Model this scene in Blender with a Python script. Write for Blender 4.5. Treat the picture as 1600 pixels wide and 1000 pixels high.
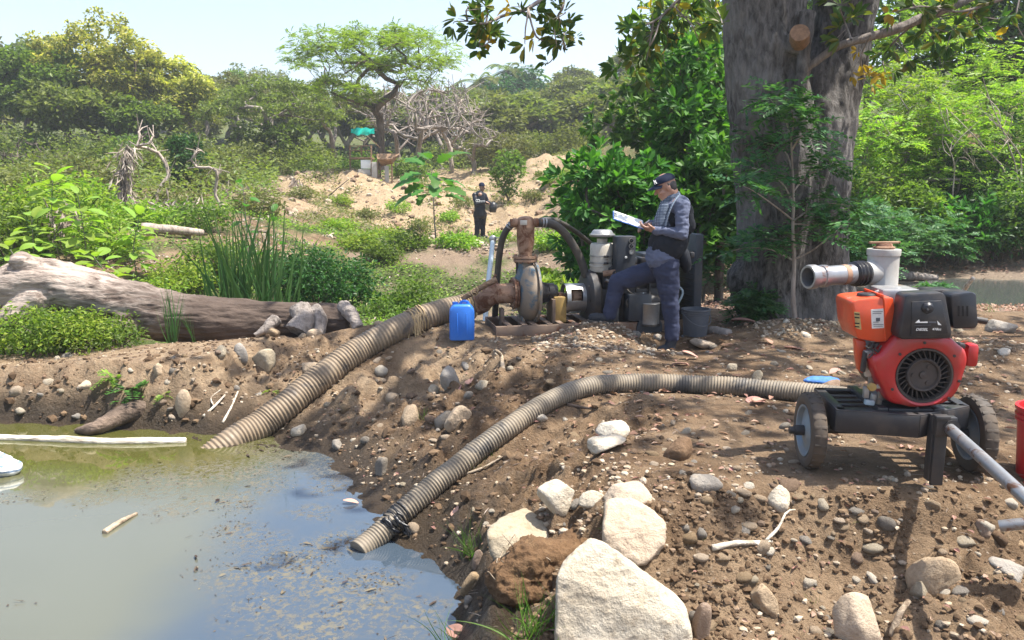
import bpy, bmesh, math, random
import numpy as np
from math import radians as R, sin, cos, pi, tan, atan, atan2, sqrt
from mathutils import Vector, Matrix, Quaternion

sc = bpy.context.scene
for o in list(bpy.data.objects):
    bpy.data.objects.remove(o)
COL = sc.collection

# ------------------------------------------------------------------ camera, sky, sun, exposure
CAM = np.array([0.0, 0.0, 1.5]); FPX = 1280.0; PITCH = atan(210 / 1280)
cam = bpy.data.cameras.new("camera"); camo = bpy.data.objects.new("camera", cam); COL.objects.link(camo)
cam.sensor_width = 36; cam.lens = 36 * FPX / 1600
cam.clip_start = 0.05; cam.clip_end = 3000
camo.location = CAM; camo.rotation_euler = (pi / 2 - PITCH, 0, 0)
sc.camera = camo

SUN_AZ = R(97)      # clockwise from +Y: the sun stands behind the scene, to the right
SUN_EL = R(67)
w = bpy.data.worlds.new("World"); sc.world = w; w.use_nodes = True
nt = w.node_tree
bg = nt.nodes["Background"]
sky = nt.nodes.new("ShaderNodeTexSky"); sky.sky_type = 'NISHITA'; sky.sun_disc = False
sky.sun_elevation = SUN_EL; sky.sun_rotation = SUN_AZ
sky.altitude = 100; sky.air_density = 1.0; sky.dust_density = 2.6; sky.ozone_density = 1.0
nt.links.new(sky.outputs[0], bg.inputs[0]); bg.inputs[1].default_value = 0.13

sd_ = bpy.data.lights.new("sun", 'SUN'); sun = bpy.data.objects.new("sun", sd_); COL.objects.link(sun)
sd_.energy = 5.0; sd_.angle = R(0.53); sd_.color = (1.0, 0.95, 0.86)
sdir = Vector((sin(SUN_AZ) * cos(SUN_EL), cos(SUN_AZ) * cos(SUN_EL), sin(SUN_EL)))
sun.rotation_euler = sdir.to_track_quat('Z', 'Y').to_euler(); sun.location = (8, 12, 20)

sc.view_settings.view_transform = 'Standard'
sc.view_settings.look = 'None'
sc.view_settings.exposure = 1.25
sc.view_settings.gamma = 1
sc.view_settings.use_curve_mapping = False
sc.render.engine = 'CYCLES'
sc.cycles.max_bounces = 6; sc.cycles.diffuse_bounces = 3; sc.cycles.glossy_bounces = 3
sc.cycles.transmission_bounces = 4; sc.cycles.transparent_max_bounces = 8
sc.cycles.volume_bounces = 0
sc.cycles.caustics_reflective = False; sc.cycles.caustics_refractive = False
sc.cycles.use_denoising = True

RNG = np.random.default_rng(7)

# ------------------------------------------------------------------ pixel helpers (photo pixels, 1600 x 1000)
_cp, _sp = cos(PITCH), sin(PITCH)
def ray(px, py):
    u = (px - 800) / FPX; v = -(py - 500) / FPX
    return np.array([u, _cp + v * _sp, -_sp + v * _cp])
def at(px, py, Y):
    d = ray(px, py); return CAM + d * (Y / d[1])
def gz(px, py, z):
    d = ray(px, py); return CAM + d * ((z - CAM[2]) / d[2])
def pxm(Y):            # metres per photo pixel at depth Y (roughly)
    return Y / FPX / 1.0

# ------------------------------------------------------------------ numpy noise
def _hash(ix, iy, iz, seed):
    h = (ix.astype(np.int64) * 374761393 + iy.astype(np.int64) * 668265263 + iz.astype(np.int64) * 2147483647 + seed * 974634777) & 0xffffffff
    h = ((h ^ (h >> 13)) * 1274126177) & 0xffffffff
    h = (h ^ (h >> 16)) & 0xffffffff
    h = (h * 2246822519) & 0xffffffff
    h = h ^ (h >> 15)
    return (h & 0xffffff) / float(0xffffff) * 2 - 1
def vnoise(x, y, z=None, seed=0):
    x = np.asarray(x, float); y = np.asarray(y, float)
    if z is None:
        ix = np.floor(x); iy = np.floor(y); fx = x - ix; fy = y - iy
        fx = fx * fx * fx * (fx * (fx * 6 - 15) + 10); fy = fy * fy * fy * (fy * (fy * 6 - 15) + 10)
        zz = np.zeros_like(ix)
        a = _hash(ix, iy, zz, seed); b = _hash(ix + 1, iy, zz, seed)
        c = _hash(ix, iy + 1, zz, seed); d = _hash(ix + 1, iy + 1, zz, seed)
        return (a + (b - a) * fx) * (1 - fy) + (c + (d - c) * fx) * fy
    z = np.asarray(z, float)
    ix = np.floor(x); iy = np.floor(y); iz = np.floor(z); fx = x - ix; fy = y - iy; fz = z - iz
    fx = fx * fx * (3 - 2 * fx); fy = fy * fy * (3 - 2 * fy); fz = fz * fz * (3 - 2 * fz)
    r = 0
    for k, wz in ((0, 1 - fz), (1, fz)):
        a = _hash(ix, iy, iz + k, seed); b = _hash(ix + 1, iy, iz + k, seed)
        c = _hash(ix, iy + 1, iz + k, seed); d = _hash(ix + 1, iy + 1, iz + k, seed)
        r = r + ((a + (b - a) * fx) * (1 - fy) + (c + (d - c) * fx) * fy) * wz
    return r
def fbm(x, y, z=None, oct=4, seed=0, gain=0.5, ridge=False):
    s = 0; a = 1; t = 0
    for o in range(oct):
        k = 2.03 ** o
        ca_, sa_ = cos(0.6 + 1.1 * o), sin(0.6 + 1.1 * o)
        n = vnoise((x * ca_ - y * sa_) * k + 17.3 * o, (x * sa_ + y * ca_) * k - 9.1 * o, None if z is None else z * k + 4.7 * o, seed + o)
        if ridge: n = 1 - 2 * np.abs(n)
        s = s + n * a; t += a; a *= gain
    return s / t
def sstep(a, b, x):
    t = np.clip((x - a) / (b - a), 0, 1); return t * t * (3 - 2 * t)

# ------------------------------------------------------------------ things, parts
def thing(name, label, cat, loc=(0, 0, 0), rotz=0.0, group=None):
    o = bpy.data.objects.new(name, None); COL.objects.link(o)
    o.empty_display_size = 0.1
    o.location = tuple(float(v) for v in loc); o.rotation_euler = (0, 0, rotz)
    o['label'] = label; o['category'] = cat
    if group: o['group'] = group
    return o
def tag(o, label, cat, group=None):
    o['label'] = label; o['category'] = cat
    if group: o['group'] = group
    return o
def parent_origin(p):
    if p is None: return np.zeros(3)
    v = np.array(p.location)
    if p.parent is not None: v = v + parent_origin(p.parent)
    return v
def mesh_np(name, V, F, smooth=True, sharp=None):
    """V (n,3), F (m,k) one face size, or list of tuples"""
    me = bpy.data.meshes.new(name)
    V = np.asarray(V, dtype=np.float32)
    if isinstance(F, np.ndarray):
        m, k = F.shape
        me.vertices.add(len(V)); me.vertices.foreach_set("co", V.ravel())
        me.loops.add(m * k); me.loops.foreach_set("vertex_index", F.astype(np.int32).ravel())
        me.polygons.add(m)
        me.polygons.foreach_set("loop_start", np.arange(0, m * k, k, dtype=np.int32))
        me.polygons.foreach_set("loop_total", np.full(m, k, dtype=np.int32))
        me.update(calc_edges=True)
    else:
        me.from_pydata([tuple(v) for v in V.tolist()], [], F)
        me.update()
    me.polygons.foreach_set("use_smooth", np.full(len(me.polygons), bool(smooth)))
    if smooth and sharp: me.set_sharp_from_angle(angle=R(sharp))
    return me
def mesh_obj(name, V, F, mat, parent=None, smooth=True, sharp=None, local=False, loc=None):
    """V in world coordinates unless local; a parentless object gets its origin at loc"""
    V = np.asarray(V, float)
    if not local:
        org = parent_origin(parent) if parent is not None else (np.array(loc, float) if loc is not None else np.zeros(3))
        V = V - org
    me = mesh_np(name, V, F, smooth, sharp)
    if mat is not None:
        for mm in (mat if isinstance(mat, (list, tuple)) else [mat]): me.materials.append(mm)
    o = bpy.data.objects.new(name, me); COL.objects.link(o)
    if parent is not None: o.parent = parent
    elif loc is not None: o.location = tuple(float(v) for v in loc)
    return o
def kids(o): return [c for c in bpy.data.objects if c.parent == o]
def dup(o, parent=None, loc=None, rotz=None, scale=None, label=None, group=None, tree=None):
    c = o.copy(); COL.objects.link(c)
    if parent is not None: c.parent = parent
    if loc is not None: c.location = tuple(float(v) for v in loc)
    if rotz is not None: c.rotation_euler = (c.rotation_euler[0], c.rotation_euler[1], rotz)
    if scale is not None: c.scale = (scale,) * 3 if not hasattr(scale, '__len__') else scale
    if label: c['label'] = label
    if group: c['group'] = group
    for ch in (tree if tree is not None else list(o.children)): dup(ch, parent=c)
    return c

class G:
    """collects geometry; build() links it as ONE mesh object"""
    def __init__(s): s.V = []; s.F = []; s.n = 0
    def add(s, V, F):
        V = np.asarray(V, float).reshape(-1, 3)
        s.V.append(V); s.F += [tuple(int(i) + s.n for i in f) for f in F]; s.n += len(V); return s
    def bm(s, bm, M=None):
        if M is not None: bmesh.ops.transform(bm, matrix=M, verts=bm.verts)
        bm.verts.ensure_lookup_table()
        s.add([v.co[:] for v in bm.verts], [[v.index for v in f.verts] for f in bm.faces]); bm.free(); return s
    def box(s, c, size, bev=0.0, rot=None, seg=2):
        b = bmesh.new(); bmesh.ops.create_cube(b, size=1.0)
        bmesh.ops.scale(b, vec=size, verts=b.verts)
        if bev > 0: bmesh.ops.bevel(b, geom=list(b.edges), offset=bev, segments=seg, profile=0.5, affect='EDGES')
        M = Matrix.Translation(Vector([float(x) for x in c])) @ (rot.to_4x4() if rot is not None else Matrix.Identity(4))
        b.verts.index_update(); return s.bm(b, M)
    def beam(s, p0, p1, wd, ht, bev=0.0, up=(0, 0, 1), roll=0.0):
        p0 = Vector([float(x) for x in p0]); p1 = Vector([float(x) for x in p1]); d = p1 - p0
        z = d.normalized(); u = Vector(up)
        if abs(z.dot(u)) > 0.98: u = Vector((0, 1, 0))
        x = u.cross(z).normalized(); y = z.cross(x)
        rot = Matrix((x, y, z)).transposed() @ Matrix.Rotation(roll, 3, 'Z')
        return s.box((p0 + p1) / 2, (wd, ht, d.length), bev, rot)
    def tube(s, pts, rad, n=12, caps=True, seed=None, rough=0.0, twist=0.0):
        pts = np.asarray(pts, float); m = len(pts)
        rad = np.full(m, rad, float) if np.isscalar(rad) else np.asarray(rad, float)
        T = np.gradient(pts, axis=0); T /= np.linalg.norm(T, axis=1)[:, None] + 1e-12
        N = np.zeros_like(T); a = np.array([0, 0, 1.0]) if abs(T[0][2]) < 0.9 else np.array([1.0, 0, 0])
        N[0] = a - T[0] * a.dot(T[0]); N[0] /= np.linalg.norm(N[0])
        for i in range(1, m):
            v = N[i - 1] - T[i] * N[i - 1].dot(T[i]); N[i] = v / (np.linalg.norm(v) + 1e-12)
        B = np.cross(T, N); ang = np.arange(n) * 2 * pi / n
        ca, sa = np.cos(ang), np.sin(ang)
        rr = np.repeat(rad[:, None], n, 1)
        V = pts[:, None, :] + rr[:, :, None] * (ca[None, :, None] * N[:, None, :] + sa[None, :, None] * B[:, None, :])
        if rough:
            q = V.reshape(-1, 3); k = 1.0 / max(rad.max(), 1e-4)
            f = fbm(q[:, 0] * k, q[:, 1] * k, q[:, 2] * k, 3, seed or 0).reshape(m, n)
            V = pts[:, None, :] + (V - pts[:, None, :]) * (1 + rough * f[:, :, None])
        i = np.arange(m - 1)[:, None] * n; j = np.arange(n)[None, :]; j2 = (j + 1) % n
        Fq = np.stack([i + j, i + j2, i + n + j2, i + n + j], -1).reshape(-1, 4)
        F = [tuple(f) for f in Fq.tolist()]
        if caps: F.append(tuple(range(n - 1, -1, -1))); F.append(tuple((m - 1) * n + k for k in range(n)))
        return s.add(V.reshape(-1, 3), F)
    def cyl(s, p0, p1, r0, r1=None, n=20, caps=True):
        r1 = r0 if r1 is None else r1
        return s.tube([p0, p1], [r0, r1], n, caps)
    def lathe(s, prof, p0, axis=(0, 0, 1), n=28, cap0=False, cap1=False):
        """prof: [(t along axis, radius)]"""
        ax = Vector(axis).normalized(); q = ax.to_track_quat('Z', 'Y')
        p0 = np.array([float(x) for x in p0]); V = []
        for t, r in prof:
            for k in range(n):
                a = 2 * pi * k / n; v = q @ Vector((r * cos(a), r * sin(a), t)); V.append(p0 + np.array(v))
        F = []; m = len(prof)
        for i in range(m - 1):
            for k in range(n):
                k2 = (k + 1) % n; F.append((i * n + k, i * n + k2, (i + 1) * n + k2, (i + 1) * n + k))
        if cap0: F.append(tuple(range(n - 1, -1, -1)))
        if cap1: F.append(tuple((m - 1) * n + k for k in range(n)))
        return s.add(V, F)
    def prism(s, poly, t, M, bev=0.0):
        """poly in local xy, thickness t along local z (0..t), placed by matrix M"""
        b = bmesh.new(); vs = [b.verts.new((x, y, 0)) for x, y in poly]; f = b.faces.new(vs)
        r = bmesh.ops.extrude_face_region(b, geom=[f])
        bmesh.ops.translate(b, vec=(0, 0, t), verts=[v for v in r['geom'] if isinstance(v, bmesh.types.BMVert)])
        bmesh.ops.recalc_face_normals(b, faces=b.faces)
        if bev > 0: bmesh.ops.bevel(b, geom=list(b.edges), offset=bev, segments=2, profile=0.5, affect='EDGES', clamp_overlap=True)
        b.verts.index_update(); return s.bm(b, M)
    def sphere(s, c, r, sub=2, sc_=(1, 1, 1), rot=None):
        b = bmesh.new(); bmesh.ops.create_icosphere(b, subdivisions=sub, radius=1.0)
        M = Matrix.Translation(Vector([float(x) for x in c])) @ (rot.to_4x4() if rot is not None else Matrix.Identity(4)) @ Matrix.Diagonal((r * sc_[0], r * sc_[1], r * sc_[2], 1))
        b.verts.index_update(); return s.bm(b, M)
    def verts(s): return np.concatenate(s.V) if s.V else np.zeros((0, 3))
    def build(s, name, mat, parent=None, smooth=True, sharp=40, local=False, loc=None):
        return mesh_obj(name, s.verts(), s.F, mat, parent, smooth, sharp, local, loc)

def spline(pts, n=None, step=None):
    """Catmull-Rom through pts, evenly resampled"""
    P = np.asarray(pts, float); P = np.vstack([2 * P[0] - P[1], P, 2 * P[-1] - P[-2]]); out = []
    for i in range(1, len(P) - 2):
        t = np.linspace(0, 1, 40, endpoint=False)[:, None]
        a, b, c, d = P[i - 1], P[i], P[i + 1], P[i + 2]
        out.append(0.5 * ((2 * b) + (-a + c) * t + (2 * a - 5 * b + 4 * c - d) * t ** 2 + (-a + 3 * b - 3 * c + d) * t ** 3))
    out.append(P[-2][None]); Q = np.vstack(out)
    L = np.concatenate([[0], np.cumsum(np.linalg.norm(np.diff(Q, axis=0), axis=1))])
    if n is None: n = max(2, int(L[-1] / step) + 1)
    s = np.linspace(0, L[-1], n)
    return np.stack([np.interp(s, L, Q[:, k]) for k in range(P.shape[1])], 1)
# ------------------------------------------------------------------ materials
def new_mat(name):
    m = bpy.data.materials.new(name); m.use_nodes = True
    t = m.node_tree; b = t.nodes["Principled BSDF"]; return m, t, b
def N(t, kind, **kw):
    n = t.nodes.new(kind)
    for k, v in kw.items():
        if k in n.inputs.keys() if isinstance(k, str) else False: n.inputs[k].default_value = v
        else: setattr(n, k, v)
    return n
def ramp(t, fac, stops, interp='LINEAR'):
    r = t.nodes.new("ShaderNodeValToRGB"); r.color_ramp.interpolation = interp; e = r.color_ramp.elements
    while len(e) > 1: e.remove(e[-1])
    e[0].position = stops[0][0]; e[0].color = (*stops[0][1], 1)
    for p, c in stops[1:]:
        k = e.new(p); k.color = (*c, 1)
    t.links.new(fac, r.inputs[0]); return r.outputs[0]
def noise(t, scale, detail=4, rough=0.55, vec=None, dist=0.0, w=None):
    n = t.nodes.new("ShaderNodeTexNoise"); n.inputs["Scale"].default_value = scale
    n.inputs["Detail"].default_value = detail; n.inputs["Roughness"].default_value = rough; n.inputs["Distortion"].default_value = dist
    if vec is not None: t.links.new(vec, n.inputs["Vector"])
    return n.outputs["Fac"]
def coords(t, kind="Object", scale=None):
    c = t.nodes.new("ShaderNodeTexCoord").outputs[kind]
    if scale is not None:
        m = t.nodes.new("ShaderNodeMapping"); m.inputs["Scale"].default_value = scale; t.links.new(c, m.inputs["Vector"]); c = m.outputs[0]
    return c
def worldpos(t): return t.nodes.new("ShaderNodeNewGeometry").outputs["Position"]
def mix(t, fac, a, b, mode='MIX'):
    m = t.nodes.new("ShaderNodeMix"); m.data_type = 'RGBA'; m.blend_type = mode
    for s, v in ((m.inputs[0], fac), (m.inputs[6], a), (m.inputs[7], b)):
        if hasattr(v, 'is_linked') or isinstance(v, bpy.types.NodeSocket): t.links.new(v, s)
        elif isinstance(v, (int, float)): s.default_value = v
        else: s.default_value = (*v, 1)
    return m.outputs[2]
def math_(t, op, a, b=None, clamp=False):
    m = t.nodes.new("ShaderNodeMath"); m.operation = op; m.use_clamp = clamp
    for s, v in zip(m.inputs, (a, b)):
        if v is None: continue
        if isinstance(v, bpy.types.NodeSocket): t.links.new(v, s)
        else: s.default_value = v
    return m.outputs[0]
def bump(t, b, h, strength=0.4, dist=0.01):
    n = t.nodes.new("ShaderNodeBump"); n.inputs["Strength"].default_value = strength; n.inputs["Distance"].default_value = dist
    t.links.new(h, n.inputs["Height"]); t.links.new(n.outputs[0], b.inputs["Normal"])
def maprange(t, v, a, b, c=0.0, d=1.0):
    m = t.nodes.new("ShaderNodeMapRange"); m.inputs[1].default_value = a; m.inputs[2].default_value = b
    m.inputs[3].default_value = c; m.inputs[4].default_value = d; t.links.new(v, m.inputs[0]); return m.outputs[0]
def attr(t, name):
    a = t.nodes.new("ShaderNodeAttribute"); a.attribute_name = name; return a.outputs["Fac"]

def worn(name, base, rough=0.5, metal=0.0, dirt=(0.20, 0.14, 0.09), amt=0.45, scale=14, rust=None, rust_amt=0.0, bmp=0.15, coat=0.0):
    """painted / metal surface with dust, stains and optional rust"""
    m, t, b = new_mat(name); c = coords(t)
    n1 = noise(t, scale, 6, 0.65, c); n2 = noise(t, scale * 3.7, 5, 0.6, c)
    f = maprange(t, n1, 0.62 - amt * 0.45, 0.78)
    col = mix(t, math_(t, 'MULTIPLY', f, amt * 1.2, True), base, dirt)
    col = mix(t, 0.35, col, mix(t, n2, tuple(x * 0.55 for x in base), tuple(min(1, x * 1.35) for x in base)))
    if rust is not None:
        r = maprange(t, noise(t, scale * 0.7, 8, 0.7, c, 0.6), 0.62 - rust_amt * 0.3, 0.68 - rust_amt * 0.2)
        col = mix(t, r, col, mix(t, n2, rust, tuple(x * 0.45 for x in rust)))
    t.links.new(col, b.inputs["Base Color"])
    t.links.new(maprange(t, n1, 0.3, 0.75, rough * 0.75, min(1, rough * 1.35)), b.inputs["Roughness"])
    b.inputs["Metallic"].default_value = metal; b.inputs["Coat Weight"].default_value = coat
    bump(t, b, n2, bmp, 0.004)
    return m

def plain(name, base, rough=0.6, metal=0.0, var=0.25, scale=30):
    m, t, b = new_mat(name); n = noise(t, scale, 5, 0.6, coords(t))
    t.links.new(mix(t, n, tuple(x * (1 - var) for x in base), tuple(min(1, x * (1 + var)) for x in base)), b.inputs["Base Color"])
    b.inputs["Roughness"].default_value = rough; b.inputs["Metallic"].default_value = metal
    return m

def leaf_mat(name, cols, trans=0.35, rough=0.45, tcol=None):
    m, t, b = new_mat(name)
    g = t.nodes.new("ShaderNodeNewGeometry")
    k = len(cols)
    col = ramp(t, g.outputs["Random Per Island"], [(i / (k - 1), c) for i, c in enumerate(cols)])
    oi = t.nodes.new("ShaderNodeObjectInfo")
    hs = t.nodes.new("ShaderNodeHueSaturation")
    t.links.new(maprange(t, oi.outputs["Random"], 0, 1, 0.485, 0.515), hs.inputs["Hue"])
    t.links.new(maprange(t, oi.outputs["Random"], 0, 1, 0.82, 1.15), hs.inputs["Value"])
    t.links.new(col, hs.inputs["Color"])
    t.links.new(hs.outputs[0], b.inputs["Base Color"]); b.inputs["Roughness"].default_value = rough
    b.inputs["Specular IOR Level"].default_value = 0.22
    tr = t.nodes.new("ShaderNodeBsdfTranslucent")
    tc = mix(t, 1.0, hs.outputs[0], tcol or (1.6, 1.75, 0.7), 'MULTIPLY'); t.links.new(tc, tr.inputs[0])
    ms = t.nodes.new("ShaderNodeMixShader"); ms.inputs[0].default_value = trans
    t.links.new(b.outputs[0], ms.inputs[1]); t.links.new(tr.outputs[0], ms.inputs[2])
    t.links.new(ms.outputs[0], t.nodes["Material Output"].inputs["Surface"])
    return m

def stone_mat(name, a, b_, c_, spot=None):
    m, t, b = new_mat(name); c = coords(t)
    n1 = noise(t, 5, 6, 0.6, c, 0.4); n2 = noise(t, 60, 5, 0.7, c); n3 = noise(t, 17, 6, 0.65, c)
    col = mix(t, maprange(t, n1, 0.35, 0.65), a, b_)
    col = mix(t, math_(t, 'MULTIPLY', maprange(t, n3, 0.52, 0.7), 0.7), col, c_)
    col = mix(t, 0.5, col, mix(t, n2, (0.25, 0.25, 0.25), (0.8, 0.8, 0.8)), 'OVERLAY')
    oi = t.nodes.new("ShaderNodeObjectInfo"); hs = t.nodes.new("ShaderNodeHueSaturation")
    t.links.new(maprange(t, oi.outputs["Random"], 0, 1, 0.7, 1.2), hs.inputs["Value"]); t.links.new(maprange(t, oi.outputs["Random"], 0, 1, 1.15, 0.75), hs.inputs["Saturation"])
    t.links.new(col, hs.inputs["Color"])
    t.links.new(hs.outputs[0], b.inputs["Base Color"]); b.inputs["Roughness"].default_value = 0.85
    b.inputs["Specular IOR Level"].default_value = 0.25
    h = math_(t, 'ADD', math_(t, 'MULTIPLY', n3, 1.0), math_(t, 'MULTIPLY', n2, 0.7))
    bump(t, b, h, 0.8, 0.02)
    return m

def bark_mat(name, light, dark, vscale=(9, 9, 1.6), moss=None, s=1.0):
    m, t, b = new_mat(name); c = coords(t, "Object", vscale)
    n1 = noise(t, 2.2 * s, 7, 0.65, c, 0.5); n2 = noise(t, 9 * s, 5, 0.6, c); c2 = coords(t); n3 = noise(t, 1.3 * s, 4, 0.5, c2)
    col = mix(t, maprange(t, n1, 0.36, 0.62), dark, light)
    col = mix(t, math_(t, 'MULTIPLY', maprange(t, n3, 0.48, 0.66), 0.55), col, tuple(x * 1.5 for x in light))
    if moss: col = mix(t, math_(t, 'MULTIPLY', maprange(t, noise(t, 3, 5, 0.6, c2), 0.55, 0.7), 0.5), col, moss)
    t.links.new(col, b.inputs["Base Color"]); b.inputs["Roughness"].default_value = 0.9; b.inputs["Specular IOR Level"].default_value = 0.2
    bump(t, b, math_(t, 'ADD', n1, math_(t, 'MULTIPLY', n2, 0.5)), 0.9, 0.02)
    return m

def ground_mat():
    m, t, b = new_mat("soil"); p = worldpos(t)
    wet, sand, clay, green, litter = (attr(t, k) for k in ("wet", "sand", "clay", "green", "litter"))
    n0 = noise(t, 0.9, 5, 0.6, p); n1 = noise(t, 5, 7, 0.65, p, 0.3); n2 = noise(t, 28, 6, 0.7, p); n3 = noise(t, 110, 4, 0.7, p)
    soil = ramp(t, n1, [(0.30, (0.068, 0.040, 0.022)), (0.50, (0.152, 0.095, 0.053)), (0.70, (0.268, 0.182, 0.108))])
    soil = mix(t, math_(t, 'MULTIPLY', maprange(t, n0, 0.42, 0.62), 0.55), soil, (0.32, 0.228, 0.145))
    cl = ramp(t, n1, [(0.3, (0.19, 0.125, 0.075)), (0.7, (0.40, 0.295, 0.19))])
    sd = ramp(t, n1, [(0.25, (0.25, 0.172, 0.100)), (0.5, (0.335, 0.245, 0.150)), (0.75, (0.41, 0.320, 0.210))])
    gr = ramp(t, n2, [(0.3, (0.030, 0.045, 0.012)), (0.7, (0.10, 0.12, 0.035))])
    lt = ramp(t, n2, [(0.3, (0.10, 0.07, 0.05)), (0.6, (0.26, 0.20, 0.15))])
    col = mix(t, clay, soil, cl); col = mix(t, sand, col, sd); col = mix(t, litter, col, lt); col = mix(t, green, col, gr)
    spk = maprange(t, n2, 0.58, 0.70)
    col = mix(t, math_(t, 'MULTIPLY', spk, 0.45), col, (0.42, 0.35, 0.26))
    col = mix(t, 0.45, col, mix(t, n3, (0.2, 0.2, 0.2), (0.8, 0.8, 0.8)), 'OVERLAY')
    col = mix(t, wet, col, mix(t, n1, (0.022, 0.016, 0.011), (0.085, 0.060, 0.038)))
    t.links.new(col, b.inputs["Base Color"])
    t.links.new(maprange(t, wet, 0, 1, 0.95, 0.38), b.inputs["Roughness"]); b.inputs["Specular IOR Level"].default_value = 0.25
    h = math_(t, 'ADD', math_(t, 'MULTIPLY', n2, 1.0), math_(t, 'ADD', math_(t, 'MULTIPLY', n3, 0.35), math_(t, 'MULTIPLY', n1, 1.0)))
    bump(t, b, h, 0.95, 0.05)
    return m

def water_mat():
    m, t, b = new_mat("pond_water"); p = worldpos(t)
    olive, clear, scum = attr(t, "olive"), attr(t, "clear"), attr(t, "scum")
    n = noise(t, 0.7, 4, 0.5, p); n2 = noise(t, 26, 7, 0.72, p, 0.5); n3 = noise(t, 9, 5, 0.65, p)
    milky = mix(t, n, (0.088, 0.088, 0.058), (0.112, 0.114, 0.080))
    col = mix(t, olive, milky, (0.066, 0.066, 0.018))  # olive: green murk, with the trees' reflection painted into the colour too
    col = mix(t, clear, col, (0.044, 0.062, 0.084))  # clear zone: the sky's reflection painted in as a bluish base
    sc_c = mix(t, n3, (0.060, 0.050, 0.042), (0.150, 0.130, 0.070))
    sf = math_(t, 'MULTIPLY', scum, maprange(t, n2, 0.46, 0.58), True)
    col = mix(t, sf, col, sc_c)
    t.links.new(col, b.inputs["Base Color"])
    t.links.new(maprange(t, sf, 0, 1, 0.03, 0.55), b.inputs["Roughness"])
    b.inputs["IOR"].default_value = 1.5; b.inputs["Specular IOR Level"].default_value = 1.0
    bump(t, b, math_(t, 'ADD', noise(t, 3.5, 2, 0.4, p), math_(t, 'MULTIPLY', sf, 0.5)), 0.05, 0.01)
    return m

M = {}
M['soil'] = ground_mat(); M['water'] = water_mat()
M['leaf_tree'] = leaf_mat('leaf_tree', [(0.048, 0.082, 0.018), (0.082, 0.138, 0.027), (0.122, 0.190, 0.036), (0.175, 0.235, 0.050)], 0.42)
M['leaf_big'] = leaf_mat('leaf_big', [(0.024, 0.081, 0.016), (0.041, 0.121, 0.022), (0.061, 0.169, 0.027), (0.115, 0.243, 0.041)], 0.34, 0.5)
M['leaf_lime'] = leaf_mat('leaf_lime', [(0.097, 0.185, 0.025), (0.153, 0.266, 0.036), (0.217, 0.322, 0.048), (0.274, 0.346, 0.057)], 0.42)
M['leaf_yellow'] = leaf_mat('leaf_yellow', [(0.090, 0.130, 0.026), (0.190, 0.230, 0.042), (0.300, 0.320, 0.062), (0.390, 0.370, 0.095)], 0.38)
M['leaf_rain'] = leaf_mat('leaf_rain', [(0.090, 0.140, 0.024), (0.150, 0.215, 0.030), (0.215, 0.270, 0.042)], 0.40)
M['leaf_dull'] = leaf_mat('leaf_dull', [(0.085, 0.100, 0.034), (0.135, 0.150, 0.048), (0.190, 0.200, 0.066)], 0.30)
M['leaf_far'] = leaf_mat('leaf_far', [(0.065, 0.090, 0.026), (0.125, 0.155, 0.036), (0.185, 0.210, 0.055)], 0.40)
M['leaf_dark'] = leaf_mat('leaf_dark', [(0.017, 0.050, 0.012), (0.029, 0.082, 0.017), (0.046, 0.118, 0.022)], 0.28)
M['leaf_bluish'] = leaf_mat('leaf_bluish', [(0.035, 0.111, 0.045), (0.059, 0.164, 0.059), (0.105, 0.223, 0.075)], 0.30)
M['leaf_crown'] = leaf_mat('leaf_crown', [(0.029, 0.066, 0.018), (0.050, 0.105, 0.024), (0.083, 0.143, 0.031), (0.176, 0.165, 0.033)], 0.35)
M['leaf_gold'] = leaf_mat('leaf_gold', [(0.30, 0.20, 0.02), (0.40, 0.30, 0.03)], 0.40)
M['blossom'] = leaf_mat('blossom', [(0.26, 0.28, 0.05), (0.40, 0.38, 0.09), (0.52, 0.46, 0.15)], 0.40)
M['reed'] = leaf_mat('reed', [(0.024, 0.074, 0.022), (0.046, 0.110, 0.031), (0.072, 0.144, 0.038)], 0.22)
M['grass'] = leaf_mat('grass', [(0.044, 0.112, 0.018), (0.075, 0.169, 0.025), (0.150, 0.213, 0.044)], 0.32)
M['dry_leaf'] = leaf_mat('dry_leaf', [(0.18, 0.11, 0.07), (0.30, 0.19, 0.12), (0.36, 0.20, 0.16), (0.46, 0.36, 0.25)], 0.15, 0.8, (1.1, 1.0, 0.9))
M['dead_frond'] = leaf_mat('dead_frond', [(0.20, 0.16, 0.13), (0.32, 0.26, 0.22), (0.44, 0.38, 0.33)], 0.1, 0.9, (1, 1, 1))
M['fleck'] = leaf_mat('fleck', [(0.030, 0.020, 0.016), (0.075, 0.055, 0.040), (0.20, 0.17, 0.10), (0.05, 0.04, 0.05)], 0.05, 0.6, (1, 1, 1))
M['bark'] = bark_mat('bark', (0.150, 0.120, 0.100), (0.045, 0.034, 0.028))
M['bark_hero'] = bark_mat('bark_hero', (0.150, 0.139, 0.130), (0.026, 0.023, 0.021), (9, 9, 3.4))
M['bark_pale'] = bark_mat('bark_pale', (0.40, 0.34, 0.29), (0.20, 0.16, 0.13))
M['bark_grey'] = bark_mat('bark_grey', (0.27, 0.235, 0.21), (0.12, 0.10, 0.085))
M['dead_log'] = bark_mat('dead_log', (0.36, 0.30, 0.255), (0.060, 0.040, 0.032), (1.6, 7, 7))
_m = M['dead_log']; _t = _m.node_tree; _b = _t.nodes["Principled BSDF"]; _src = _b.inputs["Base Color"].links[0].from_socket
_sx = _t.nodes.new("ShaderNodeSeparateXYZ"); _t.links.new(coords(_t), _sx.inputs[0]); _f = maprange(_t, math_(_t, 'ADD', _sx.outputs[0], math_(_t, 'MULTIPLY', noise(_t, 2.5, 5, .6, coords(_t)), 1.6)), 0.45, 1.3)
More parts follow.
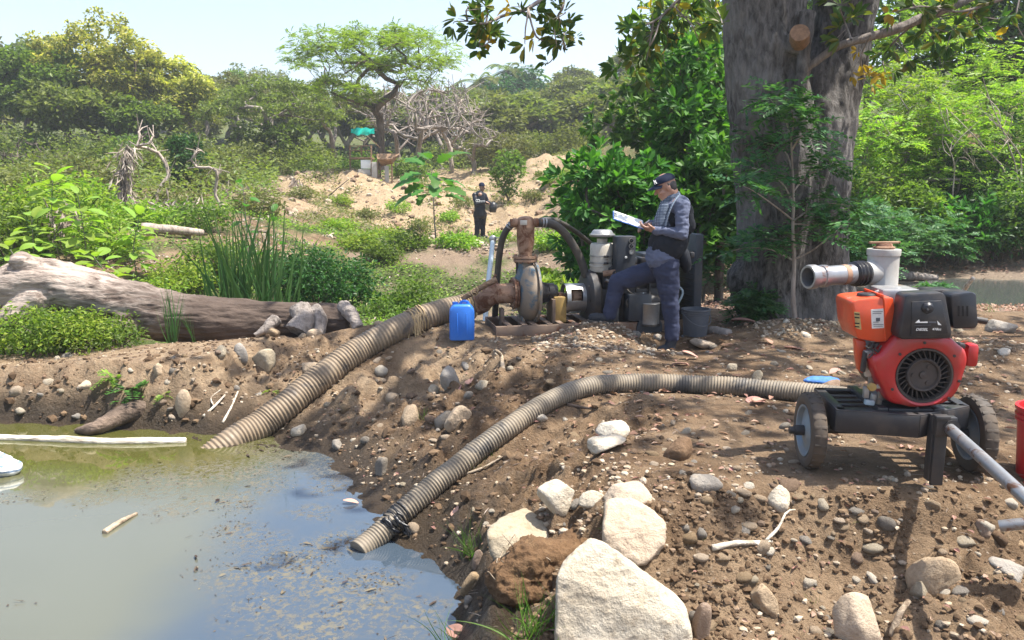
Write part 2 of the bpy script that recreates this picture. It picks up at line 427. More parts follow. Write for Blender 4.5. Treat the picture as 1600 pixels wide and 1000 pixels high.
_t.links.new(mix(_t, _f, _src, mix(_t, noise(_t, 14, 6, .7, coords(_t, "Object", (.4, 1, 1))), (0.030, 0.021, 0.017), (0.135, 0.10, 0.08))), _b.inputs["Base Color"])
M['wet_log'] = bark_mat('wet_log', (0.17, 0.125, 0.095), (0.035, 0.025, 0.02), (2, 9, 9))
M['drift'] = bark_mat('drift', (0.66, 0.60, 0.50), (0.30, 0.24, 0.18), (2, 12, 12))
M['cutwood'] = plain('cutwood', (0.22, 0.125, 0.070), 0.85, 0, 0.75, 26)
M['stick'] = bark_mat('stick', (0.42, 0.34, 0.25), (0.18, 0.13, 0.09), (8, 8, 8))
M['rock_pale'] = stone_mat('rock_pale', (0.50, 0.44, 0.345), (0.42, 0.35, 0.255), (0.33, 0.25, 0.16))
M['rock_tan'] = stone_mat('rock_tan', (0.40, 0.300, 0.200), (0.32, 0.235, 0.150), (0.24, 0.165, 0.10))
M['rock_grey'] = stone_mat('rock_grey', (0.27, 0.240, 0.205), (0.21, 0.185, 0.155), (0.30, 0.235, 0.165))
M['rock_brown'] = stone_mat('rock_brown', (0.24, 0.160, 0.105), (0.17, 0.11, 0.07), (0.30, 0.21, 0.14))
M['clod'] = stone_mat('clod', (0.20, 0.125, 0.075), (0.13, 0.08, 0.048), (0.27, 0.18, 0.11))
# ------------------------------------------------------------------ terrain
ZW = -0.70
_shore_px = [(-260, 652), (0, 657), (120, 664), (230, 668), (300, 674), (350, 690), (430, 690), (495, 712), (545, 738), (560, 762), (598, 795), (612, 815), (640, 850), (680, 885), (708, 925), (716, 965), (716, 1000)]
POND = np.array([gz(a, b, ZW)[:2] for a, b in _shore_px] + [(-0.30, 2.6), (-0.5, 1.4), (-9, 1.2), (-13, 4), (-13, 7.3)])
def pond_sd(x, y):
    """signed distance to the pond's edge, negative on the water"""
    x = np.asarray(x, float); y = np.asarray(y, float); d = np.full(x.shape, 1e9); ins = np.zeros(x.shape, bool); n = len(POND)
    for i in range(n):
        ax, ay = POND[i]; bx, by = POND[(i + 1) % n]; ex, ey = bx - ax, by - ay
        t = np.clip(((x - ax) * ex + (y - ay) * ey) / (ex * ex + ey * ey), 0, 1)
        d = np.minimum(d, np.hypot(x - ax - t * ex, y - ay - t * ey))
        c = ((ay > y) != (by > y)) & (x < (bx - ax) * (y - ay) / (by - ay + 1e-12) + ax); ins ^= c
    return np.where(ins, -d, d)

CPTS = [(-9, 9.3, -.5), (-5.5, 9.2, -.52), (-3.8, 9.3, -.5), (-2, 9.6, -.4), (-0.9, 9.9, -.35), (0, 9.8, -.1), (1.5, 10, -.05), (3, 9.8, 0), (6, 9.6, 0), (10, 9, 0), (16, 9, 0),
       (-1.5, 12, -.85), (0.5, 12, -.9), (-.5, 15, -1.0), (2, 14.5, -.7), (1, 16, -1), (-3, 12, -.5), (-6, 11, -.35), (-10, 11, -.2), (-14, 12, 0),
       (2.5, 11.5, -.25), (4, 12, -.15), (7, 12.4, -.3), (8, 14, -.42), (12, 14.2, -.42), (17, 14.2, -.42), (7, 17, -.05), (12, 17.5, 0.1), (20, 17, .1), (4, 16, 0), (3, 18, .2), (5, 20, .6), (15, 25, 1.5), (10, 30, 3), (25, 30, 4), (40, 40, 8),
       (-20, 15, .3), (-30, 30, 1.5), (-6, 40, 1.5), (-12, 40, 1.5), (-20, 45, 2), (-3, 42, 1.6), (4, 55, 3), (-20, 70, 4), (0, 75, 5), (20, 60, 6), (-45, 60, 5), (-25, 200, 12), (40, 200, 9), (-120, 200, 16), (120, 200, 25), (0, 400, 12), (-200, 400, 18), (200, 400, 22), (60, 60, 14)]
CPTS += [tuple(at(*q)) for q in [(640, 392, 20), (640, 480, 16.5), (560, 392, 20), (720, 394, 20), (760, 470, 16.5), (860, 480, 16), (900, 400, 19), (500, 402, 18), (500, 470, 14),
       (750, 378, 26.5), (680, 386, 24), (820, 372, 25), (250, 372, 16), (100, 420, 13), (350, 420, 14), (420, 352, 20), (300, 332, 22), (150, 332, 24), (380, 297, 30), (450, 322, 26), (480, 302, 29),
       (590, 279, 32), (500, 287, 31), (450, 300, 30), (540, 275, 33), (640, 291, 32), (680, 330, 29), (560, 332, 28.5), (620, 352, 27.5),
       (740, 335, 31), (770, 300, 37), (760, 268, 45), (800, 325, 31), (860, 242, 40), (910, 252, 38), (840, 292, 34), (880, 322, 30), (900, 350, 27), (820, 262, 42),
       (350, 178, 120), (200, 165, 120), (500, 195, 120), (50, 160, 110), (650, 226, 125), (780, 224, 110), (850, 188, 92), (960, 145, 92), (1100, 130, 100), (430, 290, 36), (250, 280, 34), (60, 300, 34)]]
CPTS = np.array(CPTS, float)
def _k(r): return -np.sqrt(r * r + 0.6)
_n = len(CPTS)
_A = np.zeros((_n + 1, _n + 1)); _A[:_n, :_n] = _k(np.hypot(CPTS[:, None, 0] - CPTS[None, :, 0], CPTS[:, None, 1] - CPTS[None, :, 1]))
_A[:_n, _n] = 1; _A[_n, :_n] = 1
_A[:_n, :_n] += np.eye(_n) * 0.02
_w = np.linalg.solve(_A, np.append(CPTS[:, 2], 0))
def far_h(x, y):
    z = np.full(np.shape(x), _w[_n])
    for i in range(_n): z = z + _w[i] * _k(np.hypot(x - CPTS[i, 0], y - CPTS[i, 1]))
    return z

# hose centre lines (the ground is shaped to carry them)
HOSE_A = spline([at(322, 722, 6.72), at(360, 694, 6.86), at(415, 660, 7.10), at(478, 610, 7.40), at(540, 561, 7.70), at(600, 524, 7.95), at(650, 501, 8.15), at(700, 486, 8.32), at(738, 478, 8.42)], step=0.006)
_B_pts = [at(560, 862, 4.72), at(592, 836, 4.84), at(650, 783, 5.02), at(720, 725, 5.25), at(790, 672, 5.48), at(850, 632, 5.70), at(910, 606, 5.92), at(975, 599, 6.05), at(1060, 601, 6.05), at(1150, 605, 5.95), at(1240, 612, 5.75), at(1320, 622, 5.5), at(1385, 640, 5.2), at(1425, 655, 5.0)]
HOSE_B = spline(_B_pts, step=0.004)
RA, RB = 0.128, 0.072

def bank_parts(x, y):
    s = pond_sd(x, y) + 0.10 * fbm(x * 1.7, y * 1.7, oct=3, seed=3)
    Wd = 0.85 + 1.15 * sstep(4.3, 5.4, y)
    Wd = Wd + (0.36 - Wd) * sstep(-2.3, -3.0, x) * sstep(6.0, 6.8, y)
    return s, Wd
def near_h(x, y):
    s, Wd = bank_parts(x, y)
    P = 0.03 * fbm(x * 0.9, y * 0.9, oct=3, seed=11)
    P = P - 0.07 * np.clip(-1.4 - x, 0, 4.2)
    P = P - 0.52 * sstep(4.15, 3.15, y + 0.22 * fbm(x * 1.3, y * 1.3, oct=2, seed=21) - 0.02 * x) * sstep(-0.3, 0.5, x)
    P = P + 0.19 * np.exp(-(((x - 0.84) / 0.40) ** 2 + ((y - 7.86) / 0.34) ** 2)) + 0.07 * np.exp(-(((x - 0.35) / 0.7) ** 2 + ((y - 7.1) / 0.4) ** 2))
    P = P + 0.13 * np.exp(-(((x - 3.0) / 0.7) ** 2 + ((y - 8.3) / 0.35) ** 2)) + 0.16 * np.exp(-(((x - 4.2) / 0.7) ** 2 + ((y - 7.0) / 0.6) ** 2))
    P = P + 0.06 * np.exp(-(((x - 0.45) / 0.5) ** 2 + ((y - 4.9) / 0.5) ** 2))
    t = np.clip(s / Wd, 0, 1)
    f = 1 - (1 - t) ** 1.5
    f = f + 0.10 * np.sin(t * 6.5) * (1 - t) * t * 4 * 0.5
    z = np.where(s > 0, ZW + (P - ZW) * f, ZW - 0.4 * sstep(0, 1.1, -s) - 0.06 * np.clip(-s, 0, 0.3))
    rough = 0.25 + 3.0 * sstep(0.02, 0.2, t) * (1 - sstep(0.75, 1.0, t)) + 2.0 * sstep(4.2, 3.6, y) * sstep(0, 0.5, x)
    rough = np.where(s < 0, 0.9, rough); z = z + (0.05 * fbm(x * 2.3, y * 2.3, oct=3, seed=24, ridge=True) - 0.02) * sstep(0.03, 0.2, t) * (1 - sstep(0.7, 1.0, t)) + 0.03 * fbm(x * 3.4, y * 3.4, oct=3, seed=25) * (1 - sstep(0.0, 0.5, np.abs(s)))
    lump = sstep(0.02, 0.30, fbm(x * 4.6, y * 4.6, oct=3, seed=27)) - 0.35; z = z + 0.06 * lump * (sstep(0.05, 0.2, t) * (1 - sstep(0.8, 1.0, t)) + 0.8 * sstep(4.2, 3.7, y) * sstep(0.1, 0.6, x)) * (s > 0)
    z = z + 0.05 * fbm(x * 2.6, y * 2.6, oct=3, seed=26) * sstep(4.3, 3.8, y) * sstep(0.0, 0.5, x)
    return z, rough, s, t
def height(x, y, micro=True):
    x = np.atleast_1d(np.asarray(x, float)); y = np.atleast_1d(np.asarray(y, float))
    zn, rough, s, t = near_h(x, y)
    b = sstep(9.0, 10.0, y - 0.5 * sstep(-1, -2.5, x) * -1)
    m = b > 0
    z = zn.copy()
    if m.any():
        zf = far_h(x[m], y[m]); r = np.hypot(x[m], y[m])
        zf = zf + 0.10 * np.clip((r - 9) / 10, 0, 3) * fbm(x[m] * 0.45, y[m] * 0.45, oct=4, seed=31)
        zf = zf + 0.30 * sstep(25, 29, r) * (1 - sstep(44, 60, r)) * fbm(x[m] * .75 + .2 * y[m], y[m] * .22, oct=4, seed=35, ridge=True)
        z[m] = zn[m] * (1 - b[m]) + zf * b[m]
    if micro:
        k = rough * (1 - b) + b * 0.9
        r = np.hypot(x, y); k = k * (1 - sstep(40, 60, r))
        z = z + k * (0.026 * fbm(x * 3.1, y * 3.1, oct=2, seed=41) + 0.024 * fbm(x * 9, y * 9, oct=2, seed=43, ridge=True) * sstep(-0.2, 0.5, fbm(x * 2, y * 2, oct=2, seed=44)) + 0.010 * fbm(x * 22, y * 22, oct=2, seed=45))
    for path, rad in ((HOSE_A, RA), (HOSE_B, RB)):
        q = path[::12]; near = (x > q[:, 0].min() - 1) & (x < q[:, 0].max() + 1) & (y > q[:, 1].min() - 1) & (y < q[:, 1].max() + 1) & (s > -0.05)
        if near.any():
            dx = x[near][:, None] - q[None, :, 0]; dy = y[near][:, None] - q[None, :, 1]; d2 = dx * dx + dy * dy
            i = d2.argmin(1); d = np.sqrt(d2[np.arange(len(i)), i]); zb = q[i, 2] - rad * 0.82
            wgt = np.exp(-(np.clip(d - rad * 0.8, 0, 9) / (rad * 1.6)) ** 2); z[near] = z[near] * (1 - wgt) + zb * wgt
    # firm, level standing for the cart, the pump skid and the red bucket
    for cx, cy, rx, ry, zz in ((2.05, 4.25, 0.75, 0.38, 0.0), (0.85, 8.5, 1.25, 0.42, 0.0), (1.62, 7.72, 0.42, 0.36, -0.11)):
        e = np.sqrt(((x - cx) / rx) ** 2 + ((y - cy) / ry) ** 2); wgt = 1 - sstep(0.75, 1.25, e); z = z * (1 - wgt * 0.85) + (zz + 0.004 * fbm(x * 12, y * 12, oct=2, seed=5)) * wgt * 0.85
    return z
def h1(x, y): return float(height(x, y)[0])
def ground(px, py, lo=2.0, hi=140.0):
    """where the ray through a photo pixel meets the ground"""
    d = ray(px, py); ys = np.concatenate([np.linspace(lo, 12, 600), np.linspace(12, hi, 600)])
    P = CAM[None] + d[None] * (ys / d[1])[:, None]
    below = P[:, 2] < height(P[:, 0], P[:, 1])
    i = int(np.argmax(below)) if below.any() else len(ys) - 1
    return P[i]

def build_terrain():
    ang = np.concatenate([np.linspace(-180, -50, 30, endpoint=False), np.linspace(-50, 50, 470, endpoint=False), np.linspace(50, 180, 30, endpoint=False)])
    rad = np.concatenate([np.geomspace(0.4, 2.3, 16, endpoint=False), np.geomspace(2.3, 12, 390, endpoint=False), np.geomspace(12, 40, 90, endpoint=False), np.geomspace(40, 420, 40)])
    A, Rr = np.meshgrid(np.radians(ang), rad, indexing='ij'); na, nr = A.shape
    x = (Rr * np.sin(A)).ravel(); y = (Rr * np.cos(A)).ravel(); z = height(x, y)
    i = np.arange(na)[:, None]; j = np.arange(nr - 1)[None, :]; i2 = (i + 1) % na
    F = np.stack([i * nr + j, i2 * nr + j, i2 * nr + j + 1, i * nr + j + 1], -1).reshape(-1, 4)[:, ::-1]
    V = np.stack([x, y, z], 1)
    o = mesh_obj("ground", V, np.ascontiguousarray(F), M['soil']); o['kind'] = 'structure'
    me = o.data; zn, rough, s, t = near_h(x, y); r = np.hypot(x, y)
    n1 = fbm(x * 0.8, y * 0.8, oct=4, seed=51); n2 = fbm(x * 3, y * 3, oct=3, seed=52); pxl = 800 + 1280 * x / np.maximum(y, 0.1)
    wet = 1 - sstep(0.10, 0.42, z - ZW + 0.22 * n1 + 0.10 * n2 - 0.05 * sstep(-2.4, -3, x)); wet = np.where((y < 9.4) & (r < 14), wet * (1 - sstep(0.35, 0.9, s)), 0)
    wet = np.maximum(wet, 0.75 * sstep(0.15, 0.35, n2) * (1 - t) * (s > 0) * (r < 9))
    clay = sstep(-2.0, -2.8, x) * (y < 9.6) * sstep(-0.3, 0.2, n1 + 0.35); clay = np.maximum(clay, (1 - sstep(4.4, 3.4, y)) * 0 + sstep(4.3, 3.6, y) * sstep(0.0, 0.6, x) * 0.2)
    clay = np.maximum(clay, 0.8 * sstep(0.1, 0.5, n1 + 0.2) * (x < 0.4) * (x > -2.6) * (y > 6.8) * (y < 9.6))
    sand = sstep(23.5, 27, y) * (1 - sstep(46, 56, y)) * sstep(400, 470, pxl) * (1 - sstep(915, 960, pxl)) * sstep(-0.75, -0.2, n1 + 0.25)
    sand = np.maximum(sand, sstep(14, 16, y) * (1 - sstep(28, 34, y)) * sstep(180, 240, pxl) * (1 - sstep(420, 480, pxl)) * sstep(-0.2, 0.3, n1) * 0.6)
    back = sstep(9.3, 10.5, y)
    litter = back * sstep(1.0, 2.5, x) * (1 - sstep(20, 24, y)); litter = np.maximum(litter, back * (1 - sstep(22, 25, y)) * (pxl > 540) * (pxl < 960) * 0.7)
    green = back * sstep(-0.25, 0.25, n1 + 0.15) * (1 - sand) * (1 - 0.92 * sstep(1.0, 2.5, x) * (1 - sstep(18, 22, y)))
    green = np.where(r > 55, np.maximum(green, 0.9), green)
    for k, v in (("wet", wet), ("sand", sand), ("clay", clay), ("green", green), ("litter", litter)):
        a = me.attributes.new(k, 'FLOAT', 'POINT'); a.data.foreach_set("value", np.clip(v, 0, 1).astype(np.float32))
    return o
build_terrain()

def build_water():
    gx = np.linspace(-13.4, 0.4, 260); gy = np.linspace(1.0, 8.2, 200); X, Y = np.meshgrid(gx, gy, indexing='ij')
    sdv = pond_sd(X, Y); keep = sdv < 0.8; idx = np.arange(X.size).reshape(X.shape)
    q = keep[:-1, :-1] & keep[1:, :-1] & keep[1:, 1:] & keep[:-1, 1:]
    F = np.stack([idx[:-1, :-1][q], idx[1:, :-1][q], idx[1:, 1:][q], idx[:-1, 1:][q]], 1)
    used = np.unique(F); remap = np.full(X.size, -1); remap[used] = np.arange(len(used)); F = remap[F]
    x = X.ravel()[used]; y = Y.ravel()[used]
    o = mesh_obj("water", np.stack([x, y, np.full_like(x, ZW)], 1), F, M['water']); o['kind'] = 'structure'
    n = fbm(x * 0.9, y * 0.9, oct=4, seed=61)
    olive = sstep(5.3, 6.3, y + 0.5 * n) * (1 - 0.8 * sstep(-2.3, -1.6, x)); clear = sstep(-2.15, -1.45, x + 0.35 * n - 0.0 * y)  # masks for the painted tree and sky reflections, and for the murk
    scum = scum_mask(x, y)
    for k, v in (("olive", olive), ("clear", clear), ("scum", scum)):
        a = o.data.attributes.new(k, 'FLOAT', 'POINT'); a.data.foreach_set("value", np.clip(v, 0, 1).astype(np.float32))
_SC = [(gz(a, b, ZW)[:2], r) for a, b, r in [(430, 720, .42), (360, 735, .38), (300, 752, .42), (215, 765, .38), (480, 705, .30), (340, 780, .36), (520, 730, .2), (160, 778, .22), (420, 760, .28), (40, 775, .2), (265, 800, .2),
        (400, 850, .28), (450, 880, .32), (380, 900, .24), (500, 920, .32), (560, 950, .30), (430, 950, .30), (520, 850, .25), (600, 905, .22), (620, 980, .26), (370, 830, .2), (500, 985, .3), (480, 800, .18), (660, 950, .18), (560, 738, .40), (480, 712, .42), (410, 704, .36), (520, 760, .3)]]
def scum_mask(x, y):
    v = np.zeros(np.shape(x))
    for (c, r) in _SC: v = np.maximum(v, np.exp(-((x - c[0]) ** 2 + ((y - c[1]) * 1.15) ** 2) / (r * r) * 0.9))
    return np.clip(v * 1.25 + 0.8 * fbm(np.asarray(x) * 2.6, np.asarray(y) * 3.2, oct=5, seed=63) - 0.18, 0, 1)
build_water()

def sheet(name, poly, z, mat, at_=(0.3, 0.6, 0.0)):
    o = mesh_obj(name, [(x, y, z) for x, y in poly], [tuple(range(len(poly)))], mat, smooth=False); o['kind'] = 'structure'
    for k, v in zip(("olive", "clear", "scum"), at_):
        a = o.data.attributes.new(k, 'FLOAT', 'POINT'); a.data.foreach_set("value", np.full(len(poly), v, np.float32))
    return o
sheet("ditch_water", [(-12, 8.7), (-3.0, 8.7), (-2.6, 9.4), (-3.4, 10.0), (-12, 10.2)], -0.40, M['water'], (0.8, 0.2, 0.3))
sheet("puddle_water", [(5.6, 12.2), (9, 11.6), (24, 11.8), (24, 16.2), (9, 16.0), (6.4, 14.6)], -0.27, M['water'], (0.5, 0.6, 0.35))

# pale air: far things fade
hz = bpy.data.materials.new("haze"); hz.use_nodes = True; ht = hz.node_tree; ht.nodes.clear(); hv = ht.nodes.new("ShaderNodeVolumePrincipled"); ho = ht.nodes.new("ShaderNodeOutputMaterial"); ht.links.new(hv.outputs[0], ho.inputs["Volume"])
hv.inputs["Color"].default_value = (0.90, 0.95, 1.0, 1); hv.inputs["Density"].default_value = 0.0011; hv.inputs["Anisotropy"].default_value = 0.2
bx_ = G(); bx_.box((0, 0, 26), (900, 900, 72)); hzo = bx_.build("haze", hz, None, smooth=False, sharp=None); hzo['kind'] = 'stuff'
# ------------------------------------------------------------------ foliage and trees
def leaf_geo(C, D, U, L, Wd, fold=0.18, kind='rhomb', droop=0.0):
    """leaves at points C pointing along D with surface normal ~U; L, Wd arrays. Returns V, F (quads or hexes)"""
    C = np.asarray(C, float); D = D / (np.linalg.norm(D, axis=1)[:, None] + 1e-9)
    S = np.cross(D, U); S /= np.linalg.norm(S, axis=1)[:, None] + 1e-9; Nn = np.cross(S, D)
    L = np.broadcast_to(L, (len(C),))[:, None]; Wd = np.broadcast_to(Wd, (len(C),))[:, None]
    if kind == 'rhomb':
        a = C; b = C + D * L * 0.5 + S * Wd * 0.5 + Nn * Wd * fold; c = C + D * L - Nn * L * droop; d = C + D * L * 0.5 - S * Wd * 0.5 + Nn * Wd * fold
        V = np.stack([a, b, c, d], 1).reshape(-1, 3); n = len(C); i = np.arange(n)[:, None] * 4
        F = np.concatenate([i + np.array([[0, 1, 2]]), i + np.array([[0, 2, 3]])], 1).reshape(-1, 3)
        return V, F
    # 'broad': rounded leaf, six points round a folded midrib
    t = [(0, 0), (0.25, 0.36), (0.62, 0.5), (1.0, 0.0), (0.62, -0.5), (0.25, -0.36)]
    P = [C + D * L * u + S * Wd * v + Nn * (Wd * fold * abs(v) * 2 - L * droop * u * u) for u, v in t]
    V = np.stack(P, 1).reshape(-1, 3); n = len(C); i = np.arange(n)[:, None] * 6
    F = np.concatenate([i + np.array([[0, 1, 2, 3]]), i + np.array([[0, 3, 4, 5]])], 1).reshape(-1, 4)
    return V, F
def rand_dirs(n, rng, zlo=-1, zhi=1):
    z = rng.uniform(zlo, zhi, n); a = rng.uniform(0, 2 * pi, n); r = np.sqrt(np.clip(1 - z * z, 0, 1))
    return np.stack([r * np.cos(a), r * np.sin(a), z], 1)
def leaf_cloud(centres, rad, m, L, ratio, rng, flat=0.6, up=0.7, kind='rhomb', droop=0.05, outward=0.6, fold=0.18):
    centres = np.asarray(centres, float); rad = np.broadcast_to(rad, (len(centres),)); k = len(centres)
    i = np.repeat(np.arange(k), m); n = len(i)
    d = rand_dirs(n, rng); rr = rng.uniform(0, 1, n) ** 0.45
    off = d * rr[:, None] * rad[i][:, None]; off[:, 2] *= flat
    P = centres[i] + off
    U = np.stack([rng.normal(0, 0.55, n), rng.normal(0, 0.55, n), np.full(n, up) + rng.normal(0, 0.25, n)], 1)
    D = d * outward + rand_dirs(n, rng) * 0.7; D[:, 2] = D[:, 2] * 0.6 - 0.12
    Ls = L * rng.uniform(0.65, 1.25, n)
    return leaf_geo(P, D, U, Ls, Ls * ratio * rng.uniform(0.8, 1.15, n), fold, kind, droop)
def whorl_cloud(tips, dirs, m, L, ratio, rng, kind='broad', spread=0.9, droop=0.12):
    """rosettes of m leaves at twig tips"""
    k = len(tips); i = np.repeat(np.arange(k), m); n = len(i)
    a = np.tile(np.arange(m) * 2 * pi / m, k) + np.repeat(rng.uniform(0, 6, k), m) + rng.normal(0, 0.25, n)
    dn = dirs[i] / np.linalg.norm(dirs[i], axis=1)[:, None]
    h = np.where(np.abs(dn[:, 2:3]) < 0.9, np.array([[0, 0, 1.0]]), np.array([[1.0, 0, 0]])); s = np.cross(dn, h); s /= np.linalg.norm(s, axis=1)[:, None]; t = np.cross(dn, s)
    sp = spread * rng.uniform(0.5, 1.3, n)
    D = dn + (s * np.cos(a)[:, None] + t * np.sin(a)[:, None]) * sp[:, None]; D[:, 2] -= 0.15
    U = dn - D * 0.3 + np.array([[0, 0, 0.5]]) + rng.normal(0, 0.15, (n, 3))
    Ls = L * rng.uniform(0.6, 1.2, n)
    return leaf_geo(tips[i] + D * 0.02, D, U, Ls, Ls * ratio, 0.12, kind, droop)

def skeleton(targets, base, fork, rng, wob=0.12, base_n=5, lift=0.25):
    """every target joins the nearest earlier node: a branching tree. Returns nodes, parent index, leaf flags"""
    nodes = [np.array(base, float) + (np.array(fork, float) - np.array(base, float)) * t for t in np.linspace(0, 1, base_n)]
    for q in nodes[1:-1]: q[:2] += rng.normal(0, wob * 0.25, 2)
    par = [-1] + list(range(base_n - 1)); T = np.asarray(targets, float)
    order = np.argsort(np.linalg.norm(T - np.array(fork), axis=1)); ends = []
    for t in order:
        p = T[t]; A = np.array(nodes[base_n - 1:]); dd = np.linalg.norm(A - p, axis=1) + 0.35 * np.clip(A[:, 2] - p[2], 0, 9)
        j = int(dd.argmin()) + base_n - 1; a = nodes[j]; d = np.linalg.norm(p - a); k = max(1, min(4, int(d / 0.9 + 0.5)))
        prev = j
        for s in range(1, k + 1):
            u = s / k; q = a + (p - a) * u
            if s < k: q = q + rng.normal(0, wob * d * 0.3, 3); q[2] += lift * d * u * (1 - u) * rng.uniform(-0.3, 1)
            nodes.append(q); par.append(prev); prev = len(nodes) - 1
        ends.append(prev)
    return np.array(nodes), np.array(par), ends
def wood(g, nodes, par, r_tip, r_base, n=6, expo=0.62, rmin=0.0, flare=0.35, base_n=5, rough=0.0):
    m = len(nodes); cnt = np.zeros(m); has = np.zeros(m, bool)
    for i in range(1, m): has[par[i]] = True
    cnt[~has] = 1
    for i in range(m - 1, 0, -1): cnt[par[i]] += cnt[i]
    rad = r_tip + (r_base - r_tip) * ((cnt - 1) / max(cnt.max() - 1, 1)) ** expo
    rad[0] *= 1 + flare
    best = {}
    for i in range(1, m):
        p = par[i]
        if p not in best or cnt[i] > cnt[best[p]]: best[p] = i
    for i in range(1, m):
        if best.get(par[i]) == i and par[i] != 0 : continue
        ch = [par[i], i]
        while ch[-1] in best: ch.append(best[ch[-1]])
        pts = nodes[ch]; rr = rad[ch].copy()
        if par[i] != 0: rr[0] = min(rr[0], rr[1] * 1.25)
        if len(pts) >= 2:
            Q = np.hstack([pts, rr[:, None]]); Q = spline(Q, n=max(3, len(pts) + (4 if rr[0] > 0.08 else 1))); nn = n if rr[0] > r_base * 0.25 else max(4, n - 2)
            if rr.max() < rmin: continue
            g.tube(Q[:, :3], np.maximum(Q[:, 3], r_tip * 0.5), nn, caps=False, seed=i % 17, rough=rough if rr[0] > r_base * 0.3 else 0)
    return rad
def crown_pts(n, c, rxyz, rng, shell=0.55, zmin=-0.35, umbrella=False, lobes=0):
    out = []; c = np.array(c, float); r = np.array(rxyz, float)
    lob = rand_dirs(max(lobes, 1), rng, -0.2, 1)
    while len(out) < n:
        d = rand_dirs(1, rng, zmin, 1)[0]; s = shell + (1 - shell) * rng.uniform() ** 0.6
        if lobes: s *= 0.72 + 0.36 * max(0.0, (lob @ d).max()) ** 6
        p = d * s
        if umbrella: p[2] = abs(p[2]) * 0.55 + 0.45 * (1 - p[0] ** 2 - p[1] ** 2) - 0.15 * rng.uniform()
        q = c + p * r
        if all(np.sum(((q - o) / (r * 0.16)) ** 2) > 1 for o in out[-60:]): out.append(q)
        elif rng.uniform() < 0.2: out.append(q)
    return np.array(out)

def tree_at(name, label, cat, base, leafm, barkm, rng, h, crown_c, crown_r, n_cl, m, L, ratio, r_base, fork_h=0.35, cl_r=0.16, flat=0.6, kind='rhomb',
            umbrella=False, shell=0.55, lobes=0, group=None, trunk_name='trunk', up=0.7, zmin=-0.35, lean=(0, 0), n_side=7, r_tip=0.012, droop=0.06, flower=None, expo=0.62, whorl=None, rmin=0.0):
    """base world point; crown_c / crown_r relative to the base"""
    base = np.array(base, float); t = thing(name, label, cat, base - np.array([0, 0, 0.05]), group=group)
    cc = base + np.array(crown_c, float); pts = crown_pts(n_cl, cc, crown_r, rng, shell, zmin, umbrella, lobes)
    fork = base + np.array([lean[0], lean[1], h * fork_h])
    nodes, par, ends = skeleton(pts, base - np.array([0, 0, 0.12]), fork, rng)
    g = G(); wood(g, nodes, par, r_tip, r_base, n_side, expo=expo, rmin=rmin); g.build(trunk_name, barkm, t, sharp=None)
    cr = cl_r * float(np.mean(crown_r)) * rng.uniform(0.75, 1.3, len(pts))
    if whorl:
        k = whorl; cen = np.repeat(pts, k, 0); off = rand_dirs(len(cen), rng, -0.7, 1) * np.repeat(cr, k)[:, None] * rng.uniform(0.5, 1, len(cen))[:, None]; off[:, 2] *= flat
        V, F = whorl_cloud(cen + off, off + np.array([0, 0, 0.05]), m, L, ratio, rng, kind, droop=droop)
    else:
        V, F = leaf_cloud(pts, cr, m, L, ratio, rng, flat, up, kind, droop)
    mesh_obj("crown", V, F, leafm, t, smooth=False)
    if flower is not None:
        top = pts[pts[:, 2] > np.quantile(pts[:, 2], 0.55)]; V, F = leaf_cloud(top + np.array([0, 0, cr.mean() * 0.5]), cr.mean() * 0.8, flower[1], L * 0.8, 0.7, rng, 0.4); mesh_obj("blossom", V, F, flower[0], t, smooth=False)
    return t

def bush_mesh(V0, rng, r, h, n_cl, m, L, ratio, kind='rhomb', flat=0.8, whorl=None, cl=0.3):
    pts = crown_pts(n_cl, (0, 0, h * 0.45), (r, r, h * 0.55), rng, 0.35, -0.75, lobes=4); pts[:, 2] = np.maximum(pts[:, 2], 0.04)
    if whorl:
        off = rand_dirs(n_cl * whorl, rng, -0.3, 1) * r * cl; cen = np.repeat(pts, whorl, 0) + off
        return pts, whorl_cloud(cen, off + np.array([0, 0, 0.15]), m, L, ratio, rng, kind)
    return pts, leaf_cloud(pts, r * cl, m, L, ratio, rng, flat, 0.6, kind)
def bush(name, label, cat, base, rng, r, h, n_cl, m, L, ratio, leafm, barkm=None, group=None, kind='rhomb', whorl=None, cl=0.3, stems=6, sx=1.0):
    t = thing(name, label, cat, base, rotz=rng.uniform(0, 6), group=group)
    pts, (V, F) = bush_mesh(None, rng, r, h, n_cl, m, L, ratio, kind, whorl=whorl, cl=cl)
    mesh_obj("foliage", V, F, leafm, t, smooth=False, local=True)
    g = G()
    for i in rng.choice(len(pts), min(stems, len(pts)), replace=False):
        p = pts[i]; a = rng.normal(0, r * 0.08, 2); g.tube(spline([(a[0], a[1], -0.08), (p[0] * 0.4 + a[0], p[1] * 0.4 + a[1], p[2] * 0.55), tuple(p)], n=6), np.linspace(0.016, 0.006, 6) * (0.6 + r * 0.5), 5, caps=False)
    g.build("stem", barkm or M['bark'], t, sharp=None, local=True)
    return t

def on_ground(px, py, Y=None):
    if Y is None: return ground(px, py)
    p = at(px, py, Y); p[2] = h1(p[0], p[1]); return p
def xy_px(px, Y):
    """ground point under photo column px at depth Y"""
    x = at(px, 300, Y)[0]
    return np.array([x, Y, h1(x, Y)])
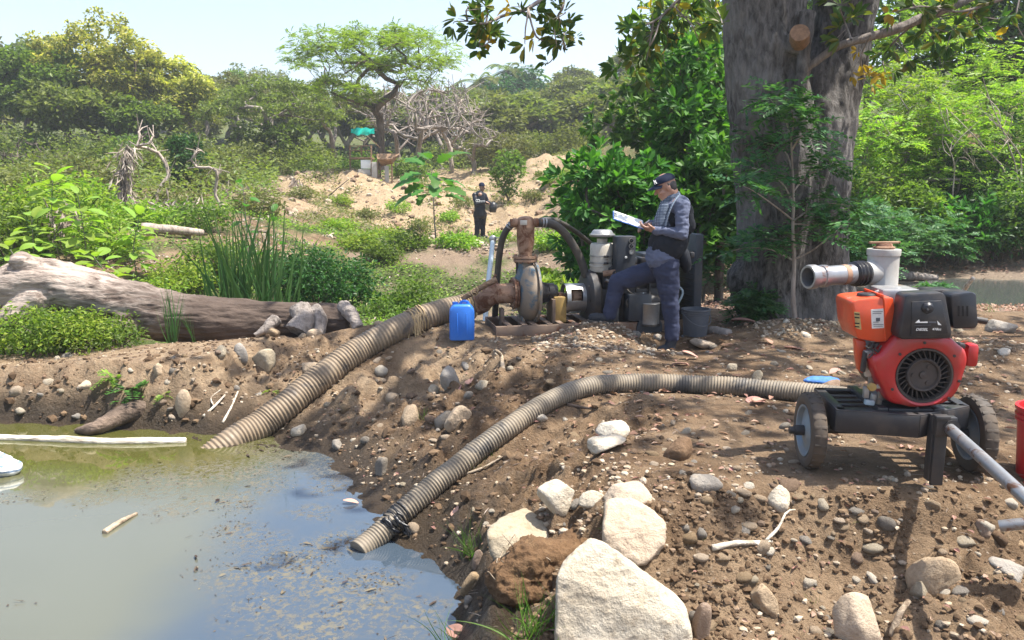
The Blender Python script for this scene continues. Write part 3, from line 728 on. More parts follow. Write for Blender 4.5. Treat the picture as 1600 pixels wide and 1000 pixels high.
# ------------------------------------------------------------------ the great tree by the engines
rng = np.random.default_rng(11)
def remesh(caps, voxel, smooth=4, factor=0.5):
    """caps: ('c', p0, p1, r0, r1[, (sx, sy, sz)]) tapered capsules and ('e', centre, (rx, ry, rz)[, rot]) ellipsoids, fused to one skin. Returns V, F(list)"""
    g = G()
    for c in caps:
        if c[0] == 'c':
            p0, p1 = np.array(c[1], float), np.array(c[2], float); r0, r1 = c[3], c[4]
            d = p1 - p0; L = np.linalg.norm(d) + 1e-9; u = d / L; P = []; Rr = []
            for a in np.linspace(-90, 0, 5): P.append(p0 + u * r0 * sin(R(a))); Rr.append(max(r0 * cos(R(a)), 1e-4))
            for a in np.linspace(0, 90, 5): P.append(p1 + u * r1 * sin(R(a))); Rr.append(max(r1 * cos(R(a)), 1e-4))
            g.tube(P, np.array(Rr), 16, True)
        elif c[0] == 't': g.tube(c[1], np.array(c[2]), 18, True)
        else: g.sphere(c[1], 1.0, 3, c[2], c[3] if len(c) > 3 else None)
    me = mesh_np("tmp", g.verts(), g.F); o = bpy.data.objects.new("tmp", me); COL.objects.link(o)
    m = o.modifiers.new("r", 'REMESH'); m.mode = 'VOXEL'; m.voxel_size = voxel
    if smooth: s = o.modifiers.new("s", 'SMOOTH'); s.iterations = smooth; s.factor = factor
    dg = bpy.context.evaluated_depsgraph_get(); dg.update(); e = o.evaluated_get(dg).to_mesh()
    V = np.empty(len(e.vertices) * 3); e.vertices.foreach_get("co", V); V = V.reshape(-1, 3)
    nn = np.empty(len(e.vertices) * 3); e.vertices.foreach_get("normal", nn); nn = nn.reshape(-1, 3)
    k = np.empty(len(e.polygons), np.int32); e.polygons.foreach_get("loop_total", k)
    li = np.empty(len(e.loops), np.int32); e.loops.foreach_get("vertex_index", li)
    if (k == 4).all(): F = li.reshape(-1, 4).copy()
    else:
        st = np.concatenate([[0], np.cumsum(k)]); F = [tuple(li[st[i]:st[i + 1]].tolist()) for i in range(len(k))]
    o.evaluated_get(dg).to_mesh_clear(); bpy.data.objects.remove(o); bpy.data.meshes.remove(me)
    return V, nn, F

TB = at(1243, 500, 9.2); TB[2] = h1(TB[0], TB[1])
def tp(px, py, dy=0.0): return at(px, py, 9.2 + dy)
big = thing("big_tree", "massive grey-barked tree with forked trunk standing behind the red engine cart", "tree", TB)
mm = 9.2 / FPX
caps = [('t', [tp(1205, 525), tp(1207, 470), tp(1209, 400), tp(1212, 320), tp(1208, 240), tp(1202, 160), tp(1198, 80), tp(1194, 0), tp(1190, -90), tp(1182, -200)],
         np.array([54, 51, 52, 57, 62, 62, 61, 60, 56, 50]) * mm),
        ('t', [tp(1278, 525, .1), tp(1277, 470, .1), tp(1275, 400, .1), tp(1276, 320, .1), tp(1281, 240, .2), tp(1291, 160, .3), tp(1305, 90, .35), tp(1319, 20, .35), tp(1332, -70, .1), tp(1356, -190, .2)],
         np.array([62, 57, 50, 48, 49, 48, 46, 46, 44, 38]) * mm),
        ('t', [tp(1246, 520, .15), tp(1243, 420, .15), tp(1246, 330, .15), tp(1247, 270, .25), tp(1247, 220, .32)], np.array([54, 52, 50, 44, 34]) * mm)]
for a, (rx, ry) in enumerate([(1168, 528), (1190, 540), (1222, 545), (1300, 540), (1340, 526)]):   # buttress roots
    q = tp(rx, ry - 18, -0.25 if 1 <= a <= 3 else 0.1); q[2] = h1(q[0], q[1]) - 0.05; o_ = tp(1180 + (rx - 1180) * 0.55, 440)
    caps.append(('c', o_, q, 0.26, 0.10))
caps += [('c', tp(1250, 105, -.28), tp(1244, 62, -.52), 0.13, 0.10), ('c', tp(1225, 140, -.28), tp(1212, 80, -.32), 0.14, 0.05), ('c', tp(1252, 120, -.25), tp(1250, 135, -.42), .09, .06)]
V, nn, F = remesh(caps, 0.025, 5)
q = V; L = fbm(q[:, 0] * 7, q[:, 1] * 7, q[:, 2] * 1.0, 4, 71, 0.6, ridge=True); L2 = fbm(q[:, 0] * 22, q[:, 1] * 22, q[:, 2] * 5, 3, 72, 0.6); L3 = fbm(q[:, 0] * 2, q[:, 1] * 2, q[:, 2] * 1.4, 3, 73)
V = V + nn * (0.034 * L + 0.022 * L2 + 0.05 * L3)[:, None]
mesh_obj("trunk", V, F, M['bark_hero'], big)
# the sawn stub and the dead spur under it
g = G(); a0 = tp(1249, 66, -.5); d0 = (tp(1252, 55, -.75) - tp(1250, 90, -.35)); d0 /= np.linalg.norm(d0); g.tube([a0 + d0 * q for q in (.02, .15, .19)], [.105, .100, .092], 18, True, 5, .16); g.build("sawn_stub", M['cutwood'], big)
g = G(); g.tube(spline([tp(1262, 20, -.42), tp(1257, 70, -.50), tp(1253, 110, -.50), tp(1249, 134, -.48)], n=12), np.linspace(.085, .05, 12), 10, True, 3, 0.25); g.build("dead_spur", M['bark_hero'], big)
# limbs
g = G(); g.tube(spline([tp(1240, 122, -.35), tp(1275, 96, -.45), tp(1310, 72, -.5), tp(1350, 60, -.55), tp(1400, 46, -.6), tp(1450, 24, -.6), tp(1505, 0, -.5), tp(1570, -40, -.3)], n=40), np.linspace(.035, .062, 40), 10, True, 5, 0.2)
g.build("limb", M['bark_grey'], big)
CC = np.array([4.7, 7.6, 7.3])
cen = crown_pts(150, CC, (4.6, 3.7, 1.9), rng, 0.15, -0.8)
cen = np.vstack([cen, crown_pts(20, (1.6, 8.6, 6.6), (1.8, 1.6, 0.9), rng, 0.15, -0.8)])
nodes, par, ends = skeleton(cen, tp(1320, -120, .1), tp(1345, -230, .2) + np.array([0, 0.3, 0.3]), rng)
g = G(); wood(g, nodes, par, 0.014, 0.30, 8, flare=0); g.build("limb", M['bark_grey'], big, sharp=None)
k = 4; cc_ = np.repeat(cen, k, 0) + rng.normal(0, 0.33, (len(cen) * k, 3)) * [1, 1, .6]
V, F = whorl_cloud(cc_, rand_dirs(len(cc_), rng, -0.2, 1), 9, 0.19, 0.42, rng); mesh_obj("crown", V, F, M['leaf_crown'], big, smooth=False)

def spray(pathpx, Y, tw, leafn, rng, gold=0.12, L=0.13, w0=0.022, rep=3):
    """a hanging bough: pathpx main twig in photo pixels at depth Y, tw list of side twigs"""
    for pi_, path in enumerate([pathpx] + tw):
        g = G(); tips = []; dirs = []
        P = spline([at(a, b, Y + rng.normal(0, .12)) for a, b in path], step=0.05); r0 = w0 if pi_ == 0 else w0 * 0.42
        if pi_ == 0: P0 = P
        else: P[:] += (P0[np.linalg.norm(P0 - P[0], axis=1).argmin()] - P[0]) * np.linspace(1, 0, len(P))[:, None]
        g.tube(P, np.linspace(r0, 0.004, len(P)), 6, False, pi_, 0.15)
        for u in np.linspace(0.15 if pi_ else 0.30, 1, max(2, int(len(P) * 0.05 * leafn))):
            i = min(len(P) - 1, int(u * (len(P) - 1))); off = rng.normal(0, 0.055, 3) * (1 if u < 0.97 else 0.2); tips.append(P[i] + off); dirs.append(off + np.array([0, 0, 0.02]) + rng.normal(0, .03, 3) + (P[i] - P[max(0, i - 2)]) * 0.6)
            g.tube([P[i], P[i] + off * 0.5 + [0, 0, .004], P[i] + off], [0.004, 0.003, 0.002], 4, False)
        br = g.build("branch", M['bark_grey'], big, sharp=None); tips = np.array(tips); dirs = np.array(dirs); sel = rng.uniform(size=len(tips)) < gold
        if (~sel).any(): V, F = whorl_cloud(tips[~sel], dirs[~sel], 8, L, 0.42, rng, droop=0.15); mesh_obj("leaves", V - np.array(big.location), F, M['leaf_crown'], br, smooth=False, local=True)
        if sel.any(): V, F = whorl_cloud(tips[sel], dirs[sel], 4, L * 0.85, 0.5, rng, droop=0.2); mesh_obj("yellow_leaves", V - np.array(big.location), F, M['leaf_gold'], br, smooth=False, local=True)
spray([(905, -30), (850, -2), (820, 15), (785, 25), (757, 37), (732, 33), (710, 34)], 6.6, [[(800, 20), (780, 45), (778, 58), (760, 70), (748, 60)], [(835, 8), (838, 35), (846, 58), (868, 66)], [(842, 30), (832, 48), (820, 68)], [(745, 36), (735, 20), (738, 4)], [(790, 25), (770, 8), (752, 2)]], 8.5, rng, 0.10, 0.115)
spray([(882, -20), (880, 10), (872, 26), (882, 44), (880, 62), (884, 76)], 6.7, [[(866, 28), (860, 52), (866, 78), (862, 94), (855, 100)], [(878, 40), (892, 52), (896, 62)], [(880, 30), (884, 20)]], 7.0, rng, 0.05, 0.10, 0.012)
spray([(1110, -40), (1060, 0), (1030, 28), (1000, 42), (975, 44)], 7.6, [[(1050, 8), (1028, 40), (1004, 62), (982, 46)], [(1075, -10), (1050, 40), (1045, 70), (1030, 90)], [(1020, 30), (990, 84), (968, 94), (965, 104)], [(1060, 10), (1085, 40), (1090, 60)], [(1040, 60), (1025, 80), (1012, 90), (985, 92)], [(1090, -10), (1120, 20), (1130, 40)], [(1030, 90), (1016, 108), (1004, 120)]], 10.0, rng, 0.12, 0.13)
spray([(1330, 62), (1322, 40), (1312, 14), (1300, -10)], 8.5, [[(1322, 50), (1305, 62)], [(1318, 30), (1340, 20)]], 9.0, rng, 0.15, 0.15, 0.012)
spray([(1360, 55), (1345, 90), (1350, 120), (1362, 135)], 8.7, [[(1350, 90), (1338, 105), (1330, 118)], [(1355, 110), (1372, 118)]], 6.0, rng, 0.8, 0.12, 0.010)
spray([(1430, 35), (1400, 62), (1380, 90), (1385, 120)], 8.9, [[(1400, 60), (1420, 90)], [(1430, 36), (1460, 66), (1470, 100)], [(1440, 30), (1500, 50), (1540, 40)], [(1470, 15), (1520, 10), (1560, 30)]], 6.0, rng, 0.25, 0.13, 0.014)
spray([(1640, -30), (1560, 0), (1500, 18), (1440, 10), (1390, 20)], 8.4, [[(1560, 0), (1540, 30), (1550, 60)], [(1520, 12), (1490, 45), (1480, 70)], [(1470, 12), (1450, 40)], [(1600, -15), (1590, 30), (1600, 60)], [(1420, 12), (1410, -10)]], 7.0, rng, 0.10, 0.14)

# ------------------------------------------------------------------ trees behind
def pinnate(P, D, U, n_pairs, rach, lf, ratio, rng, droop=0.25):
    """compound leaves: P base, D direction, rachis length array"""
    P = np.asarray(P, float); D = D / np.linalg.norm(D, axis=1)[:, None]; S = np.cross(D, U); S /= np.linalg.norm(S, axis=1)[:, None] + 1e-9
    C = []; DD = []; UU = []; LL = []
    for j in range(n_pairs):
        u = (j + 1) / n_pairs; c = P + D * (rach * u)[:, None] - np.array([0, 0, 1.0]) * (rach * droop * u * u)[:, None]
        for sg in (-1, 1):
            C.append(c); DD.append(S * sg + D * 0.55 + rng.normal(0, .12, D.shape) - np.array([0, 0, .18])); UU.append(U + rng.normal(0, .2, U.shape)); LL.append(np.full(len(P), lf) * (0.75 + 0.5 * sin(pi * (0.15 + 0.75 * u))))
    return leaf_geo(np.vstack(C), np.vstack(DD), np.vstack(UU), np.concatenate(LL), np.concatenate(LL) * ratio, 0.08)
def feather_cloud(cen, rad, m, n_pairs, rach, lf, ratio, rng, flat=0.7):
    k = len(cen); i = np.repeat(np.arange(k), m); n = len(i); d = rand_dirs(n, rng, -0.4, 1); P = cen[i] + d * (rng.uniform(0, 1, n) ** .6 * np.broadcast_to(rad, (k,))[i])[:, None] * [1, 1, flat]
    D = d + rand_dirs(n, rng) * 0.7; D[:, 2] *= 0.5; U = np.stack([rng.normal(0, .3, n), rng.normal(0, .3, n), np.ones(n)], 1)
    return pinnate(P, D, U, n_pairs, rach * rng.uniform(.7, 1.2, n), lf, ratio, rng)

def P_(px, py, Y):
    q = at(px, py, Y); z = h1(q[0], q[1]); return np.array([q[0], q[1], z])
def lab(*a): return a
rng = np.random.default_rng(21)
# left: blossoming trees with yellow tops
for px, Y, hh, wd, lb in [(160, 46, 7.9, 4.0, "broad tree with golden-green blossoming crown, tallest of the group at far left"),
                          (55, 44, 6.9, 3.4, "dense green tree at the picture's edge beside the golden-green tall tree"),
                          (262, 48, 6.2, 3.1, "lower golden-green tree sloping down from the tallest golden crown towards the ridge")]:
    b = xy_px(px, Y); tree_at("broadleaf_tree", lb, "tree", b, M['leaf_yellow'] if px != 55 else M['leaf_tree'], M['bark'], rng, hh, (0.2, 0, hh * .64), (wd, wd * .8, hh * .40), 165, 62, 0.25, 0.55, 0.24, 0.22, 0.15, 0.55, shell=0.45, lobes=7, zmin=-0.75, flower=(M['blossom'], 34) if px != 55 else None, rmin=0.02, group="golden crowned trees on the left")
    for sg in (-1, 1):      # more stems from the same foot
        pass
b = xy_px(120, 42); tree_at("broadleaf_tree", "darker multi-stemmed tree in front of the golden crowns", "tree", b, M['leaf_far'], M['bark'], rng, 4.6, (0, 0, 3.0), (2.6, 1.8, 1.6), 60, 60, 0.32, 0.55, 0.16, 0.18, 0.2, 0.7, shell=0.3, lobes=5, zmin=-0.8, rmin=0.02)
b = xy_px(215, 43); tree_at("broadleaf_tree", "mid-green tree with bare lower stems right of the dark multi-stemmed one", "tree", b, M['leaf_tree'], M['bark'], rng, 4.4, (0, 0, 3.0), (2.2, 1.8, 1.4), 50, 60, 0.32, 0.55, 0.16, 0.2, 0.2, 0.7, shell=0.3, lobes=5, zmin=-0.8, rmin=0.02)
# flat-topped thorn trees
ths = [(432, 46, 5.6, 4.0, "wide flat-topped thorn tree in the middle of the valley, dark under its crown"),
       (322, 52, 5.6, 3.6, "flat-topped thorn tree between the golden trees and the widest thorn tree"),
       (525, 52, 5.9, 3.6, "flat-topped thorn tree whose crown meets the lone tall umbrella tree"),
       (380, 60, 6.4, 4.2, "pale flat-topped thorn tree behind the widest one")]
for px, Y, hh, wd, lb in ths:
    b = xy_px(px, Y); tree_at("thorn_tree", lb, "tree", b, M['leaf_dull'] if Y > 51 else M['leaf_far'], M['bark_grey'], rng, hh, (0, 0, hh * .60), (wd, wd * .7, hh * .40), 150, 56, 0.20, 0.5, 0.16, 0.14, 0.12, 0.38, umbrella=True, shell=0.5, zmin=-0.1, rmin=0.018, group="flat topped thorn trees")
b = xy_px(430, 44.5); tree_at("broadleaf_tree", "small dark tree tucked under the widest thorn tree's crown", "tree", b, M['leaf_tree'], M['bark'], rng, 3.2, (0, 0, 1.8), (2.4, 1.4, 1.4), 50, 60, 0.26, 0.5, 0.1, 0.12, 0.2, 0.7, shell=0.3, lobes=5, zmin=-0.8, rmin=0.02)
# the lone umbrella tree
b = xy_px(597, 36.0); b[2] = at(597, 262, 36)[2]
cen = []
for (cx, cy, rx, ry, n) in [(520, 62, 62, 16, 20), (590, 55, 70, 18, 22), (655, 72, 54, 20, 18), (498, 92, 48, 14, 12), (560, 98, 60, 16, 15), (640, 106, 58, 16, 14), (520, 130, 52, 12, 11), (600, 85, 70, 20, 12), (660, 125, 34, 10, 6), (480, 78, 26, 8, 5), (690, 92, 24, 8, 5), (556, 150, 30, 8, 5), (575, 135, 8, 5, 1), (622, 138, 8, 5, 1), (600, 118, 8, 5, 1), (545, 118, 10, 5, 1), (650, 108, 8, 5, 1)]:
    for _ in range(n):
        a = rng.uniform(0, 2 * pi); r = sqrt(rng.uniform()); cen.append(at(cx + rx * r * cos(a), cy + ry * r * sin(a), 36 + rng.normal(0, 1.7)))
cen = np.array(cen)
rt = thing("umbrella_tree", "tall airy umbrella-crowned tree standing alone behind the wooden sluice", "tree", b - [0, 0, .05])
nodes, par, ends = skeleton(cen, b - [0, 0, .1], at(594, 186, 36), rng, wob=0.05, base_n=6, lift=0.1)
g = G(); wood(g, nodes, par, 0.012, 0.165, 8, expo=0.66, rmin=0.012); g.build("trunk", M['bark'], rt, sharp=None)
V, F = feather_cloud(cen, 0.52, 24, 6, 0.30, 0.105, 0.40, rng, 0.40); mesh_obj("crown", V, F, M['leaf_rain'], rt, smooth=False)

def bare_tree(name, label, base, h, spread, rng, mat, n=26, r=0.09, group=None, lean=0.0):
    t = thing(name, label, "tree", base - np.array([0, 0, .05]), group=group); pts = crown_pts(n, base + np.array([lean, 0, h * .68]), (spread, spread * .7, h * .36), rng, 0.5, -0.7)
    nodes, par, ends = skeleton(pts, base - np.array([0, 0, .1]), base + np.array([lean * .4, 0, h * .28]), rng, wob=0.25, lift=0.1)
    tw = []; np_ = []; base_i = len(nodes)
    for e in ends:
        for _ in range(4):
            tw.append(nodes[e] + rng.normal(0, .24, 3) * h / 3 * np.array([1, 1, 1.1]) + [0, 0, .12]); np_.append(e)
    nodes = np.vstack([nodes, tw]); par = np.concatenate([par, np_])
    g = G(); wood(g, nodes, par, 0.012 * h / 4 + 0.004, r, 6, expo=0.55); g.build("trunk", mat, t, sharp=None); return t
for px, Y, hh, sp, mt, lb in [(655, 43, 4.9, 2.4, 'bark_grey', "bare grey tree with spreading crooked boughs behind the sapling"), (705, 47, 4.2, 2.3, 'bark_pale', "leafless grey tree between the sapling and the palms"),
                              (622, 46, 4.4, 1.6, 'bark_grey', "leafless thin tree close behind the umbrella tree's trunk"), (740, 44, 2.8, 1.9, 'bark_grey', "low bare thicket tree left of the rounded dull bush"), (690, 52, 5.2, 2.2, 'bark_grey', "tall bare tree farthest back among the leafless ones")]:
    bare_tree("bare_tree", lb, xy_px(px, Y), hh, sp, rng, M[mt], 44, 0.13, group="leafless trees")
bare_tree("bare_tree", "slim white dead tree with forked top rising from the brush", xy_px(244, 22), 2.3, 0.55, rng, M['bark_pale'], 7, 0.05)
bare_tree("bare_tree", "slanting white dead sapling right of the forked white one", xy_px(345, 24), 2.1, 0.45, rng, M['bark_pale'], 6, 0.045, lean=-0.35)
bare_tree("bare_tree", "low dark leafless shrub under the golden trees", xy_px(60, 36), 2.0, 1.4, rng, M['bark'], 26, 0.06)

# palms on the ridge
def palm(name, label, base, h, fr, n, rng, r=0.16, group="palms on the ridge"):
    t = thing(name, label, "palm", base - np.array([0, 0, .1]), group=group); g = G(); top = base + np.array([rng.normal(0, .3), 0, h])
    g.tube(spline([base - [0, 0, .2], base + (top - base) * .5 + [rng.normal(0, .2), 0, 0], top], n=12), np.linspace(r * 1.3, r, 12), 8, True, 3, .1); g.build("trunk", M['bark_grey'], t, sharp=None)
    for k in range(n):
        a = k * 2.4 + rng.normal(0, .2); el = rng.uniform(-0.35, 1.15); L = fr * rng.uniform(.8, 1.1); d = np.array([cos(a) * cos(el), sin(a) * cos(el), sin(el)])
        P = np.array([top + d * L * u - np.array([0, 0, 1]) * L * .55 * u * u for u in np.linspace(0, 1, 12)]); gg = G(); gg.tube(P, np.linspace(.04, .012, 12), 4, False)
        C = []; D = []; U = []
        for i in range(1, 12):
            tt = P[i] - P[i - 1]; tt /= np.linalg.norm(tt); s = np.cross(tt, [0, 0, 1.0]); s /= np.linalg.norm(s) + 1e-6
            for sg in (-1, 1):
                for q in (0, .5): C.append(P[i] - (P[i] - P[i - 1]) * q); D.append(s * sg + tt * .6 - np.array([0, 0, .35])); U.append(np.array([0, 0, 1.0]))
        V, F = leaf_geo(np.array(C), np.array(D), np.array(U), L * .30, L * .045, 0.05); gg.add(V, F.tolist()); gg.build("frond", M['leaf_far'] if k % 3 else M['leaf_tree'], t, smooth=False, sharp=None)
    return t
for px, Y, topy, lb in [(746, 84, 128, "feather palm standing clear on the ridge, leftmost of the palms"), (789, 88, 110, "tallest palm rising from the dark trees on the ridge"), (826, 90, 122, "shorter palm at the right end of the ridge clump"), (772, 86, 138, "palm half sunk in the dark trees beneath the tallest palm")]:
    b = xy_px(px, Y); palm("palm_tree", lb, b, at(px, topy, Y)[2] - b[2], 3.0, 15, rng)
for px, Y, hh, wd, lb in [(775, 82, 5.2, 2.8, "dark rounded tree at the foot of the ridge palms"), (822, 86, 6.0, 3.0, "dark green tree right of the palms on the ridge"), (800, 74, 4.0, 2.8, "broad dark tree below the ridge palms")]:
    tree_at("broadleaf_tree", lb, "tree", xy_px(px, Y), M['leaf_dark'], M['bark'], rng, hh, (0, 0, hh * .55), (wd, wd * .8, hh * .45), 55, 42, 0.45, 0.6, 0.2, 0.15, 0.22, 0.8, shell=0.4, lobes=5, zmin=-0.8, rmin=0.03, group="dark trees under the palms")
# skyline trees
for px, Y, topy, wd, mt, lb in [(302, 150, 108, 3.4, 'leaf_far', "pale fan-topped tree at the left end of the skyline row"), (322, 150, 112, 2.6, 'leaf_far', "slender pale tree, middle of the skyline row"), (342, 150, 112, 2.4, 'leaf_far', "small pale tree closing the skyline row"), (415, 140, 96, 6.0, 'leaf_far', "big hazy rounded tree on the skyline"), (376, 80, 112, 1.9, 'leaf_tree', "bright green tree below the hazy skyline tree"), (440, 130, 128, 5.0, 'leaf_far', "low hazy tree right of the big rounded skyline tree"), (52, 85, 60, 3.0, 'leaf_far', "tall pale tree behind the golden crowns, leftmost on the skyline"), (88, 88, 58, 2.8, 'leaf_far', "second tall pale tree behind the golden crowns"), (18, 70, 72, 3.4, 'leaf_dull', "pale tree at the picture's left edge above the green tree"), (1010, 80, 118, 3, 'leaf_far', "pale tree on the skyline beside the large-leaved tree")]:
    b = xy_px(px, Y); hh = max(3.0, at(px, topy, Y)[2] - b[2]); tree_at("skyline_tree", lb, "tree", b, M[mt], M['bark_grey'], rng, hh, (0, 0, hh * .68), (wd, wd * .8, hh * .33), 40, 44, 0.55, 0.55, 0.22, 0.3, 0.22, 0.7, shell=0.4, lobes=4, zmin=-0.7, rmin=0.03, group="trees on the skyline")
# wooded hillsides: one thorn tree and its copies
proto = tree_at("hillside_tree", "flat-crowned tree at the right end of the wooded hill beyond the sandy slope", "tree", xy_px(900, 70), M['leaf_far'], M['bark_grey'], rng, 5.0, (0, 0, 3.0), (3.0, 2.6, 2.0), 60, 54, 0.42, 0.5, 0.2, 0.16, 0.2, 0.5, umbrella=True, zmin=-0.1, rmin=0.03, group="trees on the far wooded slopes")
proto2 = tree_at("hillside_tree", "rounded dull tree on the hill just above the sandy slope's top", "tree", xy_px(830, 66), M['leaf_dull'], M['bark_grey'], rng, 4.6, (0, 0, 2.5), (2.6, 2.4, 2.0), 55, 50, 0.42, 0.5, 0.2, 0.16, 0.22, 0.7, lobes=5, zmin=-0.7, rmin=0.03, group="trees on the far wooded slopes")
spots = [(820, 64), (860, 60), (905, 58), (950, 62), (985, 70), (780, 72), (840, 78), (885, 75), (930, 80), (970, 88), (1005, 92), (860, 90), (905, 95), (945, 100), (820, 95), (1040, 80), (1080, 90), (750, 68), (720, 75), (690, 84), (650, 80), (610, 74), (570, 78), (530, 70), (490, 75), (450, 82), (410, 74), (360, 80), (310, 76), (270, 84), (700, 62), (640, 66), (560, 62), (480, 64), (300, 64), (250, 70),
         (20, 60), (-20, 58), (120, 66), (200, 74), (160, 90), (60, 95), (240, 98), (340, 100), (440, 104), (540, 100), (500, 118), (280, 112), (708, 66), (768, 70), (656, 70), (600, 66), (760, 55), (800, 58), (-60, 70), (1130, 85), (1180, 80), (1000, 60)]
ORD = "first second third fourth fifth sixth seventh eighth ninth tenth eleventh twelfth thirteenth fourteenth fifteenth sixteenth seventeenth eighteenth nineteenth twentieth".split() + ["twenty-" + q for q in "first second third fourth fifth sixth seventh eighth ninth".split()]
rows = [sorted(px for px, Y in spots if lo <= Y < hi) for lo, hi in ((0, 68), (68, 82), (82, 96), (96, 200))]
for i, (px, Y) in enumerate(spots):
    rw_ = 0 if Y < 68 else 1 if Y < 82 else 2 if Y < 96 else 3; kd = "flat-crowned pale" if i % 3 != 1 else "rounded dull"
    lb = f"{kd} tree on the wooded slopes, {ORD[rows[rw_].index(px)]} from the left in the {['nearest', 'second', 'third', 'farthest'][rw_]} row"
    src = proto if i % 3 != 1 else proto2; px2 = px + rng.uniform(-12, 12); b = xy_px(px2, Y); dup(src, label=lb, loc=b - [0, 0, .1], rotz=rng.uniform(0, 6), scale=(rng.uniform(.95, 1.35), rng.uniform(.95, 1.35), rng.uniform(.75, 1.1)))

# dull bushes, young trees on the mounds
bush("thicket_bush", "rounded dull olive bush at the head of the sandy gully", "bush", xy_px(772, 45), rng, 2.2, 1.9, 60, 60, 0.2, 0.5, M['leaf_dull'])
bush("thicket_bush", "dull spreading bush beside the olive one above the gully", "bush", xy_px(832, 47), rng, 2.0, 1.6, 50, 56, 0.2, 0.5, M['leaf_far'])
tree_at("young_tree", "small dark bushy tree on the sandy slope behind the standing guard", "tree", xy_px(795, 31), M['leaf_tree'], M['bark'], rng, 2.0, (0, 0, 1.15), (.62, .6, .8), 42, 40, 0.14, 0.55, 0.04, 0.1, 0.28, 0.8, zmin=-0.9)
tree_at("young_tree", "dark vine-wrapped conical shrub beside the white dead tree", "tree", xy_px(293, 30), M['leaf_dark'], M['bark'], rng, 2.0, (0, 0, 1.0), (.62, .6, .95), 46, 44, 0.16, 0.6, 0.05, 0.1, 0.26, 0.9, zmin=-1)
# ------------------------------------------------------------------ right-hand woods
rng = np.random.default_rng(31)
def wtree(px, Y, hh, wd, mt, lb, n=60, m=44, L=0.2, lobes=6, zc=.55, shell=.35, kind='rhomb', whorl=None, ratio=.5, r=.1, group=None, zmin=-0.85, bark='bark', cl=0.26):
    return tree_at("forest_tree", lb, "tree", xy_px(px, Y), M[mt], M[bark], rng, hh, (0, 0, hh * zc), (wd, wd * .75, hh * (1 - zc) * 1.0), n, m, L, ratio, r, .25, cl, .8, kind, False, shell, lobes, group, zmin=zmin, rmin=0.012, whorl=whorl)
gb = "tall trees at the back of the woods"
for px, Y, hh, wd, mt, lb in [(1075, 27, 7.5, 2.6, 'leaf_lime', "tall lime-green tree between the large-leaved tree and the great trunk, at the back"),
        (1130, 30, 9.0, 3.0, 'leaf_tree', "tall mid-green tree just left of the great trunk's top"),
        (1345, 27, 9.5, 3.2, 'leaf_lime', "tall lime-green tree just right of the great trunk's fork"),
        (1440, 29, 10.5, 3.4, 'leaf_tree', "tall green tree under the slanting limb"),
        (1530, 26, 10, 3.2, 'leaf_dark', "tall dark tree in the top corner of the woods"),
        (1620, 24, 10, 3.2, 'leaf_dark', "dark tall tree cut by the picture's edge"),
        (1490, 34, 11, 3.6, 'leaf_lime', "pale tree crown showing between the two tall dark trees"),
        (1240, 30, 9, 3.2, 'leaf_tree', "tree hidden for the most part behind the great trunk"),
        (1700, 26, 10, 3.5, 'leaf_tree', "tree beyond the edge of the picture beside the dark one")]:
    wtree(px, Y, hh, wd, mt, lb, 80, 52, .26, group=gb, zc=.52)
gm = "feathery small trees in the woods"
for px, Y, hh, wd, lb in [(1355, 18.5, 3.4, 1.25, "lime feathery small tree against the great trunk's right flank"), (1410, 19.5, 4.3, 1.4, "lime feathery small tree in the sunlit middle of the woods"),
        (1468, 18.5, 3.6, 1.3, "yellow-green feathery small tree above the tarnished muffler"), (1520, 20.5, 5.0, 1.5, "tall feathery small tree with pale slanting stems before it"),
        (1580, 19, 3.8, 1.4, "feathery small tree at the sunlit edge of the picture"), (1390, 22, 5.6, 1.6, "tall feathery lime tree at the rear of the sunlit woods"), (1460, 23, 6.0, 1.7, "tallest feathery lime tree below the slanting limb")]:
    b = xy_px(px, Y); t = thing("feathery_tree", lb, "tree", b - [0, 0, .05], group=gm)
    pts = crown_pts(46, b + [0, 0, hh * .56], (wd, wd * .8, hh * .46), rng, .3, -.9, lobes=5); nodes, par, _ = skeleton(pts, b - [0, 0, .1], b + [rng.normal(0, .2), 0, hh * .25], rng)
    g = G(); wood(g, nodes, par, .006, .055, 6, rmin=.006); g.build("trunk", M['bark_grey'], t, sharp=None)
    V, F = feather_cloud(pts, .36, 11, 7, .36, .085, .42, rng); mesh_obj("crown", V, F, M['leaf_lime'], t, smooth=False)
# pale slanting stems
for i, (a, b_, Y, lb) in enumerate([((1590, 285), (1548, 160), 17.5, "pale slanting bare stem, longest of the leaning ones in the woods"), ((1572, 280), (1510, 200), 17.8, "pale stem leaning left across the longer slanting one"), ((1490, 285), (1484, 235), 17.4, "short upright pale stem in the shaded woods"), ((1596, 260), (1560, 196), 17.6, "thin pale stem nearest the picture's edge"), ((1560, 320), (1480, 200), 18.2, "thin grey stem leaning steeply left in the woods")]):
    p0 = at(*a, Y); p1 = at(*b_, Y - .3); q = p0.copy(); q[2] = h1(q[0], q[1]) - .1; t = thing("leaning_sapling", lb, "sapling", q, group="pale bare stems in the woods")
    g = G(); g.tube(spline([q, p0, (p0 + p1) / 2 + [.05, 0, .03], p1, p1 + (p1 - p0) * .3 + [rng.normal(0, .1), 0, 0]], n=16), np.linspace(.028, .008, 16), 6, False); g.build("stem", M['bark_pale'], t, sharp=None)
    g = G()
    for k in range(4): s_ = p0 + (p1 - p0) * rng.uniform(.3, 1); g.tube(spline([s_, s_ + rng.normal(0, .15, 3) + [0, 0, .15], s_ + rng.normal(0, .25, 3) + [0, 0, .4]], n=6), np.linspace(.010, .003, 6), 4, False)
    g.build("twig", M['bark_pale'], t, sharp=None)
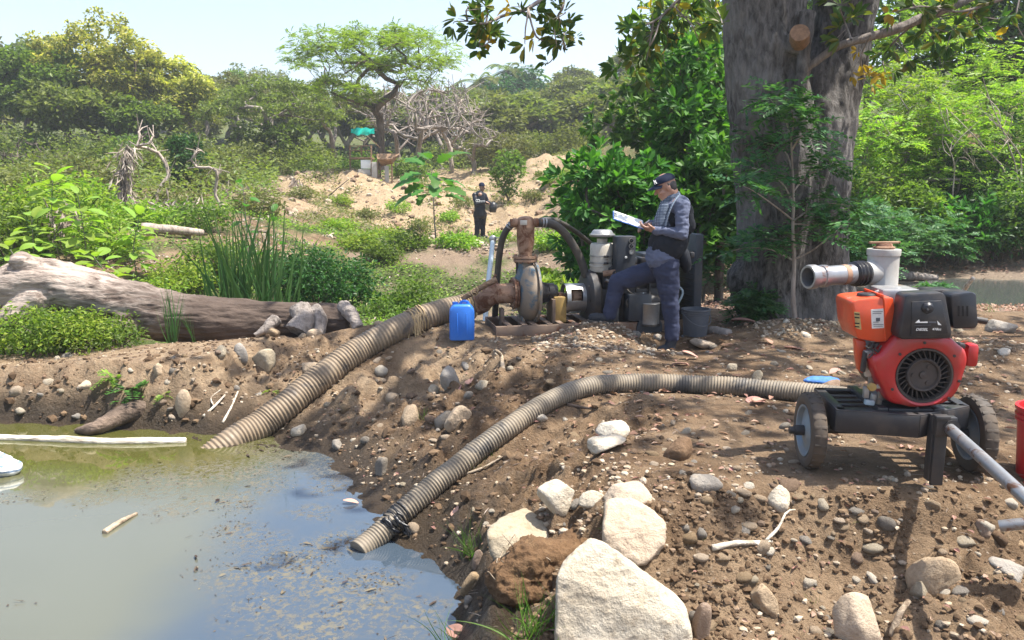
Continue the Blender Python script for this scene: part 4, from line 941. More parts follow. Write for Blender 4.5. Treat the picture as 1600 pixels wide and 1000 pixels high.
# front shrubs of the woods
gs = "low shrubs at the front of the woods"
for px, Y, r, h, mt, lb, kind in [(1345, 13.5, .85, 1.5, 'leaf_bluish', "blue-green feathery shrub just right of the great trunk's foot", 'f'), (1400, 15.5, 1.0, 1.5, 'leaf_bluish', "blue-green feathery shrub behind the white pump outlet", 'f'), (1455, 16.6, 1.0, 1.2, 'leaf_bluish', "low blue-green shrub above the black engine housings", 'f'), (1505, 17.0, .95, 1.35, 'leaf_big', "shrub with glossy upright lime-tinted leaves at the litter's edge", 'w'), (1560, 17.2, 1.1, 1.7, 'leaf_dark', "dark shrub overhanging the shaded litter near the puddle", 'l'), (1615, 17, 1.2, 2.2, 'leaf_tree', "mid-green shrub at the edge of the frame behind the puddle", 'l'), (1430, 17.4, .9, 1.9, 'leaf_tree', "mid-green shrub in the shade beneath the feathery trees", 'l'), (1535, 18.3, 1.2, 2.3, 'leaf_dark', "tall dark shrub behind the pale slanting stems", 'l'), (1375, 17.5, 1.0, 2.2, 'leaf_tree', "tall green shrub behind the blue-green feathery ones", 'l'), (1480, 19.2, 1.3, 2.2, 'leaf_dark', "dark shrub filling the hollow of the woods", 'l'), (1600, 20, 1.6, 3.4, 'leaf_dark', "big dark shrub at the shaded end of the woods", 'l'), (1480, 13.3, .30, .22, 'leaf_bluish', "tiny low shrub on the leaf litter before the woods", 'f'),
        (1105, 12.6, .75, 1.45, 'leaf_bluish', "blue-green feathery shrub between the inspector and the great trunk", 'f'), (1140, 14.5, .8, 1.7, 'leaf_bluish', "feathery shrub against the great trunk's left flank", 'f'), (1185, 8.75, .30, .35, 'leaf_bluish', "small leafy shrub at the great trunk's foot", 'f'), (1095, 16, 1.1, 2.4, 'leaf_lime', "yellow-green shrub showing right of the inspector's back", 'w'), (1050, 17, 1.0, 2.0, 'leaf_lime', "yellow-green shrub behind the inspector's clipboard", 'w')]:
    b = xy_px(px, Y)
    if kind == 'f':
        t = thing("feathery_shrub", lb, "shrub", b, group=gs); n = int(16 + r * 34); pts = crown_pts(n, b + [0, 0, h * .5], (r, r * .8, h * .5), rng, .3, -.8, lobes=4)
        V, F = feather_cloud(pts, max(.1, r * .3), 12, 7, .24 if r > .4 else .14, .068 if r > .4 else .05, .42, rng); mesh_obj("foliage", V, F, M[mt], t, smooth=False)
        nodes, par, _ = skeleton(pts[::2], b - [0, 0, .08], b + [0, 0, h * .15], rng, base_n=3); g = G(); wood(g, nodes, par, .004, .025, 5); g.build("stem", M['bark_grey'], t, sharp=None)
    elif kind == 'w': bush("leafy_shrub", lb, "shrub", b, rng, r, h, 34, 7, .20, .42, M[mt], group=gs, kind='broad', whorl=4)
    else: bush("leafy_shrub", lb, "shrub", b, rng, r, h, 50, 46, .13, .5, M[mt], group=gs)
# trees with large whorled leaves behind the inspector
gl = "large leaved trees behind the pump engine"
for px, Y, base_py, hh, wd, dp, nc, lb in [(985, 12.6, 0, 2.75, 1.05, 1.0, 48, "dark large-leaved bushy tree behind the inspector and the pump engine"), (1085, 14.2, 0, 4.0, 1.15, 1.0, 54, "taller large-leaved tree between the inspector and the great trunk"), (930, 14.0, 0, 2.2, .75, .8, 30, "lower large-leaved tree at the end of the sandy slope"), (1040, 16.5, 0, 4.6, 1.4, 1.0, 50, "large-leaved tree rising behind the two in front"), (1130, 12.2, 0, 2.6, .7, .7, 30, "slim large-leaved tree whose leaves touch the great trunk"), (1010, 13.2, 0, 1.7, 1.2, .7, 40, "low shaded large-leaved bush at the inspector's back")]:
    b = xy_px(px, Y); tree_at("large_leaved_tree", lb, "tree", b, M['leaf_big'], M['bark'], rng, hh, (0, 0, hh * .56), (wd, dp, hh * .48), nc, 8, .19, .42, .07, .22, .26, .9, 'broad', shell=.3, lobes=5, zmin=-.95, whorl=13, group=gl, rmin=.006)
# yellow-green low bush left of the engine
for px, Y, r, h, lb in [(868, 15.5, .7, .75, "low yellow-green bush behind the tall discharge pipe"), (905, 15, .6, .6, "low yellow-green bush left of the air cleaner"), (840, 17, .45, .5, "small yellow-green bush beyond the black hose arch")]:
    bush("leafy_shrub", lb, "shrub", xy_px(px, Y), rng, r, h, 24, 7, .15, .45, M['leaf_lime'], kind='broad', whorl=5, group="yellow green low bushes")

# sapling with feathery leaves before the trunk
b = at(1243, 500, 8.35); b[2] = h1(b[0], b[1]); t = thing("sapling", "slim pale-stemmed sapling with feathery leaves in front of the great trunk", "sapling", b - [0, 0, .03])
def q(px, py, dy=0): return at(px, py, 8.35 + dy)
g = G(); g.tube(spline([b - [0, 0, .05], q(1239, 460), q(1241, 410), q(1239, 360), q(1240, 310), q(1238, 262), q(1236, 215)], n=24), np.linspace(.028, .008, 24), 8, False, 2, .15); g.build("stem", M['bark_pale'], t, sharp=None)
tips = []
for br in [[(1241, 408), (1205, 390), (1160, 388), (1120, 402)], [(1241, 405), (1268, 392), (1290, 375), (1330, 340)], [(1240, 345), (1215, 325), (1180, 300), (1160, 290)], [(1240, 345), (1262, 330), (1290, 318), (1335, 322)], [(1239, 318), (1225, 290), (1200, 270), (1175, 262)], [(1239, 300), (1260, 275), (1290, 262), (1310, 255)], [(1238, 265), (1225, 235), (1195, 222), (1165, 212)], [(1237, 235), (1250, 215), (1270, 200)], [(1236, 215), (1228, 190), (1215, 170), (1200, 150)], [(1240, 380), (1215, 375), (1195, 372)], [(1236, 217), (1240, 190), (1235, 165)], [(1240, 350), (1270, 350), (1305, 345)]]:
    dy = rng.normal(-.1, .25); P = spline([q(a, c, dy * i / 2) for i, (a, c) in enumerate(br)], n=14); g = G(); g.tube(P, np.linspace(.011, .003, 14), 5, False, 1, .1); g.build("branch", M['bark_pale'], t, sharp=None)
    for u in (.55, .75, .9, 1.0): tips.append(P[int(u * 13)])
tips = np.array(tips); hi = tips[:, 2] > q(0, 395)[2]; V, F = feather_cloud(tips[hi], .15, 9, 6, .24, .070, .42, rng); mesh_obj("foliage", V, F, M['leaf_bluish'], t, smooth=False)

# ------------------------------------------------------------------ left: brush round the fallen log
rng = np.random.default_rng(41)
def broad_leaf_mesh(name, L, Wd, lobes=0, droop=.35, seed=0):
    n = 15; us = np.linspace(0, 1, n); V = []; F = []
    for i, u in enumerate(us):
        wv = Wd * .5 * sin(pi * min(1, u * .93 + .04)) ** .7 * (1 if u < .98 else .15)
        if lobes: wv *= .50 + .50 * abs(sin(u * pi * lobes)) if .08 < u < .95 else 1
        z = -droop * L * u * u
        V += [(-wv, L * u, z + wv * .18), (-wv * .5, L * u, z + wv * .05 + .004), (0, L * u, z - .003), (wv * .5, L * u, z + wv * .05 + .004), (wv, L * u, z + wv * .18)]
    for i in range(n - 1):
        for k in range(4): a = i * 5 + k; F.append((a, a + 1, a + 6, a + 5))
    return mesh_np(name, V, F, True)
def leaf_plant(name, label, cat, base, stem_pts, leaf_me, mat, attach, rng, group=None, pet=.10, stem_r=.012, smin=.7, smax=1.15, tilt=.5):
    t = thing(name, label, cat, base, group=group); P = spline(stem_pts, n=16); g = G(); g.tube(P, np.linspace(stem_r, stem_r * .4, 16), 6, False); g.build("stem", M['bark_grey'], t, sharp=None)
    for i, (u, az) in enumerate(attach):
        p = P[int(u * 15)]; el = rng.uniform(-.1, tilt) + .55 * (u > .93); d = Vector((cos(az) * cos(el), sin(az) * cos(el), sin(el))); pp = p + np.array(d) * pet
        g = G(); g.tube([p, (p + pp) / 2 + [0, 0, .01], pp], [.005, .004, .003], 4, False); g.build("leaf_stalk", M['reed'], t, sharp=None)
        o = bpy.data.objects.new("leaf", leaf_me); COL.objects.link(o); o.parent = t; o.location = tuple(pp - np.array(t.location))
        rot = d.to_track_quat('Y', 'Z'); o.rotation_mode = 'QUATERNION'; o.rotation_quaternion = rot @ Quaternion((0, 1, 0), rng.normal(0, .3)); s = rng.uniform(smin, smax); o.scale = (s, s, s)
    return t
lm_teak = broad_leaf_mesh("teak_leaf", .27, .15); lm_teak.materials.append(M['leaf_lime'])
lm_teak2 = broad_leaf_mesh("broad_leaf", .22, .12); lm_teak2.materials.append(M['leaf_big'])
lm_lobed = broad_leaf_mesh("lobed_leaf", .56, .36, 4, .45); lm_lobed.materials.append(M['leaf_big'])
def golden(n, u0, u1): return [(u0 + (u1 - u0) * i / (n - 1), i * 2.4) for i in range(n)]
for px, Y, h, n, me_, lb in [(85, 13.2, 1.5, 44, lm_teak, "large yellow-green broad-leaved plant, tallest behind the log's raised end"), (125, 12.6, 1.25, 36, lm_teak, "broad-leaved plant just right of the tallest yellow-green one"), (40, 12.4, 1.0, 36, lm_teak, "broad-leaved plant at the picture's left edge above the log"), (150, 11.6, .75, 34, lm_teak, "low broad-leaved plant overhanging the pale top of the log"), (205, 12.8, .95, 32, lm_teak, "broad-leaved plant beside the dead trunk hung with fronds"), (20, 11.4, .85, 32, lm_teak, "low broad-leaved plant behind the log's dark end"), (385, 14.5, 1.5, 16, lm_teak2, "dark broad-leaved plant rising above the tall reeds"), (425, 14.8, 1.1, 12, lm_teak2, "dark broad-leaved plant right of the reed tops")]:
    b = xy_px(px, Y); leaf_plant("broadleaf_plant", lb, "plant", b, [b - [0, 0, .05], b + [rng.normal(0, .06), 0, h * .5], b + [rng.normal(0, .1), -.05, h]], me_, None, golden(n, .25, 1.0), rng, group="broad leaved plants beyond the log")
b = xy_px(681, 21.0); top = at(677, 296, 21.0)
leaf_plant("sapling", "thin young tree with drooping lobed leaves on the grassy slope", "sapling", b, [b - [0, 0, .05], (b + top) / 2 + [-.02, 0, 0], top - [0, 0, .1], top + [-.05, 0, .35], top + [.03, 0, .6]], lm_lobed, None, [(.60, 0.2), (.60, 2.9), (.64, 1.4), (.64, 4.4), (.7, 3.5), (.7, 5.6), (.74, .6), (.78, 2.4), (.78, 4.9), (.84, 3.2), (.84, 0), (.88, 1.6), (.90, .9), (.90, 3.9), (.92, 5.0), (.94, 2.6), (.96, 3.0), (.98, 5.6), (.72, 4.2), (.68, 2.2), (1, .3), (1, 2.2), (1, 4.4)], rng, pet=.30, stem_r=.022, smin=.9, smax=1.3, tilt=.25)
# brush
gw = "weedy bushes round the fallen log"
for px, Y, r, h, n, m, L, mt, lb in [(20, 8.55, .55, .50, 40, 40, .055, 'leaf_lime', "leafy weed clump before the log, at the picture's left edge"), (70, 8.5, .50, .52, 40, 40, .052, 'leaf_tree', "leafy weed clump before the log, second from the picture's edge"), (120, 8.5, .45, .45, 36, 40, .050, 'leaf_lime', "light green weed clump in front of the pale middle of the log"), (165, 8.55, .35, .30, 26, 36, .050, 'leaf_tree', "low weed clump ending the weeds before the log"), (-20, 8.7, .6, .6, 36, 40, .055, 'leaf_tree', "weed clump cut by the frame before the log's dark end"),
        (490, 12.8, .75, 1.2, 60, 46, .075, 'leaf_dark', "dense green bush right of the tall reeds"), (535, 13.6, .65, 1.0, 48, 44, .075, 'leaf_dark', "green bush in the shade between the reeds and the gully"), (450, 13.0, .6, .9, 44, 42, .075, 'leaf_dark', "dark green bush directly behind the reeds"), (325, 13.2, .6, .7, 40, 40, .08, 'leaf_tree', "green bush left of the tall reeds"), (270, 12.4, .55, .55, 40, 40, .07, 'leaf_lime', "light green bush beyond the middle of the log"), (215, 11.4, .55, .5, 40, 40, .07, 'leaf_lime', "light bush close behind the pale top of the log"), (160, 13.6, .7, .8, 44, 40, .09, 'leaf_lime', "yellow-green bush under the broad-leaved plants"), (60, 14.2, .9, 1.15, 50, 40, .10, 'leaf_lime', "big yellow-green bush behind the tallest broad-leaved plant"), (5, 13.4, .8, 1.0, 44, 40, .09, 'leaf_tree', "green bush at the left edge among broad-leaved plants"), (110, 16, 1.1, 1.2, 50, 40, .12, 'leaf_lime', "pale bush beyond the broad-leaved plants"), (215, 17, .7, .6, 36, 36, .10, 'leaf_lime', "low pale bush before the white dead tree"), (310, 18, .8, .7, 36, 36, .10, 'leaf_tree', "green bush below the slanting white sapling"),
        (640, 14.8, .55, .85, 44, 40, .075, 'leaf_tree', "green bush climbing the shaded bank left of the jerrycan"), (600, 14.2, .55, .45, 36, 38, .075, 'leaf_tree', "low green bush in the gully behind the corrugated hose"), (665, 13.6, .5, .42, 36, 38, .075, 'leaf_big', "low leafy bush behind the hose's rope binding"), (690, 15.4, .4, .35, 28, 36, .07, 'leaf_tree', "low bush on the shaded bank behind the blue jerrycan"), (590, 19, .6, .38, 36, 36, .09, 'leaf_tree', "dark low bush on top of the bank beneath the sandy slope"), (640, 20.2, .6, .4, 30, 36, .10, 'leaf_tree', "low bush left of the young tree's foot"), (720, 20.5, .6, .35, 30, 36, .10, 'leaf_lime', "low bush right of the young tree's foot"), (560, 20, .6, .40, 36, 30, .10, 'leaf_lime', "light green weeds on the bank top left of the gully"), (530, 23, .6, .35, 36, 26, .10, 'leaf_lime', "light green weeds on the lower sandy slope"), (600, 24, .7, .30, 36, 24, .10, 'leaf_lime', "light weeds at the foot of the sluice mound"), (865, 20, .6, .4, 30, 36, .1, 'leaf_lime', "low weeds on the bank beyond the discharge pipe"), (785, 24.5, .4, .35, 26, 30, .09, 'leaf_lime', "small weed clump beside the guard's feet"), (270, 22, 1.0, .8, 40, 36, .12, 'leaf_dull', "dull low bush between the two white dead trees"), (400, 22, .9, .6, 36, 36, .11, 'leaf_dull', "dull low bush above the reeds on the stony slope"), (860, 33, .4, .4, 20, 30, .09, 'leaf_lime', "tiny weed bush on the right sandy slope"), (845, 36, .35, .45, 20, 30, .1, 'leaf_tree', "tiny dark bush high on the right sandy slope"), (700, 28, .5, .3, 20, 30, .1, 'leaf_lime', "tiny weed bush on the slope behind the young tree"),
        (15, 41, 2.2, 2.5, 60, 40, .22, 'leaf_far', "tall pale brush hiding the trunk of the leftmost green tree"), (75, 41.5, 2.2, 2.3, 60, 40, .22, 'leaf_tree', "tall green brush before the dark multi-stemmed tree's left stem"), (150, 40.5, 2.2, 2.3, 60, 40, .22, 'leaf_far', "tall pale brush before the middle golden tree's stems"), (215, 41, 2.2, 2.5, 60, 40, .22, 'leaf_tree', "tall green brush hiding the right golden tree's stems"), (285, 43, 2.2, 2.4, 60, 40, .22, 'leaf_far', "tall pale brush between the golden trees and the thorn trees"), (390, 43, 2.0, 2.0, 56, 40, .20, 'leaf_dull', "tall dull brush under the widest thorn tree's left side"), (480, 43, 2.0, 2.2, 56, 40, .20, 'leaf_far', "tall pale brush under the widest thorn tree's right side"),
        (470, 27, .5, .4, 24, 26, .09, 'leaf_dull', "small dry bush at the left end of the sandy slope"), (530, 28.5, .45, .35, 24, 26, .09, 'leaf_lime', "small green bush on the sandy slope below the bare curved branch"), (575, 27.5, .5, .35, 24, 26, .09, 'leaf_dull', "small dry bush on the sandy slope below the sluice"), (620, 28, .5, .4, 24, 26, .09, 'leaf_lime', "small green bush on the sandy slope right of the sluice's posts"), (655, 26.5, .5, .35, 24, 26, .09, 'leaf_dull', "small dry bush just left of the young tree's thin stem"), (725, 30, .5, .4, 24, 26, .09, 'leaf_dull', "small dry bush on the slope above the distant man's shoulder"), (830, 31, .5, .4, 24, 26, .09, 'leaf_dull', "small dry bush at the foot of the right sandy slope"), (885, 33, .5, .45, 24, 26, .09, 'leaf_lime', "small green bush near the right sandy slope's edge"),
        (30, 24, 1.5, 1.4, 50, 36, .16, 'leaf_dull', "dull brush below the golden trees at the far left"), (150, 28, 1.6, 1.3, 50, 36, .17, 'leaf_dull', "dull brush below the middle golden tree"), (330, 30, 1.2, 1.0, 44, 36, .15, 'leaf_dull', "dull brush beside the dark conical shrub"), (240, 34, 1.6, 1.4, 44, 36, .18, 'leaf_far', "pale brush between the golden trees and the conical shrub"), (90, 33, 1.8, 1.5, 44, 36, .18, 'leaf_far', "pale brush before the dark multi-stemmed tree"), (340, 40, 2.0, 1.6, 44, 36, .2, 'leaf_far', "pale brush on the left of the valley floor"), (500, 42, 1.8, 1.5, 44, 36, .2, 'leaf_far', "pale brush behind the sluice mound"), (565, 40, 1.4, 1.6, 40, 36, .18, 'leaf_tree', "green brush behind the wooden sluice"), (640, 39, 1.0, 1.3, 36, 36, .17, 'leaf_tree', "green brush right of the sluice hopper"), (700, 52, 2.2, 1.8, 44, 36, .22, 'leaf_far', "pale brush under the leafless trees"), (750, 54, 2.0, 1.8, 44, 36, .22, 'leaf_dull', "dull brush left of the olive bush above the gully"), (900, 46, 1.8, 1.8, 44, 36, .2, 'leaf_far', "pale brush beyond the right sandy slope")]:
    bush("leafy_bush", lb, "bush", xy_px(px, Y), rng, r, h, n, m, L, .5, M[mt], group=gw if Y < 12 else ("bushes in the gully and on the slopes" if Y < 26 else "brush in the valley"))
# little fern-like plants on the far bank
for px, py, r, h, n, mt, lb in [(205, 612, .11, .16, 14, 'leaf_big', "fern-like green plant growing out of the pond's far bank"), (180, 590, .09, .14, 10, 'leaf_lime', "smaller light plant above the fern on the far bank"), (190, 628, .08, .08, 8, 'leaf_big', "tiny plant low on the far bank below the fern"), (255, 618, .05, .07, 6, 'leaf_lime', "tiny plant between the fern and the egg-shaped boulder"), (425, 612, .05, .07, 6, 'leaf_lime', "tiny plant by the corrugated hose on the far bank")]:
    b = ground(px, py); t = thing("fern", lb, "plant", b, group="small plants on the far bank"); d = rand_dirs(n, rng, .0, .8); V, F = pinnate(b + d * .015, d, np.tile([0, 0, 1.0], (n, 1)) + rng.normal(0, .2, (n, 3)), 7, np.full(n, h * 1.3), h * .42, .36, rng, .5); mesh_obj("foliage", V, F, M[mt], t, smooth=False)

# reeds, each blade on its own
def blade_mesh(name, h, w_, bend, seed, mat):
    n = 8; r = random.Random(seed); V = []; F = []; tw = r.uniform(-.6, .6)
    for i in range(n + 1):
        u = i / n; wv = w_ * (1 - u ** 2.2) * .5 + .0006; x = bend * u * u * h; a = tw * u
        V += [(x - wv * cos(a), -wv * sin(a), h * u * (1 - .12 * abs(bend) * u)), (x, wv * .25, h * u * (1 - .12 * abs(bend) * u)), (x + wv * cos(a), wv * sin(a), h * u * (1 - .12 * abs(bend) * u))]
    for i in range(n):
        for k in range(2): F.append((i * 3 + k, i * 3 + k + 1, i * 3 + k + 4, i * 3 + k + 3))
    m = mesh_np(name, V, F, True); m.materials.append(mat); return m
BL = [blade_mesh("reed_blade", 1.0, .020, b_, i, M['reed']) for i, b_ in enumerate((.02, .10, .22, .38, .06))]
GL = [blade_mesh("grass_blade", 1.0, .030, b_, 9 + i, M['grass']) for i, b_ in enumerate((.25, .5, .8, 1.1))]
def tuft(name, label, cat, base, n, r, h0, h1_, blades, rng, group=None, lean=.12, wide=1.0):
    t = thing(name, label, cat, base, group=group)
    for i in range(n):
        o = bpy.data.objects.new("blade", blades[rng.integers(len(blades))]); COL.objects.link(o); o.parent = t; a = rng.uniform(0, 6.283); rr = r * sqrt(rng.uniform())
        x, y = rr * cos(a), rr * sin(a); z = h1(base[0] + x, base[1] + y) - base[2] if r > .1 else 0
        o.location = (x, y, z - .01); o.rotation_euler = (rng.normal(0, lean), rng.normal(0, lean), rng.uniform(0, 6.283)); h = rng.uniform(h0, h1_); o.scale = (h * wide, h * wide, h)
    return t
for px, Y, n, r, h0, hh, lb in [(352, 10.6, 44, .18, 1.0, 1.75, "tall upright reed clump behind the log, leftmost of the big three"), (385, 10.5, 80, .25, 1.1, 1.95, "tallest and thickest reed clump behind the fallen log"), (425, 10.7, 44, .22, .9, 1.7, "tall reed clump right of the thickest one, tops leaning apart"), (330, 11.0, 20, .12, .7, 1.2, "short reed clump left of the tall reeds")]:
    tuft("reed_clump", lb, "reeds", xy_px(px, Y), n, r, h0, hh, BL, rng, group="tall reeds behind the log")
for px, Y, n, r, h0, hh, lb in [(254, 8.62, 24, .05, .35, .72, "arching reed tuft in front of the log's dark underside"), (288, 8.7, 10, .03, .3, .5, "thin reed tuft just right of the arching one"), (197, 8.6, 9, .03, .2, .36, "short reed tuft left of the arching one by the log"), (530, 11.2, 10, .06, .35, .6, "thin light reed tuft at the log's root end")]:
    tuft("reed_tuft", lb, "reeds", xy_px(px, Y), n, r, h0, hh, BL, rng, group="small reeds by the log", lean=.22)
for px, py, n, r, h0, hh, lb in [(735, 868, 60, .05, .14, .26, "grass tuft drooping on the wet bank left of the pale boulders"), (822, 1000, 46, .07, .16, .30, "bright grass tuft at the foot of the largest boulder"), (860, 985, 26, .06, .14, .24, "grass tuft tucked beside the largest boulder's left face"), (700, 1010, 16, .05, .12, .24, "sparse yellowish grass at the pond's near corner"), (662, 655, 16, .03, .08, .16, "grass tuft growing against the block on the slope"), (745, 728, 16, .06, .06, .12, "small grass tuft beside the lower suction hose"), (770, 716, 10, .05, .06, .10, "thin grass sprig above the tuft by the lower hose"), (1270, 945, 9, .02, .05, .09, "small green sprig among stones below the cart"), (945, 828, 5, .012, .06, .12, "short broad grass blades between the stacked boulders"), (1095, 845, 5, .012, .04, .06, "tiny sprig by the pale root"), (1330, 815, 6, .015, .04, .06, "tiny sprig beside a rounded stone on the brow"), (905, 632, 8, .05, .03, .06, "tiny sprigs under the hose's bend"), (1545, 487, 18, .12, .12, .25, "yellowish grass tuft at the puddle's edge"), (1410, 480, 12, .2, .06, .12, "low grass sprigs on the litter behind the cart"), (150, 835, 0, .1, .1, .1, "x")]:
    if n: tuft("grass_tuft", lb, "grass", ground(px, py), n, r, h0, hh, GL, rng, group="grass tufts on the banks", lean=.45, wide=.75)

# dead fronds
def frond_pile(name, label, base, path, n, L, rng, spread, down=True, trunk=None):
    t = thing(name, label, "dead fronds" if trunk is None else "dead trunk", base)
    if trunk is not None: g = G(); g.tube(trunk, np.linspace(.10, .07, len(trunk)), 7, False, 3, .2); g.build("trunk", M['bark'], t, sharp=None)
    P = np.asarray(path); i = rng.integers(0, len(P), n); C = P[i] + rng.normal(0, spread, (n, 3)); D = rng.normal(0, .5, (n, 3)) + ([0, 0, -1.0] if down else [0, 0, -.1]); V, F = leaf_geo(C, D, rand_dirs(n, rng), L * rng.uniform(.5, 1.2, n), .05 * rng.uniform(.6, 1.4, n), .3)
    mesh_obj("dead_frond", V, F, M['dead_frond'], t, smooth=False)
b = xy_px(192, 24); T_ = spline([b, at(193, 270, 24), at(200, 232, 24)], n=8); frond_pile("shaggy_dead_tree", "dead trunk shaggy with hanging grey fronds beyond the brush", b, T_, 420, .42, rng, .11, True, T_)
b = xy_px(464, 30); T_ = spline([b, at(464, 300, 30), at(462, 282, 30)], n=6); frond_pile("shaggy_dead_tree", "short dead trunk with hanging fronds at the mound's left end", b, T_, 160, .40, rng, .10, True, T_)
b = xy_px(372, 29); frond_pile("frond_pile", "heap of dry grey fronds on the stony left slope", b, [b + [x, 0, .15] for x in np.linspace(-.5, .5, 9)], 260, .5, rng, .14, False)
b = xy_px(255, 21); frond_pile("frond_pile", "dry grey litter heap at the foot of the forked white tree", b, [b + [x, 0, .08] for x in np.linspace(-.9, .9, 9)], 260, .4, rng, .12, False)
b = xy_px(120, 14.2); frond_pile("frond_pile", "brown withered leaves hanging among the broad-leaved plants", b, [b + [x, -.3, .6] for x in np.linspace(-.25, .3, 5)], 140, .3, rng, .12, True)

# ground cover in the gully and on the slopes
def cover(name, n, area, L, mt, seed, dens, up=.05, ratio=.55):
    r = np.random.default_rng(seed); px = r.uniform(area[0], area[1], n * 3); Y = np.exp(r.uniform(np.log(area[2]), np.log(area[3]), n * 3)); x = (px - 800) / FPX * Y / 1.0; k = dens(px, Y, x); s = r.uniform(size=n * 3) < k; x, Y = x[s][:n], Y[s][:n]
    z = height(x, Y); C = np.stack([x, Y, z + np.abs(r.normal(0, up, len(x))) + .01], 1); D = rand_dirs(len(x), r, -.2, .7); U = np.stack([r.normal(0, .4, len(x)), r.normal(0, .4, len(x)), np.ones(len(x))], 1)
    sc_ = np.clip(Y / 12, .8, 3); V, F = leaf_geo(C, D, U, L * sc_ * r.uniform(.6, 1.3, len(x)), L * sc_ * ratio, .12); o = mesh_obj(name, V, F, M[mt], None, smooth=False); o['kind'] = 'stuff'; return o
def dgreen(px, Y, x): 
    n1 = fbm(x * 0.8, Y * 0.8, oct=4, seed=51); return np.clip(sstep(-.15, .3, n1 + .12) * (1 - sstep(22, 26, Y) * (px > 440) * (px < 930) * .9), 0, 1)
cover("undergrowth", 26000, (-80, 960, 9.9, 26), .055, 'leaf_tree', 1, dgreen, .07)
cover("undergrowth", 12000, (-80, 700, 10.2, 40), .05, 'leaf_lime', 2, lambda px, Y, x: .6 * dgreen(px, Y, x), .08)
cover("undergrowth", 20000, (430, 940, 22, 44), .042, 'leaf_dull', 3, lambda px, Y, x: sstep(-.1, .35, fbm(x * .7, Y * .5, oct=4, seed=88)), .05)
cover("undergrowth", 24000, (-150, 980, 26, 75), .085, 'leaf_far', 4, lambda px, Y, x: np.where((px > 440) & (Y < 46), 0, 1.0), .45)
cover("dry_straw", 9000, (430, 930, 23.5, 42), .045, 'dead_frond', 7, lambda px, Y, x: sstep(-.2, .25, fbm(x * .8, Y * .6, oct=4, seed=92)), .06, .12)
cover("leaf_litter", 9000, (950, 1700, 9.6, 19), .055, 'dry_leaf', 5, lambda px, Y, x: np.where((x > 5.8) & (Y > 11.6) & (Y < 16), 0.03, .8), .01)
cover("leaf_litter", 5000, (150, 900, 11, 24), .06, 'dead_frond', 6, lambda px, Y, x: .7 * sstep(0, .4, fbm(x * .9, Y * .9, oct=3, seed=91)), .02)
# ------------------------------------------------------------------ machine materials
M['rust'] = worn('rust', (0.29, 0.165, 0.105), 0.8, 0.1, (0.36, 0.26, 0.175), .8, 9, (0.19, 0.075, 0.035), .5, .3)
M['volute'] = worn('volute', (0.25, 0.20, 0.15), 0.7, 0.15, (0.33, 0.24, 0.16), .5, 8, (0.10, 0.17, 0.22), .45, .3)
M['frame_mud'] = worn('frame_mud', (0.17, 0.12, 0.09), 0.8, 0.1, (0.30, 0.21, 0.14), .6, 10, (0.20, 0.09, 0.05), .3)
M['dark_metal'] = worn('dark_metal', (0.035, 0.036, 0.040), 0.55, 0.3, (0.17, 0.12, 0.08), .45, 10)
M['black_paint'] = worn('black_paint', (0.022, 0.024, 0.030), 0.42, 0.1, (0.17, 0.12, 0.08), .42, 9, coat=.1)
M['black_plastic'] = worn('black_plastic', (0.016, 0.018, 0.024), 0.40, 0.0, (0.16, 0.12, 0.08), .38, 12, bmp=.05)
M['panel_grey'] = worn('panel_grey', (0.034, 0.041, 0.054), 0.5, 0.2, (0.18, 0.14, 0.10), .3, 8)
M['cream'] = worn('cream', (0.52, 0.49, 0.43), 0.5, 0.1, (0.36, 0.26, 0.16), .5, 7, (0.30, 0.16, 0.08), .15)
M['grey_metal'] = worn('grey_metal', (0.36, 0.36, 0.36), 0.42, 0.7, (0.22, 0.17, 0.12), .4, 12)
M['galv'] = worn('galv', (0.29, 0.30, 0.315), 0.40, 0.6, (0.30, 0.22, 0.15), .4, 14, (0.24, 0.11, 0.06), .25)
M['white_pipe'] = worn('white_pipe', (0.40, 0.40, 0.385), 0.42, 0.0, (0.26, 0.20, 0.14), .60, 9)
M['yellow'] = worn('yellow', (0.36, 0.23, 0.06), 0.6, 0.0, (0.22, 0.15, 0.09), .8, 9)
M['red'] = worn('red', (0.38, 0.012, 0.016), 0.36, 0.0, (0.20, 0.10, 0.06), .50, 8, coat=.25, bmp=.05)
M['orange'] = worn('orange', (0.60, 0.066, 0.018), 0.36, 0.0, (0.34, 0.15, 0.07), .42, 9, coat=.2, bmp=.05)
M['red_plastic'] = worn('red_plastic', (0.55, 0.022, 0.028), 0.40, 0.0, (0.30, 0.12, 0.09), .3, 7, bmp=.04)
M['blue_plastic'] = worn('blue_plastic', (0.022, 0.150, 0.560), 0.38, 0.0, (0.10, 0.20, 0.42), .3, 6, bmp=.04)
M['bucket_grey'] = worn('bucket_grey', (0.075, 0.085, 0.105), 0.5, 0.0, (0.18, 0.15, 0.12), .4, 8)
M['white'] = plain('white', (0.78, 0.78, 0.76), 0.5, 0, .06)
M['label_white'] = worn('label_white', (0.72, 0.71, 0.68), 0.5, 0, (0.40, 0.36, 0.30), .35, 30)
M['label_amber'] = worn('label_amber', (0.45, 0.32, 0.12), 0.5, 0, (0.06, 0.05, 0.04), .6, 40)
M['hole_shade_print'] = plain('hole_shade_print', (0.006, 0.006, 0.007), 0.8, 0, .1)  # near-black: painted shade for openings, also label print
M['tyre'] = worn('tyre', (0.040, 0.034, 0.029), 0.9, 0.0, (0.18, 0.125, 0.08), .75, 7)
M['rim_blue'] = worn('rim_blue', (0.14, 0.22, 0.30), 0.55, 0.2, (0.36, 0.26, 0.13), .7, 6)
M['fan'] = worn('fan', (0.045, 0.038, 0.036), 0.6, 0.2, (0.16, 0.115, 0.085), .55, 12)
